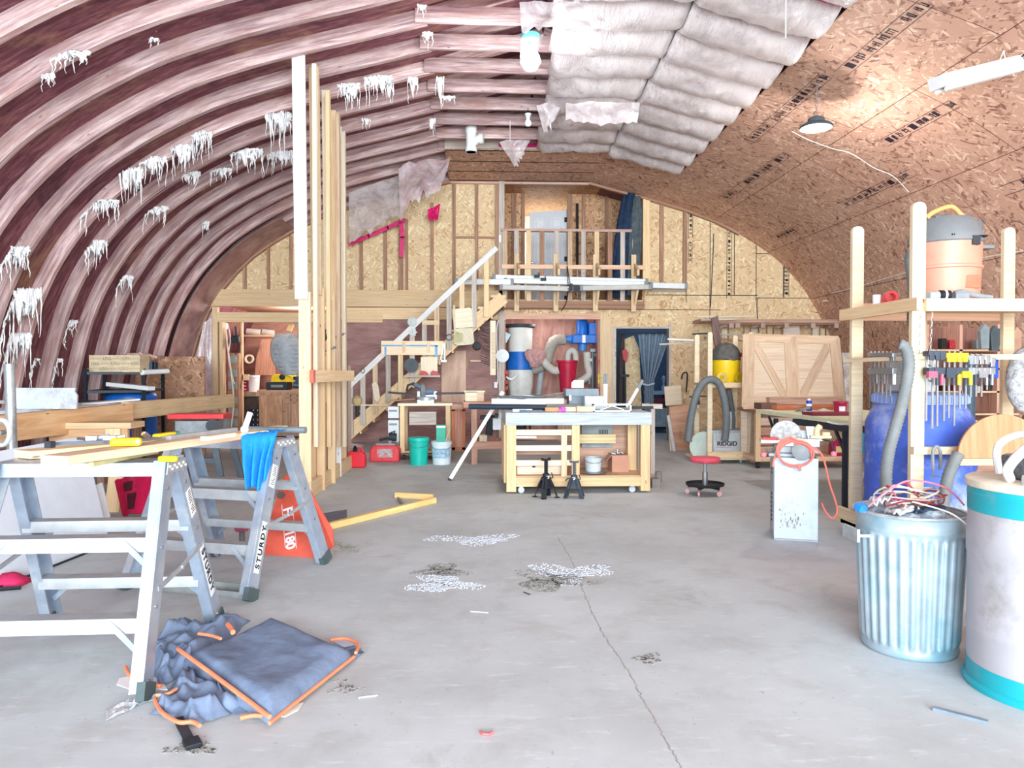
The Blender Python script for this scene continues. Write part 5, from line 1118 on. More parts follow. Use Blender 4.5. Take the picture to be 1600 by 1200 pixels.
# ---- trestle ladders
def trestle(loc, rz, L, H, name, lab, front_sturdy):
    t = thing(name, lab, 'ladder', loc, rz); sp = .435; W_ = L/2
    AB = ALU
    def leg(sx, sy):
        g = thing.__class__; top = V((sx*W_, sy*.06, H-.01)); bot = V((sx*(W_+.05), sy*sp, .03)); d = bot-top; m = MB()
        ax = V((1, 0, 0)); up2 = d.normalized().cross(ax).normalized()
        m.beam(top, bot, .012, .10, up=up2)                # web faces outwards
        off = up2*.046; inw = V((-sx*.022, 0, 0))
        for s in (-1, 1): m.beam(top+off*s*1.06+inw, bot+off*s*1.06+inw, .046, .008, up=up2)
        o = part(m, 'leg', AB, t)
        # rubber foot
        m = MB(); dn = d.normalized(); c = bot+dn*.0; m.beam(bot-dn*.045, bot+dn*.028, .034, .108, up=up2); part(m, 'foot', pm('#4d5a5c', .7), o)
        m = MB()
        for k in (.12, .4, .66, .97): m.cyl(top+d*k*.98+V((sx*.006, 0, 0)), top+d*k*.98+V((sx*.011, 0, 0)), .008, n=8)
        part(m, 'rivet', STEEL, o); return o, top, bot, up2
    legs = {}
    for sx in (-1, 1):
        for sy in (-1, 1): legs[(sx, sy)] = leg(sx, sy)
    # top platform: two channel halves with rounded ends
    m = MB(); m.box(-W_-.01, W_+.01, -.085, .085, H-.012, H); m.box(-W_-.01, W_+.01, -.09, -.083, H-.062, H); m.box(-W_-.01, W_+.01, .083, .09, H-.062, H); part(m, 'top_platform', ALU, t, bevel=.002)
    for sx in (-1, 1):
        pts = [V((sx*(W_+.012), -.12, H-.05)), V((sx*(W_+.012), .12, H-.05)), V((sx*(W_+.012), .10, H)), V((sx*(W_+.012), -.10, H))]
        m = MB(); m.prism(pts, (sx*.005, 0, 0)); o = part(m, 'end_plate', ALU2, t); m = MB()
        for k in range(8): m.cyl((sx*(W_+.017), -.09+k*.026, H-.018-.014*(k % 2)), (sx*(W_+.022), -.09+k*.026, H-.018-.014*(k % 2)), .006, n=8)
        part(m, 'rivet', WHITE, o)
    for sy in (-1, 1):
        for f in (1/3, 2/3):
            z = H*(1-f); y = sy*(.06+(sp-.06)*f); m = MB(); m.box(-W_-.01, W_+.01, y-.04, y+.04, z-.006, z+.002); m.box(-W_-.01, W_+.01, y-sy*.04-.003, y-sy*.04+.003, z-.05, z); m.box(-W_-.01, W_+.01, y+sy*.037, y+sy*.043, z-.06, z+.002); o = part(m, 'step', ALU2, t)
            for sx in (-1, 1):
                m = MB(); m.beam((sx*(W_-.13), y+sy*.046, z-.012), (sx*(W_+.0), y+sy*.07, z-.13), .024, .004, up=(0, 1, 0)); part(m, 'gusset', ALU, o)
    for sx in (-1, 1):
        f = .56; a = V((sx*(W_+.035), -(.06+(sp-.06)*f), H*(1-f))); b = V((sx*(W_+.035), (.06+(sp-.06)*.5), H*.52)); c = (a+b)/2+V((0, 0, -.012))
        m = MB(); m.beam(a, c, .008, .02); m.beam(c, b, .008, .02); m.cyl(c+V((-.008, 0, 0)), c+V((.01, 0, 0)), .01, n=8); part(m, 'spreader_bar', ALU2, t)
    # lettering
    INKB = pm('#14161a', .6, var=0)
    sy = front_sturdy; _, top, bot, up2 = legs[(1, sy)]
    d = (bot-top).normalized(); c = top.lerp(bot, .70 if sy < 0 else .66)+V((.0085, 0, 0))
    xd = -d if sy < 0 else d
    m = MB(); m.beam(c-V((.0005, 0, 0))-d*.15, c-V((.0005, 0, 0))+d*.15, .002, .05, up=up2) ; part(m, 'sticker', pm('#eef1f3', .4, var=.02), t)
    text3('STURDY', .058, INKB, wm(t) @ MX(c+V((.002, 0, 0)), xd, xd.cross(V((-1, 0, 0)))), 'lettering', t, .0006, bold=.0015, sp=1.25)
    m = MB(); c2 = top.lerp(bot, .24)+V((.0085, 0, 0)); m.beam(c2-d*.07, c2+d*.07, .002, .055, up=up2); o = part(m, 'warning_label', pm('#f1f3f4', .4, var=.02), t)
    m = MB(); rnd = random.Random(5)
    for k in range(11): m.beam(c2-d*(.06-.011*k)+V((.0012, 0, 0))-up2*.02, c2-d*(.06-.011*k)+V((.0012, 0, 0))+up2*(rnd.uniform(-.01, .02)), .001, .004, up=d)
    part(m, 'print', INKB, o)
    return t
trA = trestle((-1.76, 3.41, 0), 0.02, .74, .915, 'trestle_ladder', 'nearer aluminium trestle ladder with black lettering down its back leg', 1)
trB = trestle((-1.59, 4.80, 0), math.radians(-17), .76, .895, 'trestle_ladder', 'farther aluminium trestle ladder with a blue cloth over its top', -1)
# ---- planks on top
ZT = .917
def pl(a, b, w_, th, z, mt, lab, name='plank', up=(0, 0, 1), grp=None):
    m = MB(); a = G(a[0], a[1], z); b = G(b[0], b[1], z); a.z = b.z = z-th/2; m.beam(a, b, w_, th, up=up); return solo(m, name, mt, lab, 'plank', grp, bevel=.003)
pl((34, 704), (408, 672), .14, .036, ZT+.038, PINE2, 'pine plank bridging the two ladders, the one lying farther back')
pl((84, 712), (360, 676), .13, .036, ZT+.076, wood('#cfa98a', '#e4c5a6'), 'pine plank on top of the other plank with a square sawn near end')
pl((142, 722), (245, 702), .022, .02, ZT+.022, pm('#e2d79c', .7), 'thin yellow measuring stick lying on the nearer ladder', 'measuring_stick')
pl((320, 682), (362, 676), .05, .02, ZT+.098, PALE, 'short pale stick on the planks near the blue cloth', 'short_stick')
def lay(px, py, z): return G(px, py, z)
ZP = ZT+.077
t = thing('yellow_knife', 'yellow utility tool on the planks above the car panel', 'tool', lay(197, 691, ZP+.015)); m = MB(); m.beam(lay(173, 691, ZP+.02), lay(221, 690, ZP+.02), .045, .035); wpart(m, 'body', YEL, t, bevel=.01)
m = MB(); m.cyl(lay(215, 690, ZP+.04), lay(215, 690, ZP+.045), .008, n=8); wpart(m, 'screw', STEEL, t)
t = thing('yellow_tool', 'small yellow tool lying on the nearer ladder top by its right end', 'tool', lay(262, 716, ZT+.015)); m = MB(); m.beam(lay(248, 717, ZT+.016), lay(277, 717, ZT+.016), .028, .026); wpart(m, 'body', YEL, t, bevel=.008)
t = thing('yellow_tool', 'yellow handled cutter farther along the planks', 'tool', lay(260, 681, ZP+.01)); m = MB(); m.beam(lay(243, 683, ZP+.014), lay(271, 679, ZP+.014), .04, .028); wpart(m, 'body', YEL, t, bevel=.008); m = MB(); m.beam(lay(271, 679, ZP+.014), lay(278, 678, ZP+.014), .03, .02); wpart(m, 'tip', pm('#53b0a0', .5), t)
t = thing('pry_bar', 'dark steel bar with square end lying across the planks', 'bar', lay(110, 694, ZP+.01)); m = MB(); m.beam(lay(80, 694, ZP+.012), lay(172, 690, ZP+.012), .018, .014); wpart(m, 'shaft', pm('#5a5f66', .5), t); m = MB(); m.beam(lay(74, 695, ZP+.015), lay(82, 694, ZP+.015), .03, .028); wpart(m, 'head', DARK, t)
t = thing('snips', 'metal snips lying between the dark bar and the yellow tool', 'tool', lay(160, 685, ZP+.01)); m = MB(); m.beam(lay(122, 685, ZP+.014), lay(165, 690, ZP+.014), .012, .012); m.beam(lay(145, 684, ZP+.014), lay(185, 690, ZP+.014), .012, .012); wpart(m, 'handles', STEEL, t)
m = MB()
for k in range(2): c = lay(146+26*k, 686, ZP+.02); m.cbox(c, .05, .04, .03, .3*k); m.cyl(c, c+V((.06, .02, .01)), .012, n=8)
solo(m, 'drill_bits', ALU2, 'cluster of small silver fittings on the planks', 'fittings')
t = thing('wire_brush', 'silver square with a looped wire handle on the far part of the planks', 'tool', lay(240, 685, ZP)); m = MB(); m.beam(lay(213, 688, ZP+.01), lay(250, 684, ZP+.01), .05, .012); wpart(m, 'blade', STEEL, t); m = MB(); m.tube(curve([lay(232, 684, ZP+.02), lay(223, 680, ZP+.05), lay(226, 676, ZP+.07), lay(234, 682, ZP+.02)], 5), .006, 6); wpart(m, 'loop', CHROME, t)
m = MB(); m.beam(lay(262, 684, ZP+.01), lay(368, 671, ZP+.01), .03, .02); solo(m, 'level', ALU2, 'long silver level lying along the far edge of the planks', 'level', bevel=.002)
m = MB(); c = lay(382, 671, ZP+.02); m.lathe([(0, -.028), (.018, -.015), (.022, 0), (.018, .015), (0, .02)], c, 14, axis=(.3, -1, .2)); m.cyl(c, c+V((.03, 0, .09)), .015, n=8); solo(m, 'white_wheel', WHITE, 'small white wheel beside the blue cloth', 'wheel', smooth=True)  # small wheel on a short stem
m = MB(); m.cyl(lay(388, 671, .93), lay(478, 672, .93), .022, n=14); solo(m, 'steel_pipe', pm('#8b979f', .4, .4), 'grey steel pipe sticking out past the farther ladder', 'pipe', smooth=True)
m = MB(); m.beam(lay(394, 672, .905), lay(442, 667, .905), .09, .02); solo(m, 'pale_board', pm('#efe3b8', .6), 'small pale yellow board under the steel pipe', 'board')
# blue cloth
t = thing('blue_cloth', 'bright blue cloth draped over the farther ladder', 'cloth', P(408, 690, 4.6))
ca = P(378, 678, 4.42); cb = P(438, 676, 4.62)
def fcl(u, v):
    c = ca.lerp(cb, u); c.z = .0; yy = 4.43+.12*u
    if v < .28: f = v/.28; p = V((c.x, yy+.22*(1-f), ZT+.028+.012*noise.noise(V((u*8, f*3, 2)))))
    else:
        f = (v-.28)/.72; bot = .60+.02*math.sin(u*8)+(.10*(u-.5) if u > .5 else 0); p = V((c.x+.02*math.sin(f*2+u*3)-.03*f*(u-.5), yy-.03-.02*math.sin(f*PI)-.028*math.sin(u*22+f*2)*min(1, f*2), ZT+.02-(ZT-bot)*f))
    return p
m = MB(); m.grid(fcl, 46, 26, .004); wpart(m, 'draped_part', pm('#1f93e6', .8, var=.12, scale=30, bump=.2), t, smooth=180)
# ---- orange panel
t = thing('machine_cover', 'orange metal machine cover with a hexagonal hole standing on the floor', 'machine cover', G(455, 872))
o0 = G(406, 866); o1 = G(501, 873); o0.z = o1.z = 0; tpz = .60; back = V((.10, .42, 0)).normalized()*.34
Tl = P(441, 746, 5.62); Tr = P(466, 744, 5.62)
def op(u, v): a = o0.lerp(o1, u); b = Tl.lerp(Tr, u); return a.lerp(b, v)
nn = (op(1, 0)-op(0, 0)).cross(op(0, 1)-op(0, 0)).normalized()
ORG = pm('#e2624f', .5, var=.06, dirt='#cf5644')
m = MB(); m.prism([op(0, 0), op(1, 0), op(1, 1), op(.75, 1.03), op(.7, .97), op(.5, .97), op(.42, 1.05), op(0, 1)], nn*-.03); wpart(m, 'front_face', ORG, t, bevel=.004)
m = MB(); sd = G(519, 857); sd.z = 0; m.prism([op(1, .0), sd+V((0, .05, 0)), sd+V((-.02, .1, .12)), Tr+V((.02, .08, -.03)), op(1, .99)], nn*-.02); wpart(m, 'side_flange', ORG, t)
m = MB(); hc = op(.16, .0)+(op(.16, 1)-op(.16, 0))*.76; e1 = (op(1, 0)-op(0, 0)).normalized(); e2 = (op(.3, 1)-op(.3, 0)).normalized()
m.prism([hc+(e1*math.cos(PI*k/3)*.038+e2*math.sin(PI*k/3)*.032)+nn*.002 for k in range(6)], nn*.002); wpart(m, 'hexagonal_hole', pm('#6f625f', .7), t)
tdir = (op(.62, 0)-op(.5, 1)).normalized(); tup = tdir.cross(nn)*-1
LW = pm('#f6f2f4', .4, var=.0)
for s_, f in (('F/', .53), ('180', .20)):
    c = op(.42+.10*(1-f), f)+nn*(.004 if f < .4 else .022); text3(s_, .098, LW, MX(c, tdir, nn.cross(tdir)), 'lettering', t, .001, bold=.003)
m = MB(); c0, c1 = op(.46, .62)+nn*.024, op(.52, .10)+nn*.003
for s in (-1, 1): m.beam(c0+e1*.045*s, c1+e1*.045*s, .003, .003, up=nn)
wpart(m, 'outline', LW, t)
# ---- floor bits left
t = thing('impact_wrench', 'pink and grey cordless wrench standing on the floor behind the nearer ladder', 'power tool', G(386, 866))
c = G(376, 865); m = MB(); m.cyl(c+V((-.02, 0, .20)), c+V((.05, -.02, .20)), .042, .035, n=16); m.cyl(c+V((0.01, 0, .2)), c+V((0.01, 0, .235)), .045, n=16); wpart(m, 'head', pm('#a85467', .45), t, smooth=True)
m = MB(); m.cyl(c+V((.01, 0, .05)), c+V((.01, 0, .19)), .02, n=12); wpart(m, 'grip', pm('#5a5658', .6), t, smooth=True)
m = MB(); m.box(c.x-.045, c.x+.055, c.y-.04, c.y+.04, 0, .05); wpart(m, 'battery', BLACK, t, bevel=.006); m = MB(); m.box(c.x-.035, c.x+.04, c.y-.03, c.y+.03, .05, .066); wpart(m, 'battery_top', pm('#e0467a', .5), t, bevel=.004)
m = MB(); c = G(8, 912); m.grid(lambda u, v: c+V((-.1+.24*u, -.08+.16*v, .02+.05*math.sin(PI*u)*math.sin(PI*v)+.01*noise.noise(V((u*8, v*8, 0)))))+V((0, 0, -.018*(1-min(1, 4*math.sin(PI*u)*math.sin(PI*v))))), 12, 8, .006); solo(m, 'pink_glove', pm('#c72a5a', .8, var=.3), 'crumpled pink glove on the floor at the left frame edge', 'glove', smooth=180)
m = MB(); c = G(6, 925); m.tube([c+V((-.08, 0, .012)), c+V((0, .02, .014)), c+V((.07, .05, .012))], .012, 6); solo(m, 'black_strap', BLACK, 'short black strap under the pink glove', 'strap')
# galvanised channel
a, b = G(172, 911), G(388, 932); m = MB(); m.beam(a+V((0, 0, .005)), b+V((0, 0, .005)), .11, .006); m.beam(a+V((0, .05, .03)), b+V((0, .05, .03)), .006, .05); m.beam(a+V((0, -.05, .02)), b+V((0, -.05, .02)), .006, .035)
solo(m, 'metal_channel', pm('#a9adac', .5, .5, .2, 6), 'dented galvanised channel lying on the floor under the farther ladder', 'channel')
# wooden frame on floor
t = thing('lumber_triangle', 'yellow pine triangular frame lying on the floor', 'frame', G(600, 800))
YPN = wood('#e3b166', '#f6d294', gs=14)
a, b = G(497, 832), G(679, 786); m = MB(); m.beam(a+V((0, 0, .03)), b+V((0, 0, .03)), .05, .055); wpart(m, 'long_rail', YPN, t, bevel=.002); o = m
m = MB(); m.beam(a+V((0, -.03, .03)), b+V((0, -.03, .03)), .012, .05); wpart(m, 'dark_groove', BROWNW, t)
c = G(618, 778); m = MB(); m.beam(c+V((0, 0, .03)), G(676, 781)+V((0, 0, .03)), .05, .055); wpart(m, 'short_rail', YPN, t, bevel=.002)
m = MB(); m.beam(G(622, 781)+V((0, 0, .02)), G(632, 793)+V((0, 0, .02)), .02, .02); wpart(m, 'cross_piece', STEEL, t)
m = MB(); m.grid(lambda u, v: G(492+50*u, 806+22*v-8*u)+V((0, 0, .008+.004*noise.noise(V((u*5, v*5, 0))))), 8, 6, .005); solo(m, 'grey_mat', pm('#6e7480', .8), 'dark grey mat lying flat beside the yellow frame', 'mat')
# grass tuft
m = MB(); rnd = random.Random(4); c = G(535, 858)
for k in range(90):
    p = c+V((rnd.gauss(0, .07), rnd.gauss(0, .09), .003)); a = rnd.uniform(0, 6.3); L = rnd.uniform(.02, .05); m.tube([p, p+V((math.cos(a)*L, math.sin(a)*L, rnd.uniform(.003, .02)))], .0015, 4)
o = solo(m, 'dry_grass', pm('#8c9482', .9), 'sprinkle of dry grass on the floor by the orange cover', 'grass'); o['kind'] = 'stuff'
# ---- moving blanket
t = thing('blanket', 'dark grey padded cover with orange piping crumpled on the floor', 'blanket', G(400, 1050))
BL = pm('#71809a', .75, var=.2, scale=6, bump=.5); PIP = pm('#ee8a63', .6)
q = [(278, 1032), (425, 966), (553, 1018), (421, 1120)]
def fb(u, v):
    a = V((*q[0], 0)).lerp(V((*q[3], 0)), v); b = V((*q[1], 0)).lerp(V((*q[2], 0)), v); c = a.lerp(b, u); e = min(1, 9*min(u, 1-u, v, 1-v)+.0)
    z = .02+.07*e**.5+.02*noise.noise(V((u*2.2, v*2.2, 3)))*e+.006*noise.noise(V((u*8, v*8, 3)))*e; p = G(c.x, c.y, .05); p.z = z; return p
m = MB(); m.grid(fb, 40, 30); wpart(m, 'folded_top', BL, t, smooth=180)
def ly(poly, z0, amp, seed, fr=3, nm_='fold'):
    pts = [G(x, y) for x, y in poly]; a, b, c, d = pts
    def f(u, v):
        p = a.lerp(b, u).lerp(d.lerp(c, u), v); e = min(1, 7*min(u, 1-u, v, 1-v)); p = p+V((.035*noise.noise(V((u*4, v*4, seed))), .035*noise.noise(V((u*4, v*4, seed+9))), 0))
        p.z = .006+e*(z0+amp*max(-.8, noise.noise(V((u*fr, v*fr, seed)))+.6*noise.noise(V((u*fr*2.3+1, v*fr*2.3, seed))))); return p
    m = MB(); m.grid(f, 36, 26); return wpart(m, nm_, BL, t, smooth=180), f
_, f1 = ly([(232, 1118), (290, 1046), (388, 1108), (312, 1135)], .045, .055, 3)
_, f2 = ly([(205, 1048), (262, 985), (392, 972), (300, 1050)], .07, .06, 6, 4)
_, f3 = ly([(285, 1040), (322, 1046), (412, 1114), (345, 1118)], .02, .03, 11)
_, f4 = ly([(415, 1122), (420, 1108), (555, 1010), (568, 1020)], .02, .01, 14)
_, f5 = ly([(235, 1040), (275, 1000), (320, 1035), (250, 1078)], .06, .05, 17, 4)
def pipe(pts, r=.008): m = MB(); m.tube(curve(pts, 5), r, 7); wpart(m, 'orange_piping', PIP, t, smooth=True)
up = V((0, 0, .006))
pipe([fb(0, v/8)+V((0, 0, .05*(1-v/8)+.03)) for v in range(9)], .009); pipe([fb(u/8, 1)+up for u in range(9)], .008)
pipe([G(x, y, .03) for x, y in ((242, 1092), (252, 1112), (278, 1128), (300, 1128), (312, 1134))]); pipe([G(x, y, .06) for x, y in ((244, 1086), (262, 1084), (276, 1076))], .006)
pipe([G(x, y, .03) for x, y in ((375, 1122), (398, 1118), (424, 1120))]); pipe([G(x, y, .03) for x, y in ((196, 1042), (204, 1056), (230, 1068), (252, 1072))]); pipe([G(x, y, .04) for x, y in ((516, 1000), (540, 998), (559, 1006), (556, 1020))])
pipe([G(x, y, .11) for x, y in ((310, 990), (330, 993), (345, 998))], .007); pipe([G(x, y, .1) for x, y in ((356, 976), (361, 982), (364, 988))], .012)
m = MB(); m.beam(G(278, 1130)+V((0, 0, .02)), G(298, 1164)+V((0, 0, .008)), .035, .006); o = wpart(m, 'strap', pm('#2c323b', .7), t); m = MB(); m.beam(G(297, 1160)+V((0, 0, .012)), G(304, 1172)+V((0, 0, .012)), .055, .018); wpart(m, 'buckle', BLACK, o, bevel=.004)
PLS = film_mat('#a8b2be', .7)
m = MB(); m.grid(lambda u, v: G(165+85*u, 1112-32*u+v*(16-4*u))+V((0, 0, .005+.03*abs(noise.noise(V((u*6, v*3, 2))))*math.sin(PI*u))), 14, 6, .002); solo(m, 'plastic_wrap', PLS, 'strip of grey plastic film trailing from the ladder foot', 'plastic')
for i, pts in enumerate(([(182, 1072), (186, 1062), (215, 1056), (250, 1062), (262, 1080), (200, 1078)], [(418, 1122), (432, 1108), (474, 1100), (466, 1112), (446, 1122)], [(520, 1004), (530, 1000), (552, 1006), (550, 1016), (535, 1012)])):
    m = MB(); m.prism([G(x, y)+V((0, 0, .004)) for x, y in pts], (0, 0, .003)); solo(m, 'paper_tag', [WHITE, pm('#eceadf', .7), pm('#c8d0e4', .6)][i], ['white card poking out under the left side of the blanket', 'cream leaf shaped card at the front corner of the blanket', 'pale blue card at the right corner of the blanket'][i], 'card')
# ================================================================ CENTRE
# ---- red cans, pails
def fuelcan(px0, px1, y0, y1, Y, mt, name, lab, dep=.2, spout=True, labelc=None):
    t = thing(name, lab, 'fuel can', (Xp((px0+px1)/2, Y), Y+dep/2, 0 if y1 > 600 and y1 == y1 else 0)); zb = Zp(y1, Y); t.location.z = zb; W_ = (px1-px0)/FPX*Y/2; H = Zp(y0, Y)-zb
    m = MB(); m.prism([(-W_, -dep/2, 0), (W_, -dep/2, 0), (W_*1.0, -dep/2, H*.62), (W_*.62, -dep/2, H*.82), (-W_*.6, -dep/2, H*.86), (-W_*.95, -dep/2, H*.66)], (0, dep, 0)); part(m, 'body', mt, t, bevel=.018)
    m = MB(); m.tube([(-W_*.1, 0, H*.8), (0, 0, H*1.0), (W_*.55, 0, H*.98), (W_*.7, 0, H*.72)], .016, 8); part(m, 'handle', mt, t, smooth=True)
    if spout: m = MB(); m.cyl((-W_*.15, -dep*.3, H*.8), (-W_*.05, -dep*.35, H*1.02), .03, n=12); m.tube([(-W_*.05, -dep*.35, H), (-W_*.1, -dep*.45, H*1.1)], .018, 8); part(m, 'spout', BLACK, t, smooth=True)
    if labelc: m = MB(); m.box(-W_*.7, W_*.7, -dep/2-.002, -dep/2, H*.2, H*.58); part(m, 'label', labelc, t)
    return t
REDC = pm('#e22b3c', .35, var=.06)
fuelcan(543, 571, 700, 730, 10.1, REDC, 'fuel_can', 'small bright red plastic fuel can at the foot of the partition')
t = thing('fuel_tank', 'flat red boat fuel tank with peeling silver label beside the small can', 'fuel tank', (Xp(601, 10.7), 10.85, 0)); YY = 10.7; W_ = 23/FPX*YY; H = 26/FPX*YY
m = MB(); m.prism([(-W_, -.13, 0), (W_, -.13, 0), (W_, -.13, H*.7), (W_*.8, -.13, H), (-W_*.8, -.13, H), (-W_, -.13, H*.7)], (0, .28, 0)); part(m, 'body', pm('#db3f48', .45, var=.1), t, bevel=.02)
m = MB(); m.box(-W_*.5, W_*.55, -.133, -.13, H*.3, H*.8); part(m, 'label', pm('#b9b3b3', .6, var=.3, scale=30, dirt='#d8646a'), t); m = MB(); m.box(-W_*.6, W_*.7, -.08, .1, H, H+.025); m.cyl((W_*.3, 0, H), (W_*.3, 0, H+.06), .03, n=10); part(m, 'cap', GREY, t)
pail(639, 670, 684, 722, 10.45, pm('#17b9a8', .4, var=.06), 'teal plastic pail on the floor before the mitre saw stand', lid=pm('#22c4b6', .4), z0=0)
pail(674, 706, 689, 721, 10.5, pm('#dfe8ee', .4, var=.04), 'white paint pail with faded pictures beside the teal pail', lab_c=pm('#a9c6dd', .5, var=.3, scale=25), z0=0)
t = thing('green_box', 'tall green box sticking out of the white paint pail', 'box', P(689, 700, 10.55)); m = MB(); m.box(Xp(682, 10.5), Xp(696.5, 10.5), 10.48, 10.62, .07, Zp(664, 10.5)); wpart(m, 'body', pm('#3fb59a', .5), t); m = MB(); m.box(Xp(682, 10.5), Xp(696.5, 10.5), 10.475, 10.48, Zp(668, 10.5), Zp(665, 10.5)); wpart(m, 'lid_line', WHITE, t)
m = MB(); m.beam(P(696, 690, 10.4), P(703, 670, 10.35), .012, .006); solo(m, 'paint_stick', PALE, 'thin pale stick leaning in the white paint pail', 'stick')
# ---- mitre saw station
YM = 11.0
t = thing('saw_stand', 'pine wheeled stand carrying the mitre saw', 'workbench', (Xp(665, YM), YM, 0))
m = MB(); m.box(Xp(622, YM), Xp(707, YM), YM, YM+.55, Zp(634, YM), Zp(630, YM)); wpart(m, 'top', PALE, t)
for a in (629, 700):
    for dy in (0, .47): m = MB(); m.box(Xp(a-3.5, YM), Xp(a+3.5, YM), YM+.02+dy, YM+.08+dy, .08, Zp(634, YM)); wpart(m, 'leg', PINE2, t)
m = MB(); m.box(Xp(626, YM), Xp(704, YM), YM, YM+.03, .09, Zp(704, YM)); wpart(m, 'bottom_rail', PINE2, t); m = MB(); m.box(Xp(626, YM), Xp(704, YM), YM, YM+.55, .08, .1); wpart(m, 'shelf', BROWNW, t)
m = MB(); m.box(Xp(637, YM), Xp(680, YM), YM+.3, YM+.33, Zp(666, YM), Zp(645, YM)); wpart(m, 'back_board', GREYW, t)
for a in (631, 699):
    m = MB(); m.lathe([(.0, -.02), (.035, -.02), (.035, .02), (0, .02)], (Xp(a, YM), YM+.05, .036), 14, axis=(1, 0, 0)); wpart(m, 'caster', DARK, t, smooth=True)
t = thing('mitre_saw', 'silver mitre saw with grey handle on the pine stand', 'saw', (Xp(665, YM), YM+.2, Zp(630, YM)))
zq = Zp(630, YM)
m = MB(); m.box(Xp(652, YM), Xp(678, YM), YM+.05, YM+.4, zq+.0, zq+.05); m.lathe([(.13, 0), (.13, .05), (0, .055)], (Xp(665, YM), YM+.15, zq+.04), 24); wpart(m, 'base', pm('#b7bcc2', .4, .3), t, smooth=True)
m = MB(); m.box(Xp(650, YM), Xp(681, YM), YM+.3, YM+.33, zq+.05, zq+.17); wpart(m, 'fence', ALU2, t)
m = MB(); c = P(660, 612, YM+.25); m.lathe([(0, -.03), (.11, -.03), (.13, 0), (.11, .03), (0, .03)], c, 20, axis=(1, .2, 0), ); wpart(m, 'blade_guard', pm('#8d9399', .5), t, smooth=True)
m = MB(); m.cyl(c+V((-.02, 0, 0)), c+V((.16, .05, .0)), .05, n=14); m.beam(c+V((0, -.02, .05)), c+V((-.12, -.15, .12)), .04, .05); wpart(m, 'motor', pm('#6c7f93', .5), t, smooth=True); m = MB(); m.tube([c+V((-.12, -.15, .13)), c+V((-.2, -.2, .1)), c+V((-.22, -.18, .02))], .018, 8); wpart(m, 'handle', DARK, t)
m = MB(); m.beam(P(607, 613, YM+.3), P(650, 617, YM+.3), .1, .03); o = solo(m, 'saw_rail', pm('#2b2d33', .5), 'dark extension rail left of the mitre saw', 'rail'); m = MB(); m.beam(P(681, 615, YM+.3), P(726, 614, YM+.3), .1, .03); solo(m, 'saw_rail', pm('#3b3236', .5), 'dark extension rail right of the mitre saw', 'rail')
m = MB(); m.beam(P(612, 626, YM+.35), P(650, 623, YM+.35), .2, .02); solo(m, 'saw_wing', BROWNW, 'brown board wing at the left end of the saw stand', 'board')
t = thing('white_organizer', 'stack of white plastic drawers beside the saw stand', 'organizer', (Xp(616, 11.1), 11.2, 0))
for k in range(3): m = MB(); y0 = [634, 655, 672][k]; m.box(Xp(607, 11.1), Xp(624, 11.1), 11.1, 11.35, Zp(y0+19 if k < 2 else 690, 11.1), Zp(y0+1, 11.1)); o = wpart(m, 'drawer', pm('#e3e6ea', .4, var=.03), t, bevel=.006); m = MB(); m.box(Xp(609, 11.1), Xp(621, 11.1), 11.09, 11.1, Zp(y0+9, 11.1), Zp(y0+6, 11.1)); wpart(m, 'grip', GREY, o)
m = MB(); m.box(Xp(607, 11.1), Xp(624, 11.1), 11.12, 11.35, 0, Zp(690, 11.1)); wpart(m, 'base', GREY, t)
m = MB(); c = P(614, 683, 10.95); m.cyl(c+V((-.06, 0, 0)), c+V((.05, 0, .0)), .06, n=14); m.tube([c, c+V((.03, 0, .09)), c+V((-.06, 0, .05))], .014, 6); m.cyl(c+V((-.2, 0, -.04)), c, .02, n=8); solo(m, 'dark_tool', DARK, 'dark machine part resting on the red boat fuel tank', 'tool', smooth=True)
m = MB(); bxp(m, 642, 656, 699, 703, 10.9, .1); solo(m, 'red_offcut', RED, 'red scrap behind the teal pail', 'offcut')
# white/red wood bits
m = MB(); [m.beam(P(706, y, YM+.1), P(727, y, YM+.1), .03, .02) for y in ()]; 
m = MB(); bxp(m, 690, 728, 548, 630, YB-.05, .02); solo(m, 'pale_plywood', wood('#c9a08c', '#e6c3ad', gs=4), 'paler plywood sheet on the wall below the stair, left of the bristle rack', 'plywood')
t = thing('red_frame', 'reddish wooden frame panel standing right of the saw stand', 'frame', (Xp(718, YM+.15), YM+.2, 0))  # plain wooden frame with an inner panel
for q in ((706, 711, 640, 703), (722, 727, 640, 703), (706, 727, 637, 642), (706, 727, 699, 704)): m = MB(); bxp(m, *q, YM+.15, .04); wpart(m, 'frame_member', MAHOG, t)
m = MB(); bxp(m, 711, 722, 642, 699, YM+.17, .01); wpart(m, 'inner_panel', wood('#a06a58', '#c79482'), t)
m = MB(); m.box(Xp(705, YM), Xp(723, YM), YM+.1, YM+.4, Zp(640, YM), Zp(631, YM)); solo(m, 'wood_box', wood('#a57b68', '#cba392'), 'pinkish wood block box right of the saw stand top', 'box')
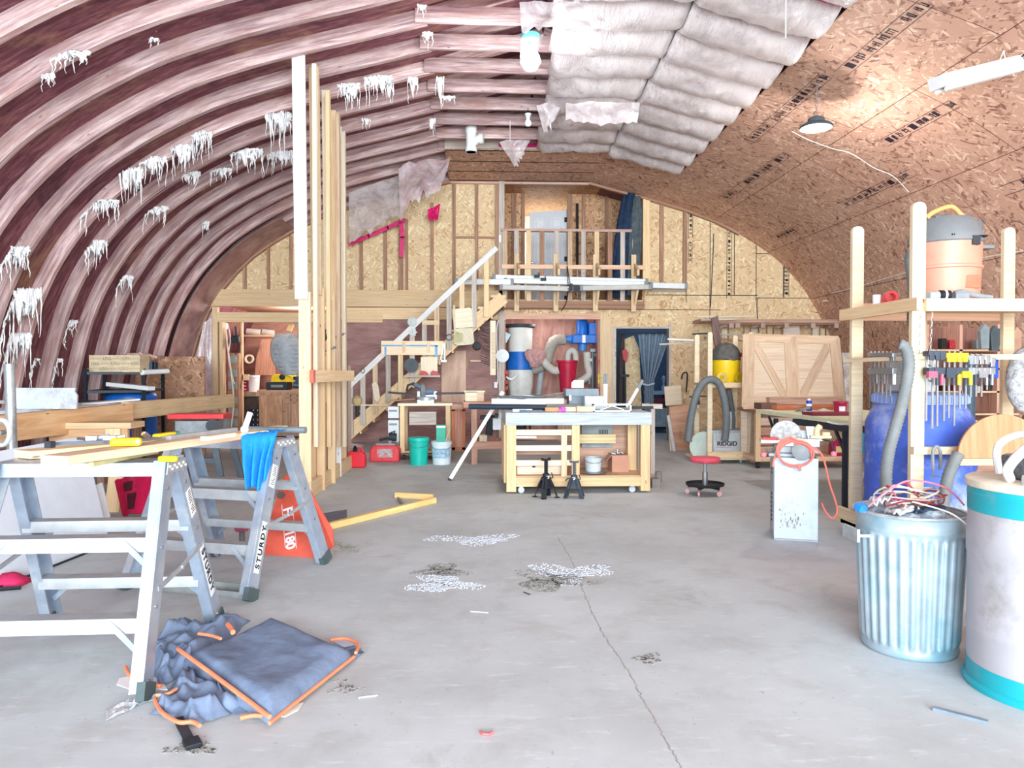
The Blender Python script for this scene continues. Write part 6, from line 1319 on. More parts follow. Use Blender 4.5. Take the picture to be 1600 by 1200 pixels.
# old wood bench left of main
YO = 10.4
t = thing('old_bench', 'old brown wooden bench between the saw stand and the workbench', 'workbench', (Xp(760, YO), YO, 0)); OB = wood('#a87a67', '#d0a28d')
m = MB(); m.box(Xp(724, YO), Xp(800, YO), YO, YO+.6, Zp(637, YO), Zp(628, YO)); wpart(m, 'top', OB, t)
for a in (741, 792):
    for dy in (0, .5): m = MB(); m.box(Xp(a-4.5, YO), Xp(a+4.5, YO), YO+.02+dy, YO+.1+dy, 0, Zp(637, YO)); wpart(m, 'leg', OB, t)
m = MB(); m.box(Xp(737, YO), Xp(796, YO), YO, YO+.04, Zp(702, YO), Zp(693, YO)); wpart(m, 'rail', OB, t); m = MB(); m.box(Xp(737, YO), Xp(796, YO), YO, YO+.6, Zp(693, YO), Zp(690, YO)); wpart(m, 'shelf', OB, t)
m = MB(); bxp(m, 749, 761, 680, 689.5, YO+.05, .2); m.cyl(P(755, 685, YO+.05), P(755, 685, YO+.04), .015, n=8); solo(m, 'pale_block', PALE, 'pale wood block with a dark hole on the old bench shelf', 'block')
t = thing('cream_box', 'cream coloured wooden box with open side on the old bench', 'box', P(743, 627, YO+.2))
m = MB(); bxp(m, 727, 745, 612, 627, YO+.1, .25); wpart(m, 'body', PALE, t); m = MB(); bxp(m, 745, 756, 613, 627, YO+.12, .2); wpart(m, 'side', wood('#c9a58a', '#e3c8b0'), t); m = MB(); bxp(m, 725, 758, 610.5, 613, YO+.1, .25); wpart(m, 'lid', PALE, t)
m = MB(); m.cbox(P(766, 664, YO-.1), .10, .2, .26, 0, .1, .15); m.cbox(P(758, 652, YO-.1), .14, .15, .05); solo(m, 'black_motor', BLACK, 'black vise body hanging under the old bench top', 'motor', bevel=.01)
m = MB(); bxp(m, 770, 783, 654, 672, 9.2, .12); m.box(Xp(778, 9.2), Xp(784, 9.2), 9.2, 9.3, Zp(654, 9.2), Zp(645, 9.2)); o = solo(m, 'switch_box', pm('#d9dfe4', .4), 'white electrical switch box at the left end of the workbench', 'switch box', bevel=.006)
m = MB(); bxp(m, 773, 779, 646, 652, 9.15, .08); wpart(m, 'switch', BLACK, o)
# ---- long white pole leaning
a = G(702, 751); b = P(786, 612, 8.9); t = thing('white_pole', 'long white pole leaning from the floor against the workbench end', 'pole', a); m = MB(); m.beam(a, b, .045, .02, up=(0, 1, 0)); wpart(m, 'pole', pm('#eceae8', .4, var=.04), t); m = MB(); m.beam(a, a+(b-a).normalized()*.03, .05, .024, up=(0, 1, 0)); wpart(m, 'foot', DARK, t)
# ---- main workbench
YW = 7.87; XW0, XW1 = Xp(790, YW), Xp(1021, YW); DW = 1.15; HT = .875
t = thing('workbench', 'big rolling pine workbench with a grey painted top in the middle', 'workbench', ((XW0+XW1)/2, YW+DW/2, 0))
GP = wood('#9fa6b1', '#c2c8d1', knots=False)
m = MB(); m.box(XW0, XW1, YW, YW+DW, HT-.02, HT); wpart(m, 'top', pm('#b9bbbd', .6, var=.12), t, bevel=.003)
m = MB(); m.box(XW0, XW1, YW-.0, YW+.04, HT-.135, HT-.02); m.box(XW0, XW0+.04, YW+.04, YW+DW, HT-.135, HT-.02); m.box(XW1-.04, XW1, YW+.04, YW+DW, HT-.135, HT-.02); wpart(m, 'apron', GP, t, bevel=.002)
LG = wood('#d9b286', '#ecce9f')
for (x0, x1) in ((XW0+.01, XW0+.115), (XW1-.115, XW1-.01)):
    for y in (YW+.02, YW+DW-.12): m = MB(); m.box(x0, x1, y, y+.1, .02, HT-.135); wpart(m, 'leg', LG, t, bevel=.004)
xm = Xp(903, YW); m = MB(); m.box(xm-.055, xm+.03, YW+.04, YW+.13, .11, HT-.135); wpart(m, 'leg', LG, t, bevel=.004); m = MB(); m.box(xm+.22*2.95, xm+.22*2.95+.1, YW+.5, YW+.6, .1, HT-.135); wpart(m, 'leg', LG, t)
m = MB(); m.box(XW0+.115, XW1-.115, YW+.02, YW+.06, .075, .175); wpart(m, 'bottom_rail', LG, t, bevel=.003); m = MB(); m.box(XW0+.03, XW0+.07, YW+.12, YW+DW-.12, .075, .175); m.box(XW1-.07, XW1-.03, YW+.12, YW+DW-.12, .075, .175); wpart(m, 'side_rail', LG, t)
m = MB(); m.box(XW0+.05, XW1-.05, YW+.06, YW+DW-.04, .16, .185); wpart(m, 'bottom_shelf', wood('#c29a78', '#e0bb98'), t)
for k in range(5): m = MB(); m.box(XW0-.012, XW0+.01, YW+.14+k*.19, YW+.28+k*.19, .1, HT-.14); wpart(m, 'side_slat', [LG, PINE2, FENCE][k % 3], t)
for z in (.33, .49, .66):
    m = MB(); m.box(XW0+.115, xm-.06, YW+.035, YW+.07, z-.03, z+.03); wpart(m, 'cross_rail', [PALE, wood('#e3cbb5', '#f3e2cf'), wood('#ead0b8', '#f6e6d2')][int(z*5) % 3], t)
    m = MB(); m.box(XW0+.1, xm-.05, YW+.4, YW+.43, z-.11, z-.03); wpart(m, 'inner_board', wood('#b98a74', '#dcb49c'), t)
m = MB(); m.box(xm-.17, xm-.11, YW+.03, YW+.08, .18, HT-.2); wpart(m, 'inner_upright', wood('#d9ab88', '#edc9a8'), t)
m = MB(); m.box(xm+.05, xm+.50, YW+.45, YW+.48, .50, .60); wpart(m, 'back_rail', wood('#c9ac7c', '#dcc59a'), t); m = MB(); m.box(xm+.03, XW1-.1, YW+.75, YW+.78, .18, .7); wpart(m, 'back_panel', wood('#b98d78', '#d6ad98'), t)
for x in (XW0+.17, XW1-.2):
    cst = MB(); cst.lathe([(.0, -.014), (.03, -.014), (.037, -.008), (.037, .008), (.03, .014), (0, .014)], (x, YW+.06, .037), 18, axis=(0, 1, 0)); o = wpart(cst, 'caster', pm('#b9bec3', .4, .3), t, smooth=True); c2 = MB(); c2.box(x-.02, x+.02, YW+.035, YW+.09, .05, .075); wpart(c2, 'bracket', STEEL, o)
m = MB()
for (x, z) in ((XW0+.06, HT-.05), (XW0+.06, HT-.1), (XW1-.06, .13), (XW0+.06, .13), (XW0+.09, .1)): m.cyl((x, YW+.0 if z > .5 else YW+.02, z), (x, (YW if z > .5 else YW+.02)-.003, z), .007, n=8)
wpart(m, 'screw_heads', STEEL, t)
# inside the bench
t = pail(914, 942, 705, 728, YW+.35, pm('#cfd4d8', .4), 'grey plastic tub with handle on the workbench shelf', 'tub', 'tub', handle=True); t.location.z = .187
t = thing('open_carton', 'brown cardboard carton with silver odds and ends on the workbench shelf', 'box', P(968, 728, YW+.3)); ZS = .187
m = MB(); x0, x1 = Xp(958, YW+.3), Xp(984, YW+.3); m.box(x0, x1, YW+.3, YW+.55, ZS, ZS+.19); wpart(m, 'carton', pm('#c48f78', .8, var=.06), t); m = MB(); m.prism([(x0, YW+.3, ZS+.19), (x0-.07, YW+.3, ZS+.12), (x0-.05, YW+.5, ZS+.12), (x0, YW+.5, ZS+.19)], (0, 0, .004)); wpart(m, 'flap', pm('#d8b09a', .8), t)
m = MB(); rnd = random.Random(2)
for k in range(8): c = V((rnd.uniform(x0+.02, x1-.03), YW+.36+rnd.random()*.1, ZS+.2)); m.cyl(c, c+V((rnd.uniform(-.06, .02), 0, rnd.uniform(.0, .05))), .012, n=7)
solo(m, 'metal_bits', CHROME, 'small heap of silver bits on top of the carton', 'fittings')
m = MB(); m.lathe([(0, 0), (.12, 0), (.14, .012), (.13, .014), (0, .006)], (Xp(930, YW+.2), YW+.22, ZS), 24); solo(m, 'grey_dish', STEEL, 'flat grey dish under the plastic tub on the workbench shelf', 'dish', smooth=True)
t = thing('metal_case', 'grey panel with slotted vent behind the workbench legs', 'panel', P(937, 668, YW+.7)); m = MB(); bxp(m, 910, 958, 663, 700, YW+.68, .03); wpart(m, 'panel', pm('#9fa3a6', .6), t)
m = MB()
for k in range(6): bxp(m, 937+k*2.6, 938.2+k*2.6, 672, 680, YW+.675, .005)
wpart(m, 'vent_slots', DARK, t)
m = MB(); m.beam(P(806, 683, YW-.0), P(838, 683, YW-.0), .03, .02); solo(m, 'white_lath', WHITE, 'short white strip resting on the upper left rail of the workbench', 'strip')
m = MB(); bxp(m, 808, 879, 723, 742, YW+.15, .2); o = solo(m, 'wood_crate', wood('#dcc0a4', '#f0dcc6'), 'pale wooden crate on the left bottom shelf of the workbench', 'crate'); m = MB(); m.lathe([(0, .004), (.02, .004), (.02, 0)], P(834, 728, YW+.15), 12, axis=(0, -1, 0)); wpart(m, 'hand_hole', DARK, o)
# ---- things on top of the bench
ZB = HT+.002
def onb(px, y, z=None): return P(px, 640, y)*1 if False else V((Xp(px, y), y, ZB if z is None else z))
t = thing('black_pipe', 'long dark pipe lying across the workbench and sticking out left', 'pipe', onb(800, 8.2)); m = MB(); a, b = P(733, 633.5, 8.55), P(872, 632, 8.3); a.z = b.z = ZB+.033; m.cyl(a, b, .032, n=16); wpart(m, 'pipe', pm('#2d3847', .4), t, smooth=True); m = MB(); m.cyl(a+V((-.004, 0, 0)), a, .026, n=16); wpart(m, 'opening', BLACK, t)
m = MB(); a, b = P(768, 627, 8.7), P(881, 627, 8.7); a.z = b.z = ZB+.06; m.beam(a, b, .06, .12); m2 = m; o = solo(m, 'white_beam', WHITE, 'white square tube lying behind the dark pipe on the workbench', 'tube', bevel=.004, kind='thing')
m = MB(); rnd = random.Random(12); c = V((Xp(812, 8.72), 8.74, ZB+.125))
for k in range(5):
    R_ = .20+.03*k; m.tube([c+V((R_*math.cos(a*PI/16), R_*.35*math.sin(a*PI/16), .006*k+.01*math.sin(a*.7+k))) for a in range(32)], .006, 5, closed=True)
solo(m, 'strapping_coil', STEEL, 'flat coil of steel strapping on the white tube, left one', 'coil', 'steel strapping coils')
m = MB(); c = V((Xp(868, 8.8), 8.85, ZB+.03))
for k in range(7):
    R_ = .17+.022*k; m.tube([c+V((R_*math.cos(a*PI/16), R_*.4*math.sin(a*PI/16), .014*k+.05*math.cos(a*PI/16)+.05)) for a in range(32)], .006, 5, closed=True)
solo(m, 'strapping_coil', pm('#8d7d76', .4, .5), 'tilted brownish coil of steel strapping left of the grey toolbox', 'coil', 'steel strapping coils')
t = thing('grey_toolbox', 'grey metal toolbox at the back of the workbench', 'toolbox', onb(910, 8.7)); x0, x1 = Xp(890, 8.6), Xp(937, 8.6)
m = MB(); m.box(x0, x1, 8.62, 8.86, ZB, ZB+.15); wpart(m, 'body', pm('#7c8791', .5), t, bevel=.004); m = MB(); m.prism([(x0-.04, 8.6, ZB+.15), (x1, 8.6, ZB+.15), (x1, 8.62, ZB+.235), (x0-.04, 8.62, ZB+.235)], (0, .26, 0)); wpart(m, 'lid', pm('#87939d', .5), t, bevel=.006); m = MB(); m.box(x0+.0, x0+.02, 8.6, 8.62, ZB+.1, ZB+.16); wpart(m, 'latch', CHROME, t)
t = thing('clear_case', 'clear plastic organizer case in front of the grey toolbox', 'case', onb(928, 8.4)); x0, x1 = Xp(914, 8.4), Xp(945, 8.4); m = MB(); m.box(x0, x1, 8.38, 8.5, ZB, ZB+.16); wpart(m, 'body', pm('#cfd4d8', .2, alpha=.85), t, bevel=.012); m = MB(); m.box(x0+.03, x1-.03, 8.375, 8.38, ZB+.07, ZB+.1); wpart(m, 'label', pm('#e7ded4', .6), t)
m = MB(); c = onb(880, 8.05); m.lathe([(0, 0), (.03, .004), (.036, .03), (.025, .05), (0, .055)], c, 14); m.box(c.x-.05, c.x-.02, c.y-.02, c.y+.02, c.z, c.z+.03); solo(m, 'pink_stopper', pm('#ef5bc0', .5), 'bright pink plastic cap on the workbench', 'cap', smooth=True)
for i, (x0, x1, w_, h_, c_, lb, yy) in enumerate(((801, 832, .05, .03, '#e8ecef', 'white strip at the front left of the workbench top', 8.0), (812, 822, .03, .025, '#4f6f86', 'short blue-grey bar at the front left of the workbench top', 7.93), (822, 847, .02, .02, '#6d7074', 'thin dark chisel beside the blue-grey bar', 7.95), (852, 874, .06, .045, '#c69468', 'orange-brown wood offcut left of the pink cap', 8.05), (884, 922, .1, .05, '#e9cfb5', 'pale wood scrap right of the pink cap', 8.05), (854, 908, .1, .07, '#77706f', 'grey-brown length of trim behind the pink cap', 8.25), (902, 928, .06, .06, '#dcbfa4', 'knotty wood scrap beside the white bracket', 7.98))):
    m = MB(); y = yy; m.box(Xp(x0, y), Xp(x1, y), y, y+w_, ZB, ZB+h_); solo(m, 'bench_scrap', pm(c_, .6), lb, 'scrap', bevel=.002)
t = thing('joist_hanger', 'white metal truss plates lying at the right of the workbench top', 'bracket', onb(958, 8.0)); m = MB(); x0, x1 = Xp(928, 8.0), Xp(988, 8.0)
for q in ((x0, x1, ZB, ZB+.012), (x0, x1, ZB+.07, ZB+.08), (x0, x0+.015, ZB, ZB+.08), (x1-.015, x1, ZB, ZB+.08)): m.box(q[0], q[1], 7.98, 8.1, q[2], q[3])
wpart(m, 'frame', pm('#e6eef0', .4, .2), t); m = MB(); xm_ = (x0+x1)/2; m.beam((x0+.08, 8.0, ZB+.02), (xm_, 8.0, ZB+.065), .01, .01); m.beam((xm_, 8.0, ZB+.065), (x1-.08, 8.0, ZB+.02), .01, .01)
for k in range(22): x = x0+(x1-x0)*(k+.5)/22; m.prism([(x-.006, 8.0, ZB+.08), (x+.006, 8.0, ZB+.08), (x, 8.0, ZB+.095)], (0, .004, 0))
wpart(m, 'teeth', pm('#d5dfe2', .4, .2), t)
m = MB(); c = onb(920, 8.35); m.lathe([(0, 0), (.035, .004), (.04, .02), (.03, .04), (0, .045)], c, 14); solo(m, 'white_lump', WHITE, 'round white lump beside the clear case', 'cap', smooth=True)
for px, lb in ((945.5, 'left'), (948.8, 'right')):
    t = thing('caulking_tube', 'thin white rod with grey tip standing behind the workbench, %s of the pair' % lb, 'rod', (Xp(px, 9.2), 9.2, 0), group='pair of upright rods'); xx = 0; m = MB(); m.cyl((0, 0, 0), (0, 0, Zp(600, 9.2)), .014, n=10); part(m, 'shaft', WHITE, t, smooth=True); m = MB(); m.cyl((0, 0, Zp(600, 9.2)), (0, 0, Zp(584, 9.2)), .013, n=10); part(m, 'tip', GREY, t, smooth=True)
t = thing('white_lath', 'white lath with grey end rising slantwise from the right of the workbench', 'strip', P(990, 620, 8.4)); a, b = P(980, 636, 8.3), P(1003, 596, 8.8); m = MB(); m.beam(a, b, .035, .012, up=(0, 1, 0)); wpart(m, 'lath', WHITE, t); d = (b-a).normalized(); m = MB(); m.beam(a+d*(b-a).length*.7, b+d*.03, .037, .014, up=(0, 1, 0)); wpart(m, 'grey_end', GREY, t)
m = MB(); a, b = P(988, 641, 8.5), P(1020, 640, 8.5); a.z = b.z = ZB+.02; m.beam(a, b, .06, .03); solo(m, 'black_tray', BLACK, 'black flat tool at the right rear of the workbench top', 'tool')
m = MB(); a, b = P(1002, 634, 9.4), P(1034, 635, 9.4); m.beam(a, b, .08, .06); m.beam(b+V((-.12, 0, 0)), V((b.x-.12, 9.4, 0)), .05, .05, up=(0, 1, 0)); m.beam(b+V((-.25, 0.2, 0)), V((b.x-.25, 9.6, 0)), .05, .05, up=(0, 1, 0)); solo(m, 'sawhorse', GREYW, 'grey-brown sawhorse end behind the right of the workbench', 'sawhorse')
# ---- jack stands
def jack(px, py, Hh, mt, lab, rz):
    c = G(px, py); t = thing('jack_stand', lab, 'jack stand', c, rz); H = Hh; m = MB(); s = .085
    for sx in (-1, 1):
        for sy in (-1, 1):
            m.beam((sx*s, sy*s, .006), (sx*.028, sy*.028, H*.5), .055, .006, up=(sx, sy, 0)); m.box(sx*s-.022, sx*s+.022, sy*s-.022, sy*s+.022, 0, .008)
    for sx in (-1, 1): m.prism([(sx*.07, -.07, .1), (sx*.07, .07, .1), (sx*.03, .03, H*.52), (sx*.03, -.03, H*.52)], (.003, 0, 0)); m.prism([(-.07, sx*.07, .1), (.07, sx*.07, .1), (.03, sx*.03, H*.52), (-.03, sx*.03, H*.52)], (0, .003, 0))
    part(m, 'base', mt, t); m = MB(); m.cyl((0, 0, H*.45), (0, 0, H*.6), .036, n=14); part(m, 'collar', mt, t, smooth=True)
    m = MB(); m.box(-.014, .014, -.012, .012, H*.4, H*.93)
    for k in range(7): m.box(.012, .022, -.01, .01, H*.6+k*.022, H*.6+k*.022+.012)
    part(m, 'ratchet_post', mt, t); m = MB(); m.prism([(-.05, -.02, H), (-.045, -.02, H*.93), (.045, -.02, H*.93), (.05, -.02, H), (.03, -.02, H*.97), (-.03, -.02, H*.97)], (0, .04, 0)); part(m, 'saddle', mt, t)
    m = MB(); m.tube(curve([(0, -.04, H*.52), (-.06, -.05, H*.52), (-.085, -.05, H*.46)], 4), .008, 6); m.tube([(.05, -.03, H*.62), (.07, -.03, H*.5), (.04, -.03, H*.48)], .006, 6); part(m, 'handle', mt, t, smooth=True); m = MB(); m.box(-.015, .015, -.039, -.036, H*.48, H*.55); part(m, 'label', WHITE, t)
jack(853, 777, .415, BLACK, 'black jack stand in front of the workbench, the left taller one', .5)
jack(897, 777, .39, pm('#3b444f', .5), 'dark grey jack stand in front of the workbench, the right one', -.2)
# loose: block at bench right
m = MB(); c = G(1028, 765, .0); m.box(c.x-.04, c.x+.05, c.y+.1, c.y+.3, 0, .1); m.cyl(c+V((.08, .3, .04)), c+V((.08, .3, .16)), .04, n=10); solo(m, 'concrete_block', pm('#8e8682', .8), 'rough grey block on the floor behind the workbench right leg', 'block')
m = MB(); c = P(1028, 755, 8.6); c.z = .0
# boards leaning right of doorway
for i, (pts, Y, mt, lb) in enumerate((([(1046, 636), (1079, 632), (1086, 711), (1052, 713)], 12.2, wood('#c9957a', '#e2b498', knots=False, gs=6), 'pinkish plywood sheet leaning right of the doorway'), ([(1038, 604), (1064, 602), (1066, 632), (1040, 634)], 13.3, PALE, 'pale board standing above the pinkish plywood sheet'), ([(1042, 650), (1046, 648), (1056, 711), (1051, 712)], 12.0, pm('#dfe2e4', .5), 'white strip leaning before the pinkish plywood'), ([(1045, 668), (1048, 666), (1052, 712), (1047, 710)], 12.1, PALE, 'narrow pale strip leaning left of the pinkish plywood'), ([(1060, 678), (1064, 674), (1090, 708), (1088, 713)], 11.8, BROWNW, 'thin brown slat slanting across the pinkish plywood'))):
    m = MB(); q = [P(x, y, Y) for x, y in pts]; mz = min(p.z for p in q)
    if i != 1:
        for p in q:
            if p.z < .25: p.z = .0
    m.prism(q, (0, .02, 0)); solo(m, 'leaning_board', mt, lb, 'board')
m = MB(); c = P(1063, 655, 12.18)
o = text3('H', .09, INK, MX(P(1061, 662, 12.19), (1, 0, 0), (0, 0, 1)), 'printed_mark', None); bpy.data.objects.remove(o)
t = thing('cane', 'dark hooked bar hanging on the strand board right of the doorway', 'hook', P(1070, 600, 13.6)); m = MB(); m.tube(curve([P(1065, 592, 13.7), P(1067, 584, 13.65), P(1072, 582, 13.65), P(1074, 588, 13.7), P(1072, 612, 13.7)], 5), .014, 6); wpart(m, 'hook', DARK, t)
# ================================================================ RIGHT SIDE
# ---- lumber rack on the back wall
YL = 13.2
t = thing('lumber_shelf', 'wall lumber shelf on wooden brackets across the right back wall', 'shelf', P(1215, 510, YL))
LB = wood('#9b7565', '#c9a490')
m = MB(); bxp(m, 1098, 1334, 497.5, 502, YL, .5); wpart(m, 'shelf_board', LB, t)
m = MB(); bxp(m, 1125, 1328, 502, 506, YL-.03, .04); wpart(m, 'front_rail', BROWNW, t)
for k, px in enumerate((1148, 1158, 1199, 1237, 1280, 1318)):
    m = MB(); m.beam(P(px-22, 511, YL+.2), P(px, 505, YL-.02), .05, .05); bxp(m, px-3.5, px+3.5, 502, 511, YL-.05, .08); wpart(m, 'bracket', wood('#a9887a', '#cbb0a2'), t)
for k, (px, w_) in enumerate(((1137, 9), (1148, 9), (1173, 8), (1184, 9), (1210, 8), (1220, 8), (1284, 10), (1296, 9), (1303, 8))):
    m = MB(); bxp(m, px-w_/2, px+w_/2, 512 if k % 2 else 508, 532, YB-.1, .05); solo(m, 'short_stud', [PALE, PINE, FENCE][k % 3], 'upright wall cleat under the lumber shelf, %s from the left' % ORD[k], 'board', 'upright cleats under the lumber shelf')
m = MB(); bxp(m, 1232, 1258, 508, 530, YB-.2, .04); solo(m, 'pink_board', wood('#e2c6b5', '#f2ddd0', knots=False), 'pale pink board standing behind the panelled doors', 'board')
m = MB(); m.beam(P(1322, 496, YL), P(1331, 550, YL), .16, .04, up=(0, 1, 0)); solo(m, 'brace_board', wood('#a9755f', '#cc9c85'), 'red-brown board leaning at the right end of the lumber shelf', 'board')
for i, (x0, y0, x1, y1, c_) in enumerate(((1088, 495, 1176, 494, PALE), (1095, 500, 1150, 499, GREYW), (1082, 522, 1110, 521, DARK), (1043, 530, 1090, 532, WHITE), (1030, 538, 1110, 534, GREYW), (1098, 521, 1158, 524, GREYW), (1112, 503, 1335, 503.5, LB), (1100, 528, 1170, 533, BROWNW))):
    m = MB(); Y_ = YL+.1+.03*i if i not in (3, 4) else 12.4; m.beam(P(x0, y0, Y_-.35), P(x1, y1, Y_-.35), .04, .025); solo(m, 'lumber_strip', c_, '%s lumber strip sticking out left of the lumber shelf, %s from top' % (['cream', 'grey', 'dark', 'white', 'weathered', 'silvery', 'reddish', 'brown'][i], ORD[i]), 'strip')
m = MB(); ppoly(m, [(1112, 497), (1122, 493), (1126, 530), (1130, 560), (1122, 560), (1115, 530)], 12.6, .04); solo(m, 'dark_plank', wood('#5f4a46', '#8c716a'), 'dark weathered plank sticking up beside the yellow vacuum rack', 'plank')
# wall wires
for i, pts in enumerate(([(1115, 365), (1114, 400), (1110, 480)], [(1187, 465), (1183, 470), (1184, 500), (1186, 520)], [(1300, 452), (1310, 466), (1305, 470), (1285, 470)], [(1310, 480), (1316, 492), (1326, 496)])):
    m = MB(); m.tube(curve([P(x, y, YB-.02 if i < 2 else 13.2) for x, y in pts], 5), .008, 5); solo(m, 'wall_wire', [DARK, DARK, CABLEW, CABLEW][i], ['dark wire running down the upper strand board', 'dark wire reaching the lumber shelf', 'white wire looped where the wall meets the lining', 'short white wire end by the lumber shelf'][i], 'wire')
pts = [A(1300, 458, .02), A(1340, 448, .02), A(1420, 425, .02), A(1520, 405, .02), A(1598, 392, .02)]
m = MB(); m.tube(curve(pts, 5), .01, 5); solo(m, 'wall_wire', CABLEW, 'white wires running along the lining behind the orange vacuum', 'wire')
# ---- panelled barn door
t = thing('barn_door_panel', 'unpainted double barn door panel with diagonal braces leaning behind the table', 'door panel', P(1243, 635, 10.1))
YD = 10.1; DM = wood('#b89a80', '#d2b89e', knots=False, gs=9); DM2 = wood('#c4ac92', '#dac7b0', knots=False, gs=30)
q = [P(1160, 632, YD-.1), P(1320, 630, YD-.1), P(1310, 528, YD+.2), P(1162, 524, YD+.2)]; q[0].z = q[1].z = .82
def dq(u, v): return q[0].lerp(q[1], u).lerp(q[3].lerp(q[2], u), v)
nD = (q[1]-q[0]).cross(q[3]-q[0]).normalized()
m = MB(); m.prism(q, nD*-.02); wpart(m, 'back_panel', DM2, t)
def dstrip(m, u0, v0, u1, v1, w_, th=.014): a, b = dq(u0, v0), dq(u1, v1); m.beam(a+nD*th/2, b+nD*th/2, w_, th, up=nD)
for (a, b, c_, d_, w_) in ((.0, .965, 1, .965, .12), (0, .06, 1, .06, .18), (.05, 0, .05, 1, .17), (.955, 0, .955, 1, .15), (.5, 0, .49, 1, .19)):
    m = MB(); dstrip(m, a, b, c_, d_, w_); wpart(m, 'frame_rail', DM, t)
for (a, b, c_, d_) in ((.12, .88, .42, .13), (.58, .13, .88, .88)): m = MB(); dstrip(m, a, b, c_, d_, .11, .012); wpart(m, 'diagonal_brace', DM, t)
# marbled board beside
m = MB(); a = [P(1316, 551, 10.3), P(1338, 551, 10.3), P(1346, 632, 10.0), P(1322, 632, 10.0)]; m.prism(a, (0, .03, 0)); solo(m, 'lichen_board', pm('#b9b3b1', .8, var=.3, scale=14, dirt='#e3e1e0'), 'mottled grey-white board leaning right of the panelled doors', 'board')
# ---- back bench and its clutter
YE = 9.75
t = thing('outfeed_cart', 'low plywood cart on wheels behind the folding saw table', 'cart', (Xp(1260, YE), YE+.3, 0))
m = MB(); m.box(Xp(1187, YE), Xp(1352, YE), YE, YE+.7, .76, .80); wpart(m, 'top', BROWNW, t); m = MB(); m.box(Xp(1190, YE), Xp(1352, YE), YE+.02, YE+.7, .10, .16); wpart(m, 'bottom_shelf', wood('#d1a584', '#e6c4a6'), t); m = MB(); m.box(Xp(1190, YE), Xp(1352, YE), YE+.6, YE+.64, .16, .76); wpart(m, 'back_panel', wood('#d9bda6', '#ecd8c6', knots=False), t)
for px in (1192, 1276, 1348): m = MB(); m.box(Xp(px-4, YE), Xp(px+4, YE), YE, YE+.06, .10, .76); wpart(m, 'leg', PINE2, t)
for k in range(4): m = MB(); m.box(Xp(1196, YE), Xp(1272, YE), YE+.02, YE+.04, .2+k*.13, .3+k*.13); wpart(m, 'slat', [OB, wood('#c9a893', '#dfc7b6')][k % 2], t)
for px in (1195, 1282): m = MB(); m.lathe([(0, -.02), (.05, -.02), (.05, .02), (0, .02)], (Xp(px, YE), YE+.08, .05), 16, axis=(1, 0, 0)); wpart(m, 'wheel', DARK, t, smooth=True)
fuelcan(1315, 1338, 693, 719, YE+.1, pm('#c2185b', .4), 'fuel_can', 'magenta fuel can with a yellow label on the cart shelf', .18, False, pm('#f1e3a0', .5)).location.z = .162
t = thing('blue_jug', 'turquoise jug hanging at the cart\'s right end', 'jug', P(1346, 685, YE-.3)); m = MB(); r = .08; m.lathe([(0, 0), (r*.8, 0), (r, .05), (r, .22), (r*.7, .27), (0, .27)], P(1347, 708, YE-.3), 20); wpart(m, 'body', pm('#2a9fc0', .4), t, smooth=True); m = MB(); m.tube([P(1339, 680, YE-.35), P(1337, 690, YE-.38), P(1341, 697, YE-.35)], .012, 6); wpart(m, 'handle', BLACK, t)
# folding table with pale green top
t = thing('saw_table', 'long table with a pale green edge and a black steel leg', 'table', (3.6, 7.4, 0))
tz = .87; e0, e1 = V((3.27, 8.55, tz)), V((3.36, 6.5, tz))
m = MB(); m.prism([e0, e1, e1+V((1.2, 0, 0)), e0+V((1.2, 0, 0))], (0, 0, -.045)); wpart(m, 'top', pm('#dfe3c0', .5, var=.06), t, bevel=.003)
m = MB(); m.prism([V((3.30, 7.6, tz-.05)), e1+V((.0, .02, -.05)), e1+V((1.2, .02, -.05)), V((4.4, 7.6, tz-.05))], (0, 0, -.06)); wpart(m, 'steel_rail', pm('#28303c', .4), t)
for (x, y) in ((3.36, 6.60), (4.4, 6.6), (4.3, 8.4), (3.45, 8.4)):
    m = MB(); m.cyl((x, y, .05), (x, y, tz-.1), .028, n=12); m.beam((x, y+.02, tz-.28), (x, y+.2, tz-.09), .03, .02, up=(1, 0, 0)); o = wpart(m, 'leg', pm('#232c38', .4), t); m = MB(); m.cyl((x, y, 0.008), (x, y, .05), .008, n=8); m.cyl((x, y, 0), (x, y, .01), .025, n=12); wpart(m, 'foot', STEEL, o)
zt_ = tz+.001
def ontab(px, y): return V((Xp(px, y), y, zt_))
m = MB(); bxp(m, 1197, 1222, 631, 641, 9.0, .25); solo(m, 'dark_board', wood('#5d3f39', '#8a6259'), 'dark brown board at the far left end of the table', 'board')
m = MB(); a = P(1222, 636, 8.3); m.box(Xp(1222, 8.3), Xp(1335, 8.3), 8.3, 8.45, zt_, zt_+.055); solo(m, 'mahogany_board', MAHOG, 'glossy red-brown board lying along the far side of the table', 'board', bevel=.003)
m = MB(); bxp(m, 1210, 1330, 622, 633, 9.9, .15); o = solo(m, 'stacked_planks', LB, 'brown planks stacked below the panelled doors', 'planks')
t = thing('spray_bottle', 'blue spray can standing on the table below the panelled doors', 'bottle', ontab(1274, 8.2)); m = MB(); m.lathe([(0, 0), (.03, 0), (.032, .01), (.032, .1), (.028, .115), (0, .12)], n=16); part(m, 'body', pm('#2347c5', .3), t, smooth=True); m = MB(); m.lathe([(.02, .115), (.018, .135), (0, .14)], n=12); part(m, 'cap', WHITE, t); m = MB(); m.lathe([(.0325, .05), (.0325, .08)], n=16, cap=False); part(m, 'label', WHITE, t)
t = thing('red_tub', 'magenta tub with white lettering on the table', 'tub', ontab(1325, 7.6)); m = MB(); m.lathe([(0, 0), (.06, 0), (.068, .11), (.072, .115), (.072, .13), (0, .132)], n=24); part(m, 'body', pm('#b51c50', .4), t, smooth=True)
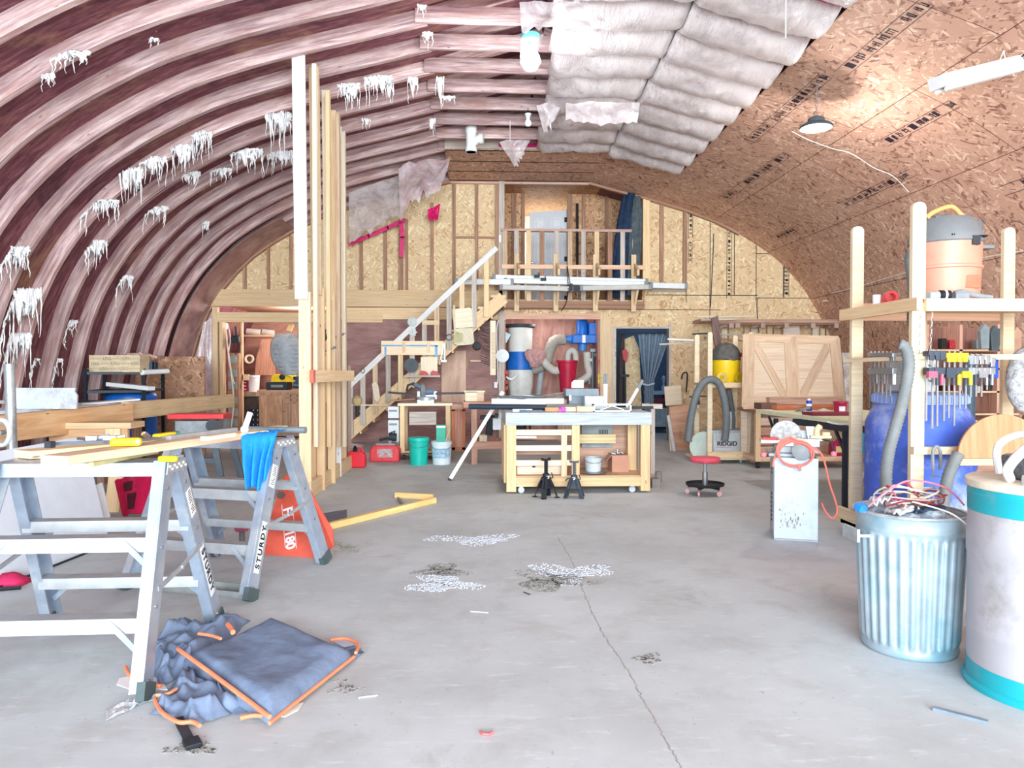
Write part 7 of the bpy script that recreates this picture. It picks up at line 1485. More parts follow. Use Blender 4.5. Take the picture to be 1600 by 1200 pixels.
m = MB(); m.lathe([(.066, .03), (.068, .08)], n=10, cap=False, a0=PI*1.3, a1=PI*1.6); part(m, 'label', WHITE, t)
m = MB(); m.box(Xp(1333, 7.9), Xp(1350, 7.9), 7.9, 8.1, zt_, zt_+.11); solo(m, 'grey_crate', GREY, 'grey crate behind the magenta tub', 'crate', bevel=.01)
m = MB(); m.box(Xp(1284, 7.2), Xp(1352, 7.2), 7.25, 7.5, zt_, zt_+.03); solo(m, 'maroon_strip', pm('#7d1d3c', .5), 'maroon flat strip lying on the table right of the blue can', 'strip')
m = MB(); c = ontab(1264, 7.9); m.tube([c+V((-.08, 0, .02)), c+V((0, 0, .03)), c+V((.08, 0, .05))], .016, 8); m.tube([c+V((0, 0, .03)), c+V((-.02, -.03, .01)), c+V((-.06, -.03, .03))], .01, 6); solo(m, 'clamp', STEEL, 'small metal clamp lying before the blue can', 'clamp', smooth=True)
m = MB(); c = ontab(1298, 7.8); m.lathe([(0, 0), (.05, .004), (.06, .03), (0, .05)], c, 12); solo(m, 'pale_cup', pm('#d8cfc6', .5), 'pale lump of rag between the blue can and the magenta tub', 'rag', smooth=True)
m = MB(); m.tube([ontab(1328, 7.3)+V((.07*math.cos(a*PI/8), .03*math.sin(a*PI/8), .01)) for a in range(16)], .006, 5, closed=True); solo(m, 'cable_loop', DARK, 'thin dark cable loop lying on the table', 'cable')
m = MB(); m.tube(curve([P(1292, 659, 6.42), P(1315, 663, 6.4), P(1345, 659, 6.4)], 5), .008, 5); solo(m, 'white_cable', CABLEW, 'white cord drooping along the black table rail', 'cord')
# ---- yellow vacuum rack
t = thing('vacuum_rack', 'tall open pine rack on casters holding the yellow vacuum', 'rack', (3.55, 10.6, 0)); PP = wood('#e2ccaa', '#f2dfc2')
YV0, YV1 = 10.3, 10.95
def post(px, pyt, Y, w_=7.5):
    x = Xp(px, Y); zt = Zp(pyt, Y); r = w_/2/FPX*Y; m = MB(); n = 7; pts = [(x-r, Y, .06), (x+r, Y, .06), (x+r, Y, zt-r)]+[(x+r*math.cos(PI*k/n), Y, zt-r+r*math.sin(PI*k/n)) for k in range(1, n)]+[(x-r, Y, zt-r)]
    m.prism(pts, (0, .04, 0)); wpart(m, 'post', PP, t)
post(1114, 518, YV0); post(1179.5, 518, YV0); post(1093, 522, YV1); post(1154.5, 523, YV1)
m = MB(); m.box(Xp(1097, YV0), Xp(1187, YV0), YV0+.05, YV1+.05, .05, .08); wpart(m, 'base_board', PP, t); m = MB(); m.box(Xp(1110, YV0), Xp(1183, YV0), YV0-.02, YV0, .08, .18); wpart(m, 'front_rail', PINE, t)
m = MB(); m.box(Xp(1110, YV0), Xp(1183, YV0), YV0+.04, YV1, Zp(602, YV0), Zp(599, YV0)); m.box(Xp(1117, YV0), Xp(1176, YV0), YV0-.01, YV0+.02, Zp(606, YV0), Zp(598, YV0)); wpart(m, 'shelf', PINE, t)
for y in (627, 640): m = MB(); m.beam(P(1090, y, YV1-.02), P(1112, y+2, YV0+.03), .03, .05); wpart(m, 'side_rail', PP, t)
for px in (1117, 1168): m = MB(); m.lathe([(0, -.012), (.025, -.012), (.025, .012), (0, .012)], (Xp(px, YV0), YV0+.12, .025), 14, axis=(1, 0, 0)); wpart(m, 'caster', pm('#b9bec3', .4), t, smooth=True)
def shopvac(c, r, H, mt, mh, name, lab, handle=None, sc=1):
    t = thing(name, lab, 'vacuum', c); m = MB(); m.lathe([(0, .01), (r*.92, 0), (r*.98, H*.05), (r*1.0, H*.27), (r*1.03, H*.28), (r*1.03, H*.3), (r*1.0, H*.31), (r*1.03, H*.56), (r*1.06, H*.57), (r*1.06, H*.6), (0, H*.6)], n=36); part(m, 'tank', mt, t, smooth=True); return t
zs = Zp(599, YV0)+.002; c = V((Xp(1139, 10.6), 10.6, zs)); r = 22/FPX*10.6
t = thing('yellow_vacuum', 'yellow shop vacuum with dusty dark head on the pine rack', 'vacuum', c)
m = MB(); m.lathe([(0, .0), (r*.8, 0), (r*.85, .02), (r*.98, .1), (r, .33), (0, .33)], n=32); part(m, 'tank', pm('#f0cb1e', .35, var=.05), t, smooth=True)
m = MB()
def vh(u, v): a = u*2*PI; rr_ = r*1.04*(1-v**2.6)**.5 if v < .999 else 0.0; return V((rr_*math.cos(a)*(1+.03*noise.noise(V((math.cos(a)*2, v*3, 1)))), rr_*math.sin(a), .33+.26*v+.02*noise.noise(V((math.cos(a)*2, math.sin(a)*2, v*3)))*(1-v)))
m.grid(lambda u, v: vh(u, v), 30, 12); part(m, 'head', pm('#63605d', .7, var=.3, scale=14), t, smooth=180)
for s in (-1, 1): m = MB(); m.lathe([(.03, 0), (.075, .0), (.075, .012), (.03, .012), (.03, 0)], (s*.12, -r*.93, .08), 18, axis=(s*.35, -1, 0), cap=False); part(m, 'wheel_trim', pm('#c9a616', .4), t)
m = MB(); m.cyl((r*.9, -.05, .40), (r*1.25, -.08, .41), .03, n=10); part(m, 'red_plug', RED, t)
hose('vacuum_hose', [(1075, 690, -.1), (1080, 650, -.1), (1090, 612, -.12), (1105, 594, -.12), (1122, 598, -.12), (1132, 625, -.12), (1135, 660, -.12), (1132, 690, -.1)], .052, YV0, 'long grey vacuum hose looped over the front of the pine rack', pm('#6f7578', .6), cat='hose')
hose('vacuum_hose', [(1138, 608, 0), (1142, 630, 0), (1145, 650, 0), (1144, 672, 0)], .04, YV0+.35, 'short grey hose dropping behind the rack shelf', pm('#6a6f72', .6))
t = thing('grey_tool_bin', 'grey plastic bin with black block lettering at the bottom of the pine rack', 'bin', (Xp(1143, 10.5), 10.62, .085)); Wb = Xp(1171, 10.45)-Xp(1116, 10.45)
m = MB(); H = Zp(674, 10.45)-.085; m.prism([(-Wb/2*.92, -.2, 0), (Wb/2*.92, -.2, 0), (Wb/2, -.2, H), (-Wb/2, -.2, H)], (0, .4, 0)); part(m, 'body', pm('#c9cdd0', .5, var=.05), t, bevel=.03); m = MB(); m.box(-Wb/2-.012, Wb/2+.012, -.215, .215, H-.03, H+.005); part(m, 'rim', pm('#b4b9bd', .5), t, bevel=.008)
text3('RIDGID', .088, INK, wm(t) @ MX((-.04, -.206, H*.5), (1, 0, 0), (0, 0, 1)), 'lettering', t, .002, bold=.002); m = MB(); m.box(-.2, .02, -.204, -.202, H*.36, H*.375); m.box(-.06, .0, -.204, -.202, H*.05, H*.2); part(m, 'red_mark', pm('#c9404a', .5), t)
m = MB(); ppoly(m, [(1136, 643), (1150, 643), (1147, 673), (1139, 673)], 10.62, .1); solo(m, 'white_funnel', pm('#dfe3e6', .4), 'white tapered box standing in the grey bin', 'box')
m = MB(); c = P(1101, 692, 10.6); m.lathe([(0, 0), (.215, 0), (.215, .012), (0, .012)], c, 36, axis=(-.35, -1, .12)); o = solo(m, 'green_disc', pm('#cdd9cf', .6, var=.06), 'large pale green round disc leaning on the rack base', 'disc')
o.location.z = .01
m = MB(); ppoly(m, [(1176, 631), (1188, 633), (1186, 724), (1172, 722)], YV0-.1, .02); o = solo(m, 'brown_offcut', wood('#8f7466', '#b49a8a', knots=False), 'brown-grey board leaning on the right side of the rack', 'board')
m = MB(); m.lathe([(0, 0), (.02, .0), (.08, .03), (.085, .08), (.06, .12), (0, .13)], P(1171, 585, YV0+.1), 18, axis=(-.4, -1, .1)); solo(m, 'clamp_light', pm('#dfe5e8', .3), 'silver clamp light on the right post of the rack', 'lamp', smooth=True)
m = MB(); m.beam(P(1166, 634, YV0-.02), P(1170, 607, YV0-.02), .02, .03); m.beam(P(1162, 633, YV0-.02), P(1164, 612, YV0-.02), .03, .012); solo(m, 'hanging_level', ALU2, 'silver bar hung under the rack shelf', 'bar')
t = thing('caulking_gun', 'black caulking gun hung at the left of the rack', 'tool', P(1092, 620, YV0)); m = MB(); m.beam(P(1077, 620, YV0-.1), P(1104, 619, YV0-.1), .02, .02); m.beam(P(1090, 620, YV0-.1), P(1092, 632, YV0-.1), .03, .03, up=(0, 1, 0)); wpart(m, 'frame', BLACK, t)
m = MB(); m.cyl(P(1160, 655, YV0+.3), P(1160, 664, YV0+.3), .02, n=8); m.cyl(P(1160, 620, YV0+.3), P(1160, 655, YV0+.3), .004, n=5); solo(m, 'hanging_gauge', PINE, 'small wooden handle hanging on a string inside the rack', 'tool')
# ---- red stool
c = G(1106, 775); t = thing('creeper_stool', 'low round stool with red seat and black tool tray on casters', 'stool', (c.x, c.y+.1, 0)); HS = .40
m = MB(); m.lathe([(0, HS-.055), (.13, HS-.055), (.155, HS-.045), (.16, HS-.02), (.15, HS), (0, HS+.004)], n=36); part(m, 'seat', pm('#e0576a', .4, var=.05), t, smooth=True); m = MB(); m.lathe([(.155, HS-.05), (.163, HS-.045), (.163, HS-.03), (.155, HS-.028)], n=36, cap=False); part(m, 'seat_band', pm('#c9485a', .3), t, smooth=True)
m = MB(); m.cyl((0, 0, .1), (0, 0, .24), .03, n=16); m.cyl((0, 0, .24), (0, 0, HS-.05), .016, n=12); part(m, 'gas_lift', pm('#a9adb2', .3, .7), t, smooth=True)
m = MB(); m.lathe([(0, .09), (.17, .09), (.2, .10), (.205, .125), (.195, .125), (.185, .105), (0, .1)], n=36); part(m, 'tray', BLACK, t, smooth=True)
for k in range(5):
    a = 2*PI*k/5+.3; x, y = .18*math.cos(a), .18*math.sin(a); m = MB(); m.beam((0, 0, .085), (x, y, .08), .03, .02); part(m, 'leg', BLACK, t)
    m = MB(); m.lathe([(0, -.012), (.02, -.012), (.028, -.006), (.028, .006), (.02, .012), (0, .012)], (x*1.02, y*1.02, .028), 16, axis=(math.sin(a+1), math.cos(a+1), 0)); part(m, 'caster', pm('#d9a9ac', .4), t, smooth=True)
# ---- grey machine cabinet
c0 = G(1209, 843); c1 = G(1278, 847); c2 = G(1197, 822); Hc = .645
dx = (c1-c0); dx.z = 0; Wc = dx.length; dx.normalize(); dy = V((-dx.y, dx.x, 0)); Dc = .42
t = thing('jointer_cabinet', 'pale grey steel machine cabinet with a jointer and red hose on top', 'machine', c0+dx*Wc/2)
GC = pm('#c5d2e2', .4, var=.04, dirt='#b3bfcf'); GC2 = pm('#aab2ba', .45)
b0 = V((c0.x, c0.y, 0)); M0 = Matrix(((dx.x, dy.x, 0, b0.x), (dx.y, dy.y, 0, b0.y), (0, 0, 1, 0), (0, 0, 0, 1)))
m = MB(); m.box(0, Wc, 0, Dc, .01, Hc); m.xf(M0); wpart(m, 'cabinet', GC, t, bevel=.004)
m = MB(); m.box(-.0, Wc, -.004, 0, .0, .01); m.box(-.004, -.001, .03, Dc-.03, .03, Hc-.05); m.xf(M0); wpart(m, 'side_panel', GC2, t)
m = MB()
for k in range(7): m.box(-.008, -.003, .14, .2, .12+k*.035, .135+k*.035)
for k in range(2): m.box(-.008, -.003, .14, .2, .5+k*.03, .515+k*.03)
m.xf(M0); wpart(m, 'vent_slots', BLACK, t)
m = MB(); [m.cyl((x, -.003, z), (x, .002, z), .008, n=8) for x, z in ((.02, Hc-.03), (Wc-.02, Hc-.03))]; m.xf(M0); wpart(m, 'bolt', STEEL, t)
m = MB(); rnd = random.Random(8)
for k in range(46):
    x = .36*Wc+rnd.gauss(0, .045); z = .09+abs(rnd.gauss(0, .08)); m.box(x, x+rnd.uniform(.002, .007), -.0045, -.0035, z, z+rnd.uniform(.003, .03))
m.xf(M0); wpart(m, 'rust_streaks', pm('#a08c80', .8), t)
m = MB(); m.box(-.04, .27, .05, .40, Hc, Hc+.03); m.prism([(-.0, .06, Hc+.03), (.34, .06, Hc+.03), (.30, .06, Hc+.11), (.05, .06, Hc+.11)], (0, .28, 0)); m.xf(M0); wpart(m, 'machine_base', pm('#a9adb0', .5, .3), t, bevel=.008)
m = MB(); m.box(-.10, .33, .02, .2, Hc+.11, Hc+.135); m.box(.08, .33, .0, .02, Hc+.09, Hc+.15); m.xf(M0); wpart(m, 'work_table', pm('#d3d6d8', .4, .4), t, bevel=.004)
m = MB(); m.box(.06, .30, .22, .24, Hc+.135, Hc+.2); m.prism([(.26, .1, Hc+.13), (.38, .1, Hc+.13), (.30, .1, Hc+.24), (.24, .1, Hc+.24)], (0, .05, 0)); m.xf(M0); wpart(m, 'fence', pm('#b3b6b8', .4, .4), t)
m = MB(); m.lathe([(0, 0), (.12, 0), (.12, .03), (0, .03)], (.10, .20, Hc+.16), 30, axis=(0, -1, 0)); m.xf(M0); wpart(m, 'dusty_guard', pm('#b7b4b2', .8, var=.25, scale=30), t, smooth=True)
m = MB(); m.lathe([(0, 0), (.07, 0), (.075, .03), (.03, .05), (0, .05)], (.2, .0, Hc+.06), 20, axis=(0, -1, 0)); m.xf(M0); wpart(m, 'hand_wheel', GREY, t, smooth=True)
m = MB(); m.box(-.09, .03, .0, .06, Hc+.135, Hc+.155); m.xf(M0); wpart(m, 'red_guard', RED, t, bevel=.003)
for p in ((-.08, .0, Hc+.02), (.34, .1, Hc+.235), (.43, .0, Hc+.04)):
    m = MB(); m.lathe([(0, -.022), (.02, -.015), (.024, 0), (.02, .015), (0, .022)], p, 12); m.xf(M0); wpart(m, 'pink_knob', pm('#ea7f90', .4), t, smooth=True)
m = MB(); m.tube([(.36, .1, Hc+.14), (.42, .06, Hc+.13), (.43, .02, Hc+.06)], .006, 6); m.tube([(.34, .12, Hc+.22), (.31, .12, Hc+.17)], .01, 6); m.xf(M0); wpart(m, 'lever', DARK, t)
t = thing('push_block', 'wooden push block with rounded handle on the machine', 'push block', M0 @ V((.36, .08, Hc+.16))); m = MB(); m.box(.27, .42, .04, .12, Hc+.155, Hc+.175); m.xf(M0); wpart(m, 'base', PINE2, t); m = MB(); m.tube(curve([(.32, .08, Hc+.17), (.32, .08, Hc+.22), (.345, .08, Hc+.25)], 4), .022, 10); m.cyl((.385, .08, Hc+.175), (.385, .08, Hc+.20), .03, n=14); m.xf(M0); wpart(m, 'handle', pm('#efd9a6', .6), t, smooth=True)
t = thing('red_hose', 'coiled salmon red air hose hanging over the front of the grey machine', 'hose', M0 @ V((.16, 0, Hc))); RH = pm('#ee7b6d', .4, var=.05)
pts = []
for k in range(3*18+6):
    a = PI*.6+2*PI*k/18; R_ = .118-.0012*(k % 18)+.006*(k//18); pts.append(M0 @ V((.155+R_*1.1*math.cos(a), -.045-.009*(k//18)+.01*math.sin(k*.9), Hc+.03+R_*.86*math.sin(a)+.01*(k//18))))
m = MB(); m.tube(pts, .0075, 8); wpart(m, 'coil', RH, t, smooth=True)
m = MB(); m.tube(curve([M0 @ V(p) for p in ((.05, -.05, Hc+.09), (.0, -.03, Hc+.0), (-.012, -.03, Hc-.07))], 5), .0075, 8); m.tube(curve([M0 @ V(p) for p in ((.28, -.04, Hc+.09), (.35, -.02, Hc+.02), (.40, .0, Hc-.18), (.46, .02, Hc-.38), (.43, .03, Hc-.46), (.385, .05, Hc-.42), (.36, .1, Hc-.36))], 6), .0075, 8); m.cyl(M0 @ V((.17, -.06, Hc-.04)), M0 @ V((.185, -.06, Hc-.09)), .012, n=8); wpart(m, 'loose_end', RH, t, smooth=True)

# ================================================================ BIG RACK ON THE RIGHT
XR0 = 3.02
t = thing('clamp_rack', 'tall pine rack with rounded posts carrying the orange vacuum and clamps', 'rack', (3.6, 5.4, 0)); PK = wood('#d8c09c', '#ead6b6')
def rpost(x, y, zt, w_=.095, d=.04, z0=.08):
    m = MB(); n = 8; r = w_/2; pts = [(x-r, y, z0), (x+r, y, z0), (x+r, y, zt-r*.8)]+[(x+r*math.cos(PI*k/n), y, zt-r*.8+r*.8*math.sin(PI*k/n)) for k in range(1, n)]+[(x-r, y, zt-r*.8)]; m.prism(pts, (0, d, 0)); wpart(m, 'post', PK, t, bevel=.002)
YA, YBk = 4.98, 5.86
rpost(XR0+.03, YA, Zp(309, YA)); rpost(XR0+.03+.03, YBk, Zp(349, YBk)); rpost(4.35, YA, 2.5); rpost(4.35, YBk, 2.5)
zs = Zp(484, YA); 
m = MB(); m.box(XR0+.06, 4.4, YA-.04, YA, zs, Zp(464, YA)); wpart(m, 'front_beam', PINE, t, bevel=.002); m = MB(); m.box(XR0-.045, XR0-.005, YA-.1, YBk+.1, zs, zs+.09); wpart(m, 'side_beam', PINE2, t, bevel=.002); m = MB(); m.box(XR0+.1, 4.4, YBk+.04, YBk+.08, zs, zs+.14); wpart(m, 'back_beam', wood('#d9a184', '#ecc0a3'), t)
m = MB(); m.box(XR0, 4.4, YA, YBk+.04, zs+.06, zs+.085); wpart(m, 'shelf', wood('#d5b18c', '#e8cba8'), t)
m = MB(); m.box(XR0-.05, 4.4, YA-.035, YA-.0, Zp(561, YA), Zp(553, YA)); wpart(m, 'clamp_rail', PK, t); m = MB(); m.box(XR0-.04, XR0-.01, YA, YBk+.04, Zp(563, YA), Zp(556, YA)); wpart(m, 'side_clamp_rail', PK, t)
m = MB(); m.box(XR0-.02, XR0+.8, YA-.04, YA-.0, Zp(713, YA), Zp(701, YA)); wpart(m, 'cross_rail', PK, t); m = MB(); m.box(XR0+.56, XR0+.64, YBk, YBk+.04, .1, 2.2); wpart(m, 'middle_post', FENCE, t)
m = MB(); m.box(XR0-.05, 4.4, YA-.0, YBk+.04, .08, .11); m.box(XR0-.05, XR0-.01, YA-.05, YBk+.12, .08, .20); wpart(m, 'base', PINE, t)
for y in (YA+.05, YBk): m = MB(); m.lathe([(0, -.018), (.04, -.018), (.04, .018), (0, .018)], (XR0+.05, y, .04), 16, axis=(1, 0, 0)); wpart(m, 'caster', GREY, t, smooth=True)
# chains
t2 = thing('steel_chain', 'loop of steel chain hanging on the front post of the clamp rack', 'chain', (XR0+.02, YA-.05, 1.2)); m = MB(); chain(m, P(1438, 465, YA-.03), P(1435, 560, YA-.03), .009, .0025, .028); chain(m, P(1458, 470, YA-.03), P(1452, 585, YA-.03), .009, .0025, .028); wpart(m, 'links', CHROME, t2); m = MB(); m.tube([P(1453, 590, YA-.04)+V((.02*math.cos(a*PI/6), 0, .026*math.sin(a*PI/6))) for a in range(12)], .006, 6, closed=True); m.tube([P(1452, 575, YA-.04)+V((.012*math.cos(a*PI/6), 0, .02*math.sin(a*PI/6))) for a in range(12)], .005, 6, closed=True); wpart(m, 'shackle', CHROME, t2)
# orange vacuum
YO_ = 5.42; c = V((Xp(1494, YO_), YO_, zs+.087)); s = FPX/YO_
t = thing('orange_vacuum', 'large orange and grey shop vacuum on the clamp rack shelf', 'vacuum', c); r = 51/s; hh = lambda py: Zp(py, YO_)-c.z
OV = pm('#eb9882', .4, var=.06); GV = pm('#7d7f82', .5, var=.08)
m = MB(); m.lathe([(0, 0), (r*.93, 0), (r*.95, .02), (r*.99, hh(420)), (r*1.04, hh(419)), (r*1.04, hh(415)), (r, hh(414)), (r*1.02, hh(378)), (0, hh(378))], n=40); part(m, 'tank', OV, t, smooth=True)
m = MB(); m.lathe([(r*1.02, hh(379)), (r*1.07, hh(377)), (r*1.05, hh(366)), (r*.97, hh(356)), (r*.88, hh(345)), (r*.70, hh(337)), (0, hh(335))], n=24); part(m, 'motor_head', GV, t, smooth=True)
m = MB(); m.box(-r*.62, r*.6, -r*.5, r*.5, hh(350), hh(334)); m.box(r*.3, r*1.02, -r*.35, r*.35, hh(368), hh(340)); part(m, 'top_cover', pm('#6d6f74', .5), t, bevel=.02)
m = MB(); m.tube(curve([(-r*.72, -.05, hh(338)), (-r*.5, -.05, hh(328)), (r*.05, -.05, hh(319)), (r*.38, -.05, hh(332)), (r*.62, -.05, hh(340))], 5), .017, 10); part(m, 'handle', pm('#f0a868', .45), t, smooth=True)
m = MB(); m.box(r*.18, r*.42, -r*1.06, -r*.9, hh(386), hh(372)); part(m, 'latch', DARK, t); m = MB(); m.box(r*.02, r*.5, -r*.98, -r*.9, hh(452), hh(432)); part(m, 'drain_plate', pm('#e8765b', .45), t, bevel=.004)
m = MB(); m.box(r*.85, r*1.45, -.06, .06, hh(385), hh(379)); m.lathe([(.02, 0), (.06, 0), (.06, .02), (.02, .02)], (r*1.3, 0, hh(384)), 14); part(m, 'cord_hook', GV, t, bevel=.004)
m = MB()
for k in range(4): m.box(-r*.42+k*.014, -r*.42+k*.014+.007, -r*1.0, -r*.9, hh(371.5), hh(369))
for k in range(5): m.box(r*.45+k*.014, r*.45+k*.014+.007, -r*.96, -r*.8, hh(373), hh(370.5))
part(m, 'vent_slots', BLACK, t)
H2 = pm('#7d8182', .6)
hose('vacuum_hose', [(1440, 392, .0), (1428, 392, -.1), (1421, 404, -.12), (1424, 430, -.14), (1427, 470, -.18), (1425, 500, -.18), (1432, 520, -.12)], .034, YO_-.05, 'ribbed grey hose dropping from the orange vacuum', H2)
hose('vacuum_hose', [(1405, 538, 0), (1416, 545, -.02), (1420, 575, -.05), (1412, 620, -.08), (1400, 665, -.12), (1388, 710, -.12), (1384, 760, -.1), (1388, 800, 0)], .038, 4.9, 'long ribbed grey hose hanging in front of the blue barrel to the floor', H2)
hose('vacuum_hose', [(1498, 708, 0), (1485, 735, 0), (1477, 765, 0), (1474, 800, 0), (1476, 830, .05)], .038, 4.75, 'grey hose curving down from the half round plywood', H2)
# things on the shelf
zsh = zs+.087
m = MB(); m.lathe([(0, 0), (.03, 0), (.03, .09), (0, .09)], (Xp(1383, 5.6), 5.6, zsh), 16); solo(m, 'white_can', WHITE, 'white can on the shelf of the clamp rack', 'can', smooth=True)
t = thing('red_funnel', 'red plastic hose fitting on the rack shelf beside the white can', 'fitting', (Xp(1406, 5.5), 5.5, zsh)); m = MB(); m.lathe([(.03, -.03), (.05, -.03), (.05, .02), (.03, .02), (.03, -.03)], (0, 0, .06), 20, axis=(0, -1, .1), cap=False); part(m, 'ring', pm('#e8505a', .4), t, smooth=True); m = MB(); m.cyl((0, .06, .0), (0, .04, .06), .05, .04, n=16); part(m, 'body', pm('#e8505a', .4), t, smooth=True)
m = MB(); m.lathe([(0, 0), (.025, 0), (.025, .05), (.04, .09), (.03, .12), (0, .12)], (Xp(1434, 5.3), 5.2, zsh), 14); solo(m, 'red_nozzle', pm('#d53145', .4), 'red nozzle standing between the rack post and the hose', 'nozzle', smooth=True)
m = MB(); a = V((Xp(1467, 5.05), 5.05, zsh+.03)); m.cyl(a, a+V((.09, .02, 0)), .026, .035, n=16); solo(m, 'clear_nozzle', pm('#a9b5b6', .3), 'pale translucent nozzle on the front edge of the shelf', 'nozzle', smooth=True)
t = thing('coupling', 'black and white hose coupling on the front edge of the shelf', 'coupling', (Xp(1494, 5.05), 5.05, zsh)); m = MB(); m.cyl((-.035, 0, .034), (.035, 0, .034), .034, n=20); part(m, 'sleeve', BLACK, t, smooth=True); m = MB(); m.cyl((-.008, 0, .034), (.008, 0, .034), .035, n=20); part(m, 'white_band', WHITE, t, smooth=True)
t = thing('floor_nozzle', 'grey vacuum floor head lying at the right of the shelf', 'nozzle', (Xp(1535, 5.05), 5.05, zsh)); m = MB(); m.tube(curve([(-.11, 0, .04), (-.04, 0, .05), (.06, -.0, .03), (.17, 0, .02)], 5), [.025]*6+[.02]*6+[.015]*4, 12); m.box(-.12, -.02, -.04, .04, .0, .05); part(m, 'head', GREY, t, bevel=.008)
# blue barrel
c_ = (3.36, 5.47)
t = barrel(c_[0], c_[1], .112, .375, 1.03, pm('#4d6cd2', .6, var=.15, dirt='#a3b0dd', scale=4), 'big dusty blue barrel standing inside the clamp rack', 'blue_barrel', ribs=(.2, .35, .5, .65))
bd = [o for o in t.children if o.name.startswith('body')][0]
for v_ in bd.data.vertices:
    z = v_.co.z/1.03
    if z > .80: k = 1-(z-.80)/.16*.22 if z < .96 else .78; v_.co.x *= k; v_.co.y *= k
m = MB(); m.lathe([(.27, .96), (.325, .965), (.325, 1.03), (.30, 1.045), (0, 1.045)], n=44)
for k in range(44): a = 2*PI*k/44; m.box(.326*math.cos(a)-.006, .326*math.cos(a)+.006, .326*math.sin(a)-.006, .326*math.sin(a)+.006, .972, 1.025)
part(m, 'lid', pm('#8ea2d6', .6, var=.15), t, smooth=True)
m = MB(); m.box(3.17, 3.42, 5.35, 5.6, 1.16, 1.44); o = solo(m, 'white_bucket', pm('#dfe1e2', .5), 'white square bucket on the lid of the blue barrel', 'bucket', bevel=.02); m = MB(); m.box(3.14, 3.45, 5.32, 5.63, 1.43, 1.46); wpart(m, 'lid', pm('#d2d5d6', .5), o, bevel=.01)
# clamps on the rail
def fclamp(px, y0, y1, Y, cj, ch, lab, hand='T', grp='bar clamps on the rack rail'):
    t = thing('bar_clamp', lab, 'clamp', (Xp(px, Y), Y, Zp(y1, Y)), group=grp); H = Zp(y0, Y)-Zp(y1, Y); zt = Zp(558, YA)-Zp(y1, Y)
    m = MB(); m.box(-.006, .006, -.004, .004, 0, H); part(m, 'bar', STEEL, t); m = MB(); m.box(-.022, .022, -.06, .012, H-.045, H-.012); m.box(-.016, .016, -.062, -.045, H-.075, H-.012); part(m, 'fixed_jaw', cj, t, bevel=.004)
    z = zt-.07; m = MB(); m.box(-.02, .02, -.06, .014, z-.05, z); part(m, 'sliding_jaw', JB if cj is YC else cj, t, bevel=.004)
    m = MB(); m.cyl((0, -.05, z-.045), (0, -.05, z-.12), .012, n=10) if hand == 'T' else m.box(-.03, .03, -.075, -.045, z-.07, z-.025); part(m, 'handle', ch, t); return t
JB = pm('#3d4654', .5); YC = pm('#f4d92c', .4); RP = pm('#e4607a', .4)
specs = [(1466, 545, 660, JB, RP, 'red'), (1476, 545, 672, JB, JB, 'dark'), (1484, 545, 668, JB, RP, 'red'), (1495, 548, 660, YC, JB, 'dark'), (1503, 548, 655, YC, JB, 'dark'), (1512, 548, 668, YC, YC, 'yellow'), (1521, 548, 640, YC, YC, 'yellow'), (1531, 552, 640, GREY, YC, 'yellow'), (1539, 552, 622, STEEL, JB, 'dark'), (1548, 552, 621, STEEL, STEEL, 'steel'), (1557, 552, 621, STEEL, STEEL, 'steel'), (1566, 556, 610, STEEL, STEEL, 'steel')]
for i, (px, a, b, cj, ch, nn_) in enumerate(specs): fclamp(px, a, b, YA-.05, cj, ch, 'bar clamp with %s handle on the front rack rail, %s from the post' % (nn_, ORD[i]), 'T' if i % 3 else 'S')
for i in range(6): fclamp(1374+i*6.5, 548, 640-i*4, 5.75-i*.11, STEEL, WHITE if i % 2 else STEEL, 'steel bar clamp on the side rail of the rack, %s from the far post' % ORD[i], 'T', 'bar clamps on the side rail')
m = MB(); bxp(m, 1574, 1586, 560, 592, YA+.05, .06); o = solo(m, 'blue_tool', pm('#1c49a8', .4), 'blue plastic tool at the right end of the clamp rail', 'tool', bevel=.01)
t = thing('c_clamp', 'grey steel C-clamp on the lower cross rail', 'clamp', P(1463, 715, YA-.1)); m = MB(); c = P(1463, 718, YA-.09); m.tube(curve([c+V((-.02, 0, -.07)), c+V((-.025, 0, .05)), c+V((0, 0, .09)), c+V((.028, 0, .05)), c+V((.028, 0, -.07))], 5), .011, 8); m.cyl(c+V((-.02, 0, -.07)), c+V((-.02, 0, -.12)), .007, n=8); m.cyl(c+V((-.045, 0, -.115)), c+V((.03, 0, -.115)), .004, n=6); wpart(m, 'frame', GREY, t, smooth=True)
# half round plywood
YHc = 4.82; m = MB(); cc = P(1566, 716, YHc); R_ = 74/FPX*YHc; m.prism([cc+V((R_*math.cos(PI*k/30), 0, R_*.96*math.sin(PI*k/30))) for k in range(31)], (0, .018, 0)); o = solo(m, 'half_round_plywood', wood('#c07f5a', '#d59872', knots=False, gs=20), 'half round piece of orange-brown plywood above the drum', 'plywood', bevel=.002)
m = MB(); m.box(cc.x-R_*.9, 4.15, YHc+.02, YHc+.12, cc.z-.05, cc.z-.005); solo(m, 'support_ledge', PINE2, 'pine ledge carrying the half round plywood', 'ledge')
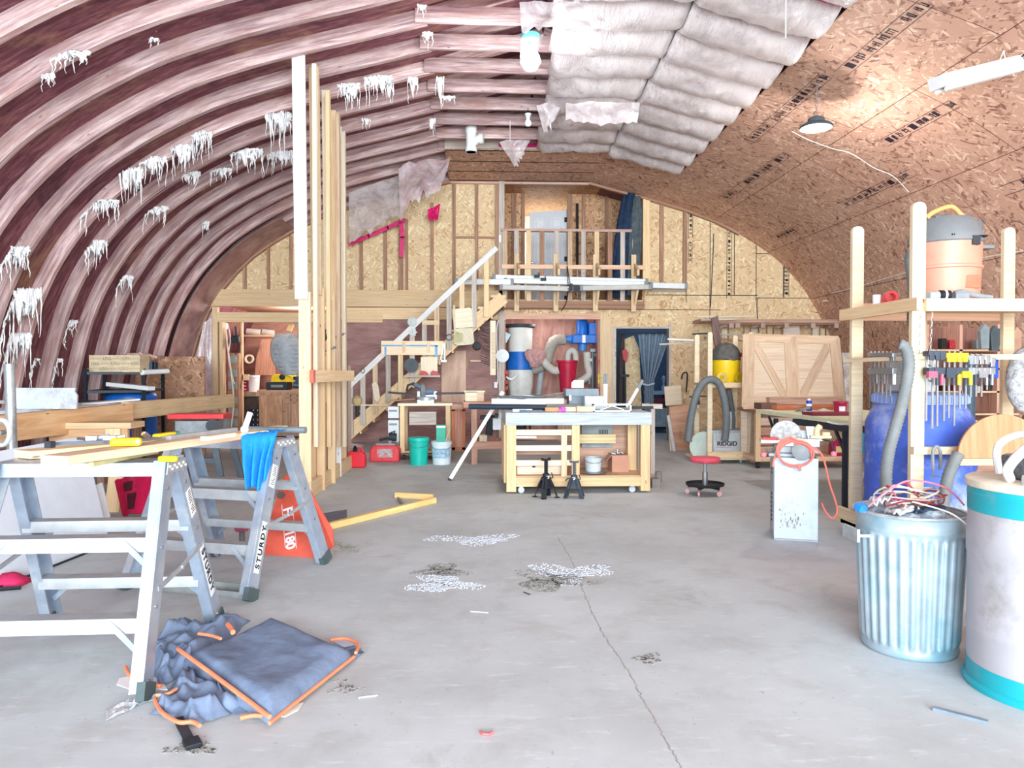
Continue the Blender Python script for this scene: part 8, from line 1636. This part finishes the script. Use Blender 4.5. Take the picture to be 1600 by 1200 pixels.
# foam bag at right edge + hung tools behind
m = MB(); c = P(1605, 590, 5.5)
def bag(u, v): a = u*2*PI; h = (v-.5); rr_ = math.sqrt(max(0, 1-(2*h)**2)); return c+V((.16*rr_*math.cos(a)*(1+.06*noise.noise(V((math.cos(a)*3, v*6, 2)))), .1*rr_*math.sin(a), .42*h*1.25+.02*math.cos(a)))
m.grid(bag, 26, 18); solo(m, 'foam_bag', pm('#c6c4c5', .5, var=.35, scale=30, bump=1), 'crinkled silver grey bag at the right frame edge', 'bag', smooth=180)
m = MB(); m.cyl((Xp(1537, 7.3), 7.3, 0), (Xp(1537, 7.3), 7.3, Zp(560, 7.3)), .055, n=20); solo(m, 'grey_column', pm('#4f6375', .5), 'dark blue-grey pipe column behind the clamps', 'column', smooth=True, kind='thing')
t = thing('tool_wall', 'wooden tool shelf unit behind the clamp rack', 'shelf', (4.6, 8.0, 0)); YT = 7.9
m = MB(); bxp(m, 1462, 1620, 510, 672, YT+.3, .03); wpart(m, 'back_panel', wood('#6f4a42', '#93685c'), t)
for y in (545, 575, 612, 648): m = MB(); bxp(m, 1462, 1620, y, y+3, YT, .3); wpart(m, 'shelf', FENCE, t)
for x in (1465, 1520, 1583): m = MB(); bxp(m, x, x+5, 505, 700, YT, .3); wpart(m, 'upright', OB, t)
m = MB(); m.box(Xp(1462, YT), Xp(1620, YT), YT-.1, YT+.4, .7, .76); wpart(m, 'bench_top', FENCE, t); m = MB(); m.box(Xp(1464, YT), Xp(1620, YT), YT, YT+.04, .0, .7); wpart(m, 'front_panel', OB, t)
rnd = random.Random(21); nmz = ['black drill', 'red tin', 'yellow box', 'grey case', 'brown box', 'steel jar', 'black case', 'red box', 'white jar', 'dark tool', 'orange tin', 'grey jar']; cz = ['#22242a', '#b9333c', '#d9b53a', '#7d8389', '#9a6f55', '#a9afb3', '#2a2c30', '#a32f3a', '#dcdcdc', '#3a332f', '#cf7a3c', '#8e9499']
for i in range(12):
    x = [1472, 1486, 1499, 1528, 1545, 1562, 1474, 1492, 1530, 1548, 1565, 1590][i]; y = [545, 545, 545, 545, 545, 545, 612, 612, 612, 612, 612, 575][i]; c = P(x, y, YT+.12); w_ = rnd.uniform(.04, .08); h_ = rnd.uniform(.06, .14); m = MB()
    if i % 3 == 2: m.lathe([(0, 0), (w_*.5, 0), (w_*.5, h_*.8), (w_*.35, h_), (0, h_)], c, 12)
    else: m.box(c.x-w_*.6, c.x+w_*.6, c.y-.04, c.y+.04, c.z, c.z+h_); m.box(c.x-w_*.3, c.x+w_*.3, c.y-.05, c.y-.04, c.z+h_*.3, c.z+h_*.7)
    solo(m, 'stored_tool', pm(cz[i], .5), '%s on the %s shelf of the tool unit behind the clamps, %s along it' % (nmz[i], 'upper' if i < 6 else ('lower' if i < 11 else 'middle'), ORD[i if i < 6 else i-6]), 'stored item', bevel=.004)
for i, (x, y0, y1, c_) in enumerate(((1540, 505, 545, '#8c9aa0'), (1556, 508, 548, '#4d5a60'), (1572, 505, 540, '#6f5a50'), (1590, 510, 560, '#b98f78'))):
    m = MB(); ppoly(m, [(x-6, y1), (x-8, y0+12), (x, y0), (x+7, y0+8), (x+6, y1)], 6.6, .05); solo(m, 'hung_case', pm(c_, .5), '%s hung under the rack shelf above the clamps, %s from the left' % (['pale grey hood', 'dark grey holder', 'brown holder', 'tan wooden bracket'][i], ORD[i]), 'holder', bevel=.006)
# ---- trash can
cx, cy = 2.06, 3.42; t = thing('trash_can', 'corrugated galvanised trash can full of wires', 'trash can', (cx, cy, 0)); HC = .655; N_ = 30*8
def canr(f): return .205+.032*f
m = MB()
def tcf(u, v):
    a = u*2*PI; f = v; k = 0
    if .07 < f < .86: k = .007*max(-1, min(1, 2.2*math.sin(a*30)))*min(1, (f-.07)/.03, (.86-f)/.03)
    r = canr(f)+k+.006*math.exp(-((f-.03)/.012)**2)+.006*math.exp(-((f-.9)/.012)**2)+.007*math.exp(-((f-1)/.012)**2); r *= 1+.006*math.sin(a*2+1)*f
    return V((r*math.cos(a), r*math.sin(a), HC*f))
zsv = [0, .015, .03, .05, .07, .085, .1, .2, .3, .4, .5, .6, .7, .78, .83, .845, .86, .885, .9, .915, .95, .985, 1.0]
vs = [tcf(k/N_, z) for z in zsv for k in range(N_)]; fs = []
for i in range(len(zsv)-1):
    for k in range(N_): k2 = (k+1) % N_; fs.append((i*N_+k, i*N_+k2, (i+1)*N_+k2, (i+1)*N_+k))
m.add(vs, fs); o = part(m, 'body', pm('#adbec8', .36, .35, .15, 5, dirt='#86adbd'), t, smooth=60); sd = o.modifiers.new('thickness', 'SOLIDIFY'); sd.thickness = .003
m = MB(); m.tube([(canr(1)*math.cos(2*PI*k/48)*1.03, canr(1)*math.sin(2*PI*k/48)*1.03, HC) for k in range(48)], .008, 8, closed=True); part(m, 'rim', GALV, t, smooth=True)
m = MB(); m.lathe([(0, .01), (.2, .01), (.2, .0)], n=40); part(m, 'bottom', GALV, t)
for s in (PI, 0):
    m = MB(); c = V((canr(.85)*math.cos(s), canr(.85)*math.sin(s), HC*.84)); d = V((math.cos(s), math.sin(s), 0)); q2 = V((-math.sin(s), math.cos(s), 0)); m.beam(c-q2*.06+d*.0, c-q2*.055+d*.055, .025, .012, up=(0, 0, 1)); m.beam(c+q2*.06, c+q2*.055+d*.055, .025, .012, up=(0, 0, 1)); m.beam(c-q2*.07+d*.055, c+q2*.07+d*.055, .014, .06, up=(0, 0, 1)); part(m, 'handle', GALV, t)
m = MB(); rnd = random.Random(6)
def rub(u, v): a = u*2*PI; r = v*(canr(.95)-.01); return V((cx+r*math.cos(a), cy+r*math.sin(a), HC-.05+.07*(1-v*v)+.05*noise.noise(V((r*12*math.cos(a), r*12*math.sin(a), 3)))))
m.grid(rub, 40, 12); solo(m, 'crumpled_rubbish', pm('#8c98a8', .6, var=.4, scale=22, dirt='#e1e4e8'), 'crumpled grey and white rubbish filling the trash can', 'rubbish', smooth=30)['kind'] = 'stuff'
for i, (dx_, dy_, sx, sy, c_, lb) in enumerate(((-.10, -.10, .10, .07, '#eef2f5', 'white torn card'), (.0, -.13, .12, .06, '#33435c', 'navy rag'), (.04, -.06, .07, .05, '#e2a77d', 'orange-tan scrap'), (-.17, -.03, .06, .05, '#dfe4ea', 'small white card'))):
    m = MB(); zb = HC+.012+.012*i; m.grid(lambda u, v: V((cx+dx_+sx*(u-.5)*1.2, cy+dy_+sy*(v-.5)*1.2, zb+.03*noise.noise(V((u*5, v*5, i*3.)))+.02*u)), 8, 8, .004); solo(m, 'scrap_piece', pm(c_, .6), '%s on top of the rubbish in the trash can' % lb, 'scrap', smooth=180)
m = MB(); c = V((cx-.27, cy-.02, HC-.01)); m.cbox(c+V((.02, 0, .03)), .05, .04, .035, .4, .3); solo(m, 'blue_connector', pm('#2d7fd0', .4), 'blue connector on a wire at the left rim of the trash can', 'connector', bevel=.004)
cols = [('#e9e2d0', 'cream'), ('#d33a55', 'red'), ('#f0ece4', 'white'), ('#8a3345', 'maroon'), ('#dcd2b8', 'beige'), ('#b8304a', 'crimson'), ('#cfcabd', 'pale grey'), ('#5c4a52', 'dark brown')]
for i, (c_, nm_) in enumerate(cols):
    rnd = random.Random(30+i); pts = []; n = 9; a0 = rnd.uniform(0, 6.28); R0 = rnd.uniform(.12, .19)
    for k in range(n):
        a = a0+k*(.75 if i != 1 else .5)*(1 if i % 2 else -1); rr_ = R0*rnd.uniform(.55, 1.08); pts.append((cx+rr_*math.cos(a), cy+rr_*math.sin(a)*.8, HC+rnd.uniform(.02, .06)+(.075 if i in (1, 2, 4) else .03)*math.sin(PI*k/(n-1))))
    m = MB(); m.tube(curve(pts, 7), .0042 if i < 5 else .003, 6); solo(m, 'wire', pm(c_, .4), 'tangled %s wire on top of the trash can' % nm_, 'wire', smooth=True)
m = MB(); m.tube(curve([(cx-.23, cy-.05, HC+.03), (cx-.18, cy-.1, HC+.10), (cx-.03, cy-.05, HC+.15), (cx+.12, cy-.08, HC+.12), (cx+.2, cy-.1, HC+.04)], 8), .0045, 6); solo(m, 'wire', pm('#f2899b', .4), 'long arched pink wire over the trash can', 'wire', smooth=True)
m = MB(); m.tube(curve([(cx-.05, cy-.1, HC+.06), (cx+.05, cy-.22, HC+.03), (cx+.12, cy-.262, HC-.03), (cx+.2, cy-.27, HC-.10)], 8), .004, 6); solo(m, 'wire', pm('#f4f0ea', .4), 'white wire sticking out over the front rim of the trash can', 'wire', smooth=True)
# buckets behind the can
for i in range(3):
    m = MB(); z = .0; x, y = 2.235, 3.97; r = .13
    if i == 0: m.lathe([(0, 0), (.105, 0), (.12, .30), (.126, .305), (.126, .315), (.11, .31), (0, .02)], (x, y, 0), 28); solo(m, 'metal_bucket', pm('#8e9395', .4, .6), 'dented steel bucket on the floor left of the trash can', 'bucket', smooth=True)
    else: m.lathe([(.0, .02), (.118, .02), (.122, .045), (.127, .05), (.127, .058), (.112, .055), (0, .03)], (x, y, .28+.04*i), 28); solo(m, 'metal_bucket', pm('#4d5052' if i == 1 else '#6d7072', .5, .4), 'dark steel pail nested in the dented bucket, %s one' % ('lower' if i == 1 else 'topmost'), 'bucket', smooth=True)
# ---- teal and white drum
cx, cy = 2.37, 2.93; r = .30; HD = .865; t = thing('fibre_drum', 'large white drum with turquoise bands at the right frame edge', 'drum', (cx, cy, 0))
def dring(m, z0, z1, k0=1.0, k1=1.0): m.lathe([(r*k0, z0), (r*k1, z1)], n=56, cap=False)
m = MB(); pr = [(0, .0), (r*1.03, 0), (r*1.04, .012), (r*1.0, .03)]; 
for z in (.12, .2, .3, .45, .52): pr.append((r, z))
pr = [(0, .02), (r*.99, .02), (r, .105), (r*1.0, .22), (r*1.015, .235), (r*1.015, .25), (r, .265), (r, .54), (r*1.015, .555), (r*1.015, .64), (r, .655), (r, .73), (r, HD-.03), (r*1.02, HD-.02), (r*1.02, HD), (r*.97, HD), (0, HD-.01)]
def drum_mat(c1, c2):
    t_ = NT('worn_paint'); v = t_.coords(); f = t_.noise(v, 6, 8, .7); g = t_.noise(t_.coords(loc=(4, 2, 1)), 3, 5, .6)
    rr_ = t_.mix(t_.ramp(f, [(.52, W4(0)), (.62, W4(.8))]), lin(c1), lin(c2)); t_.base(rr_); t_.set(.45); return t_.m
m.lathe(pr, n=56); part(m, 'body', pm('#b8b4ba', .55, var=.06, dirt='#98928f', scale=4), t, smooth=True)
TEAL = drum_mat('#1fa5b2', '#5b9ea6')
m = MB(); m.lathe([(r*1.045, .0), (r*1.05, .015), (r*1.03, .025), (r*1.004, .03), (r*1.004, .1)], n=56, cap=False); part(m, 'bottom_band', TEAL, t, smooth=True); m = MB(); m.lathe([(r*1.004, .735), (r*1.006, .80), (r*1.012, .803), (r*1.012, .812), (r*1.004, .815), (r*1.004, .835)], n=56, cap=False); part(m, 'top_band', TEAL, t, smooth=True)
m = MB(); m.lathe([(r*1.02, HD-.03), (r*1.035, HD-.025), (r*1.035, HD), (r*1.0, HD+.006), (0, HD+.006)], n=56); part(m, 'lid', pm('#eadfc9', .5), t, smooth=True)
m = MB(); m.lathe([(r*1.003, .45), (r*1.003, .53)], n=8, cap=False, a0=PI*1.38, a1=PI*1.5); m.lathe([(r*1.003, .66), (r*1.003, .72)], n=8, cap=False, a0=PI*1.36, a1=PI*1.5); part(m, 'pink_overspray', pm('#f3c3dc', .5, var=.1), t)
zd = HD+.008
t = thing('grey_case', 'black and grey mottled tool case on the drum lid', 'case', (cx, cy, zd)); m = MB(); m.box(-.16, .2, -.14, .1, 0, .10); part(m, 'body', pm('#6e7074', .5, var=.35, scale=40), t, bevel=.02); m = MB(); m.box(-.16, .2, -.145, -.14, .02, .035); part(m, 'seam', DARK, t)
m = MB(); m.tube([(cx-.25, cy-.16, zd+.022), (cx+.0, cy-.26, zd+.02)], .02, 14); solo(m, 'white_tube', pm('#e6ecee', .4), 'white pipe lying along the front of the drum lid', 'pipe', smooth=True)
m = MB(); m.tube([V((cx-.22, cy-.05, zd+.01))+V(p) for p in curve([(0, 0, 0), (-.03, -.03, .05), (.02, -.06, .13), (.12, -.08, .19), (.24, -.08, .20), (.36, -.08, .17)], 6)], .019, 10); o = solo(m, 'white_strap', pm('#eceef0', .6), 'thick white padded strap arching over the case on the drum', 'strap', smooth=True)
m = MB(); m.tube(curve([(cx-.20, cy+.04, zd+.02), (cx-.20, cy+.05, zd+.13), (cx-.1, cy+.06, zd+.18), (cx+.05, cy+.06, zd+.18)], 6), .015, 8); solo(m, 'white_strap', pm('#d9dcde', .6), 'second thinner white strap behind the padded one on the drum', 'strap', smooth=True)
m = MB(); c = V((cx-.03, cy-.02, zd+.11)); m.beam(c+V((-.04, 0, 0)), c+V((.1, 0, .03)), .06, .06); m.beam(c+V((0, 0, .05)), c+V((.04, 0, .13)), .02, .02, up=(0, 1, 0)); m.beam(c+V((.05, 0, .04)), c+V((.07, 0, .12)), .02, .02, up=(0, 1, 0)); solo(m, 'grey_mechanism', GREY, 'grey metal mechanism with prongs on top of the case', 'tool', bevel=.003)
# flat bar on the floor
m = MB(); a, b = G(1458, 1109), G(1544, 1131); m.beam(a+V((0, 0, .006)), b+V((0, 0, .006)), .022, .012); solo(m, 'flat_bar', pm('#7b8794', .4), 'short flat grey bar lying on the floor before the drum', 'bar')

# ================================================================ FLOOR MARKS
CRK = pm('#a09a96', .9)
m = MB(); rnd = random.Random(9); px = 880; pts = [(872, 840), (895, 880), (912, 925), (928, 962), (948, 1000), (968, 1028), (985, 1055), (1003, 1090), (1020, 1120), (1042, 1160), (1062, 1196), (1080, 1230)]
P3 = curve([G(x, y) for x, y in pts], 9)
for i in range(len(P3)-1):
    a, b = P3[i]+V((rnd.uniform(-.008, .008), 0, .0006)), P3[i+1]+V((0, 0, .0006)); m.beam(a, b, .0035+.003*rnd.random(), .0008)
o = part(m, 'floor_crack', CRK, bpy.data.objects['floor']); o['label'] = 'long thin crack running towards the viewer'
def splat(cx_, cy_, w_, h_, n, mt, seed, nm_, lab, cat='debris'):
    rnd = random.Random(seed); m = MB()
    for k in range(n):
        aa = rnd.uniform(0, 6.283); q_ = rnd.random()**.62*(1+.35*math.sin(3*aa+seed)+.2*math.sin(5*aa)); x = cx_+math.cos(aa)*q_*w_*.6; y = cy_+math.sin(aa)*q_*h_*.6; p = G(x, y); s = rnd.uniform(.003, .0075); a = rnd.uniform(0, 3); m.cbox((p.x, p.y, .0015), s*1.6, s, .003, a)
    o = solo(m, nm_, mt, lab, cat); o['kind'] = 'stuff'
GR1, GR2 = pm('#8f8b86', .9), pm('#d6dae6', .9)
for i, (x, y, w_, h_, n, mt, lb) in enumerate(((690, 892, 60, 16, 900, GR1, 'dark grit patch'), (690, 912, 80, 22, 900, GR2, 'pale bluish powder around the left dark grit patch'), (862, 908, 95, 24, 1400, GR1, 'larger dark grit patch right of the first one'), (890, 895, 100, 22, 900, GR2, 'pale powder around the larger grit patch'), (740, 843, 110, 12, 700, GR2, 'faint pale powder streak beyond the grit patches'), (1010, 1030, 40, 12, 120, GR1, 'sparse crumbs beside the floor crack'), (300, 1170, 60, 16, 140, GR1, 'sparse dirt crumbs near the front left'), (540, 1075, 40, 20, 80, GR1, 'sparse dirt crumbs right of the blanket'))):
    splat(x, y, w_, h_, n, mt, i+50, 'grit_patch', lb+' on the floor')
m = MB(); m.tube([G(x, y, .006) for x, y in ((750, 1143), (755, 1147), (763, 1148), (770, 1144))], .006, 6); solo(m, 'red_scrap', pm('#c96a6e', .6), 'tiny curved red scrap on the bare floor near the front', 'scrap')
for i, (x0, y0, x1, y1, lb) in enumerate(((735, 955, 763, 957, 'thin white sliver on the floor below the grit patches'), (818, 925, 828, 929, 'tiny dark sliver below the larger grit patch'), (560, 1090, 590, 1086, 'small white paper sliver right of the blanket'))):
    m = MB(); m.beam(G(x0, y0, .003), G(x1, y1, .003), .008, .003); solo(m, 'sliver', [WHITE, DARK, WHITE][i], lb, 'scrap')
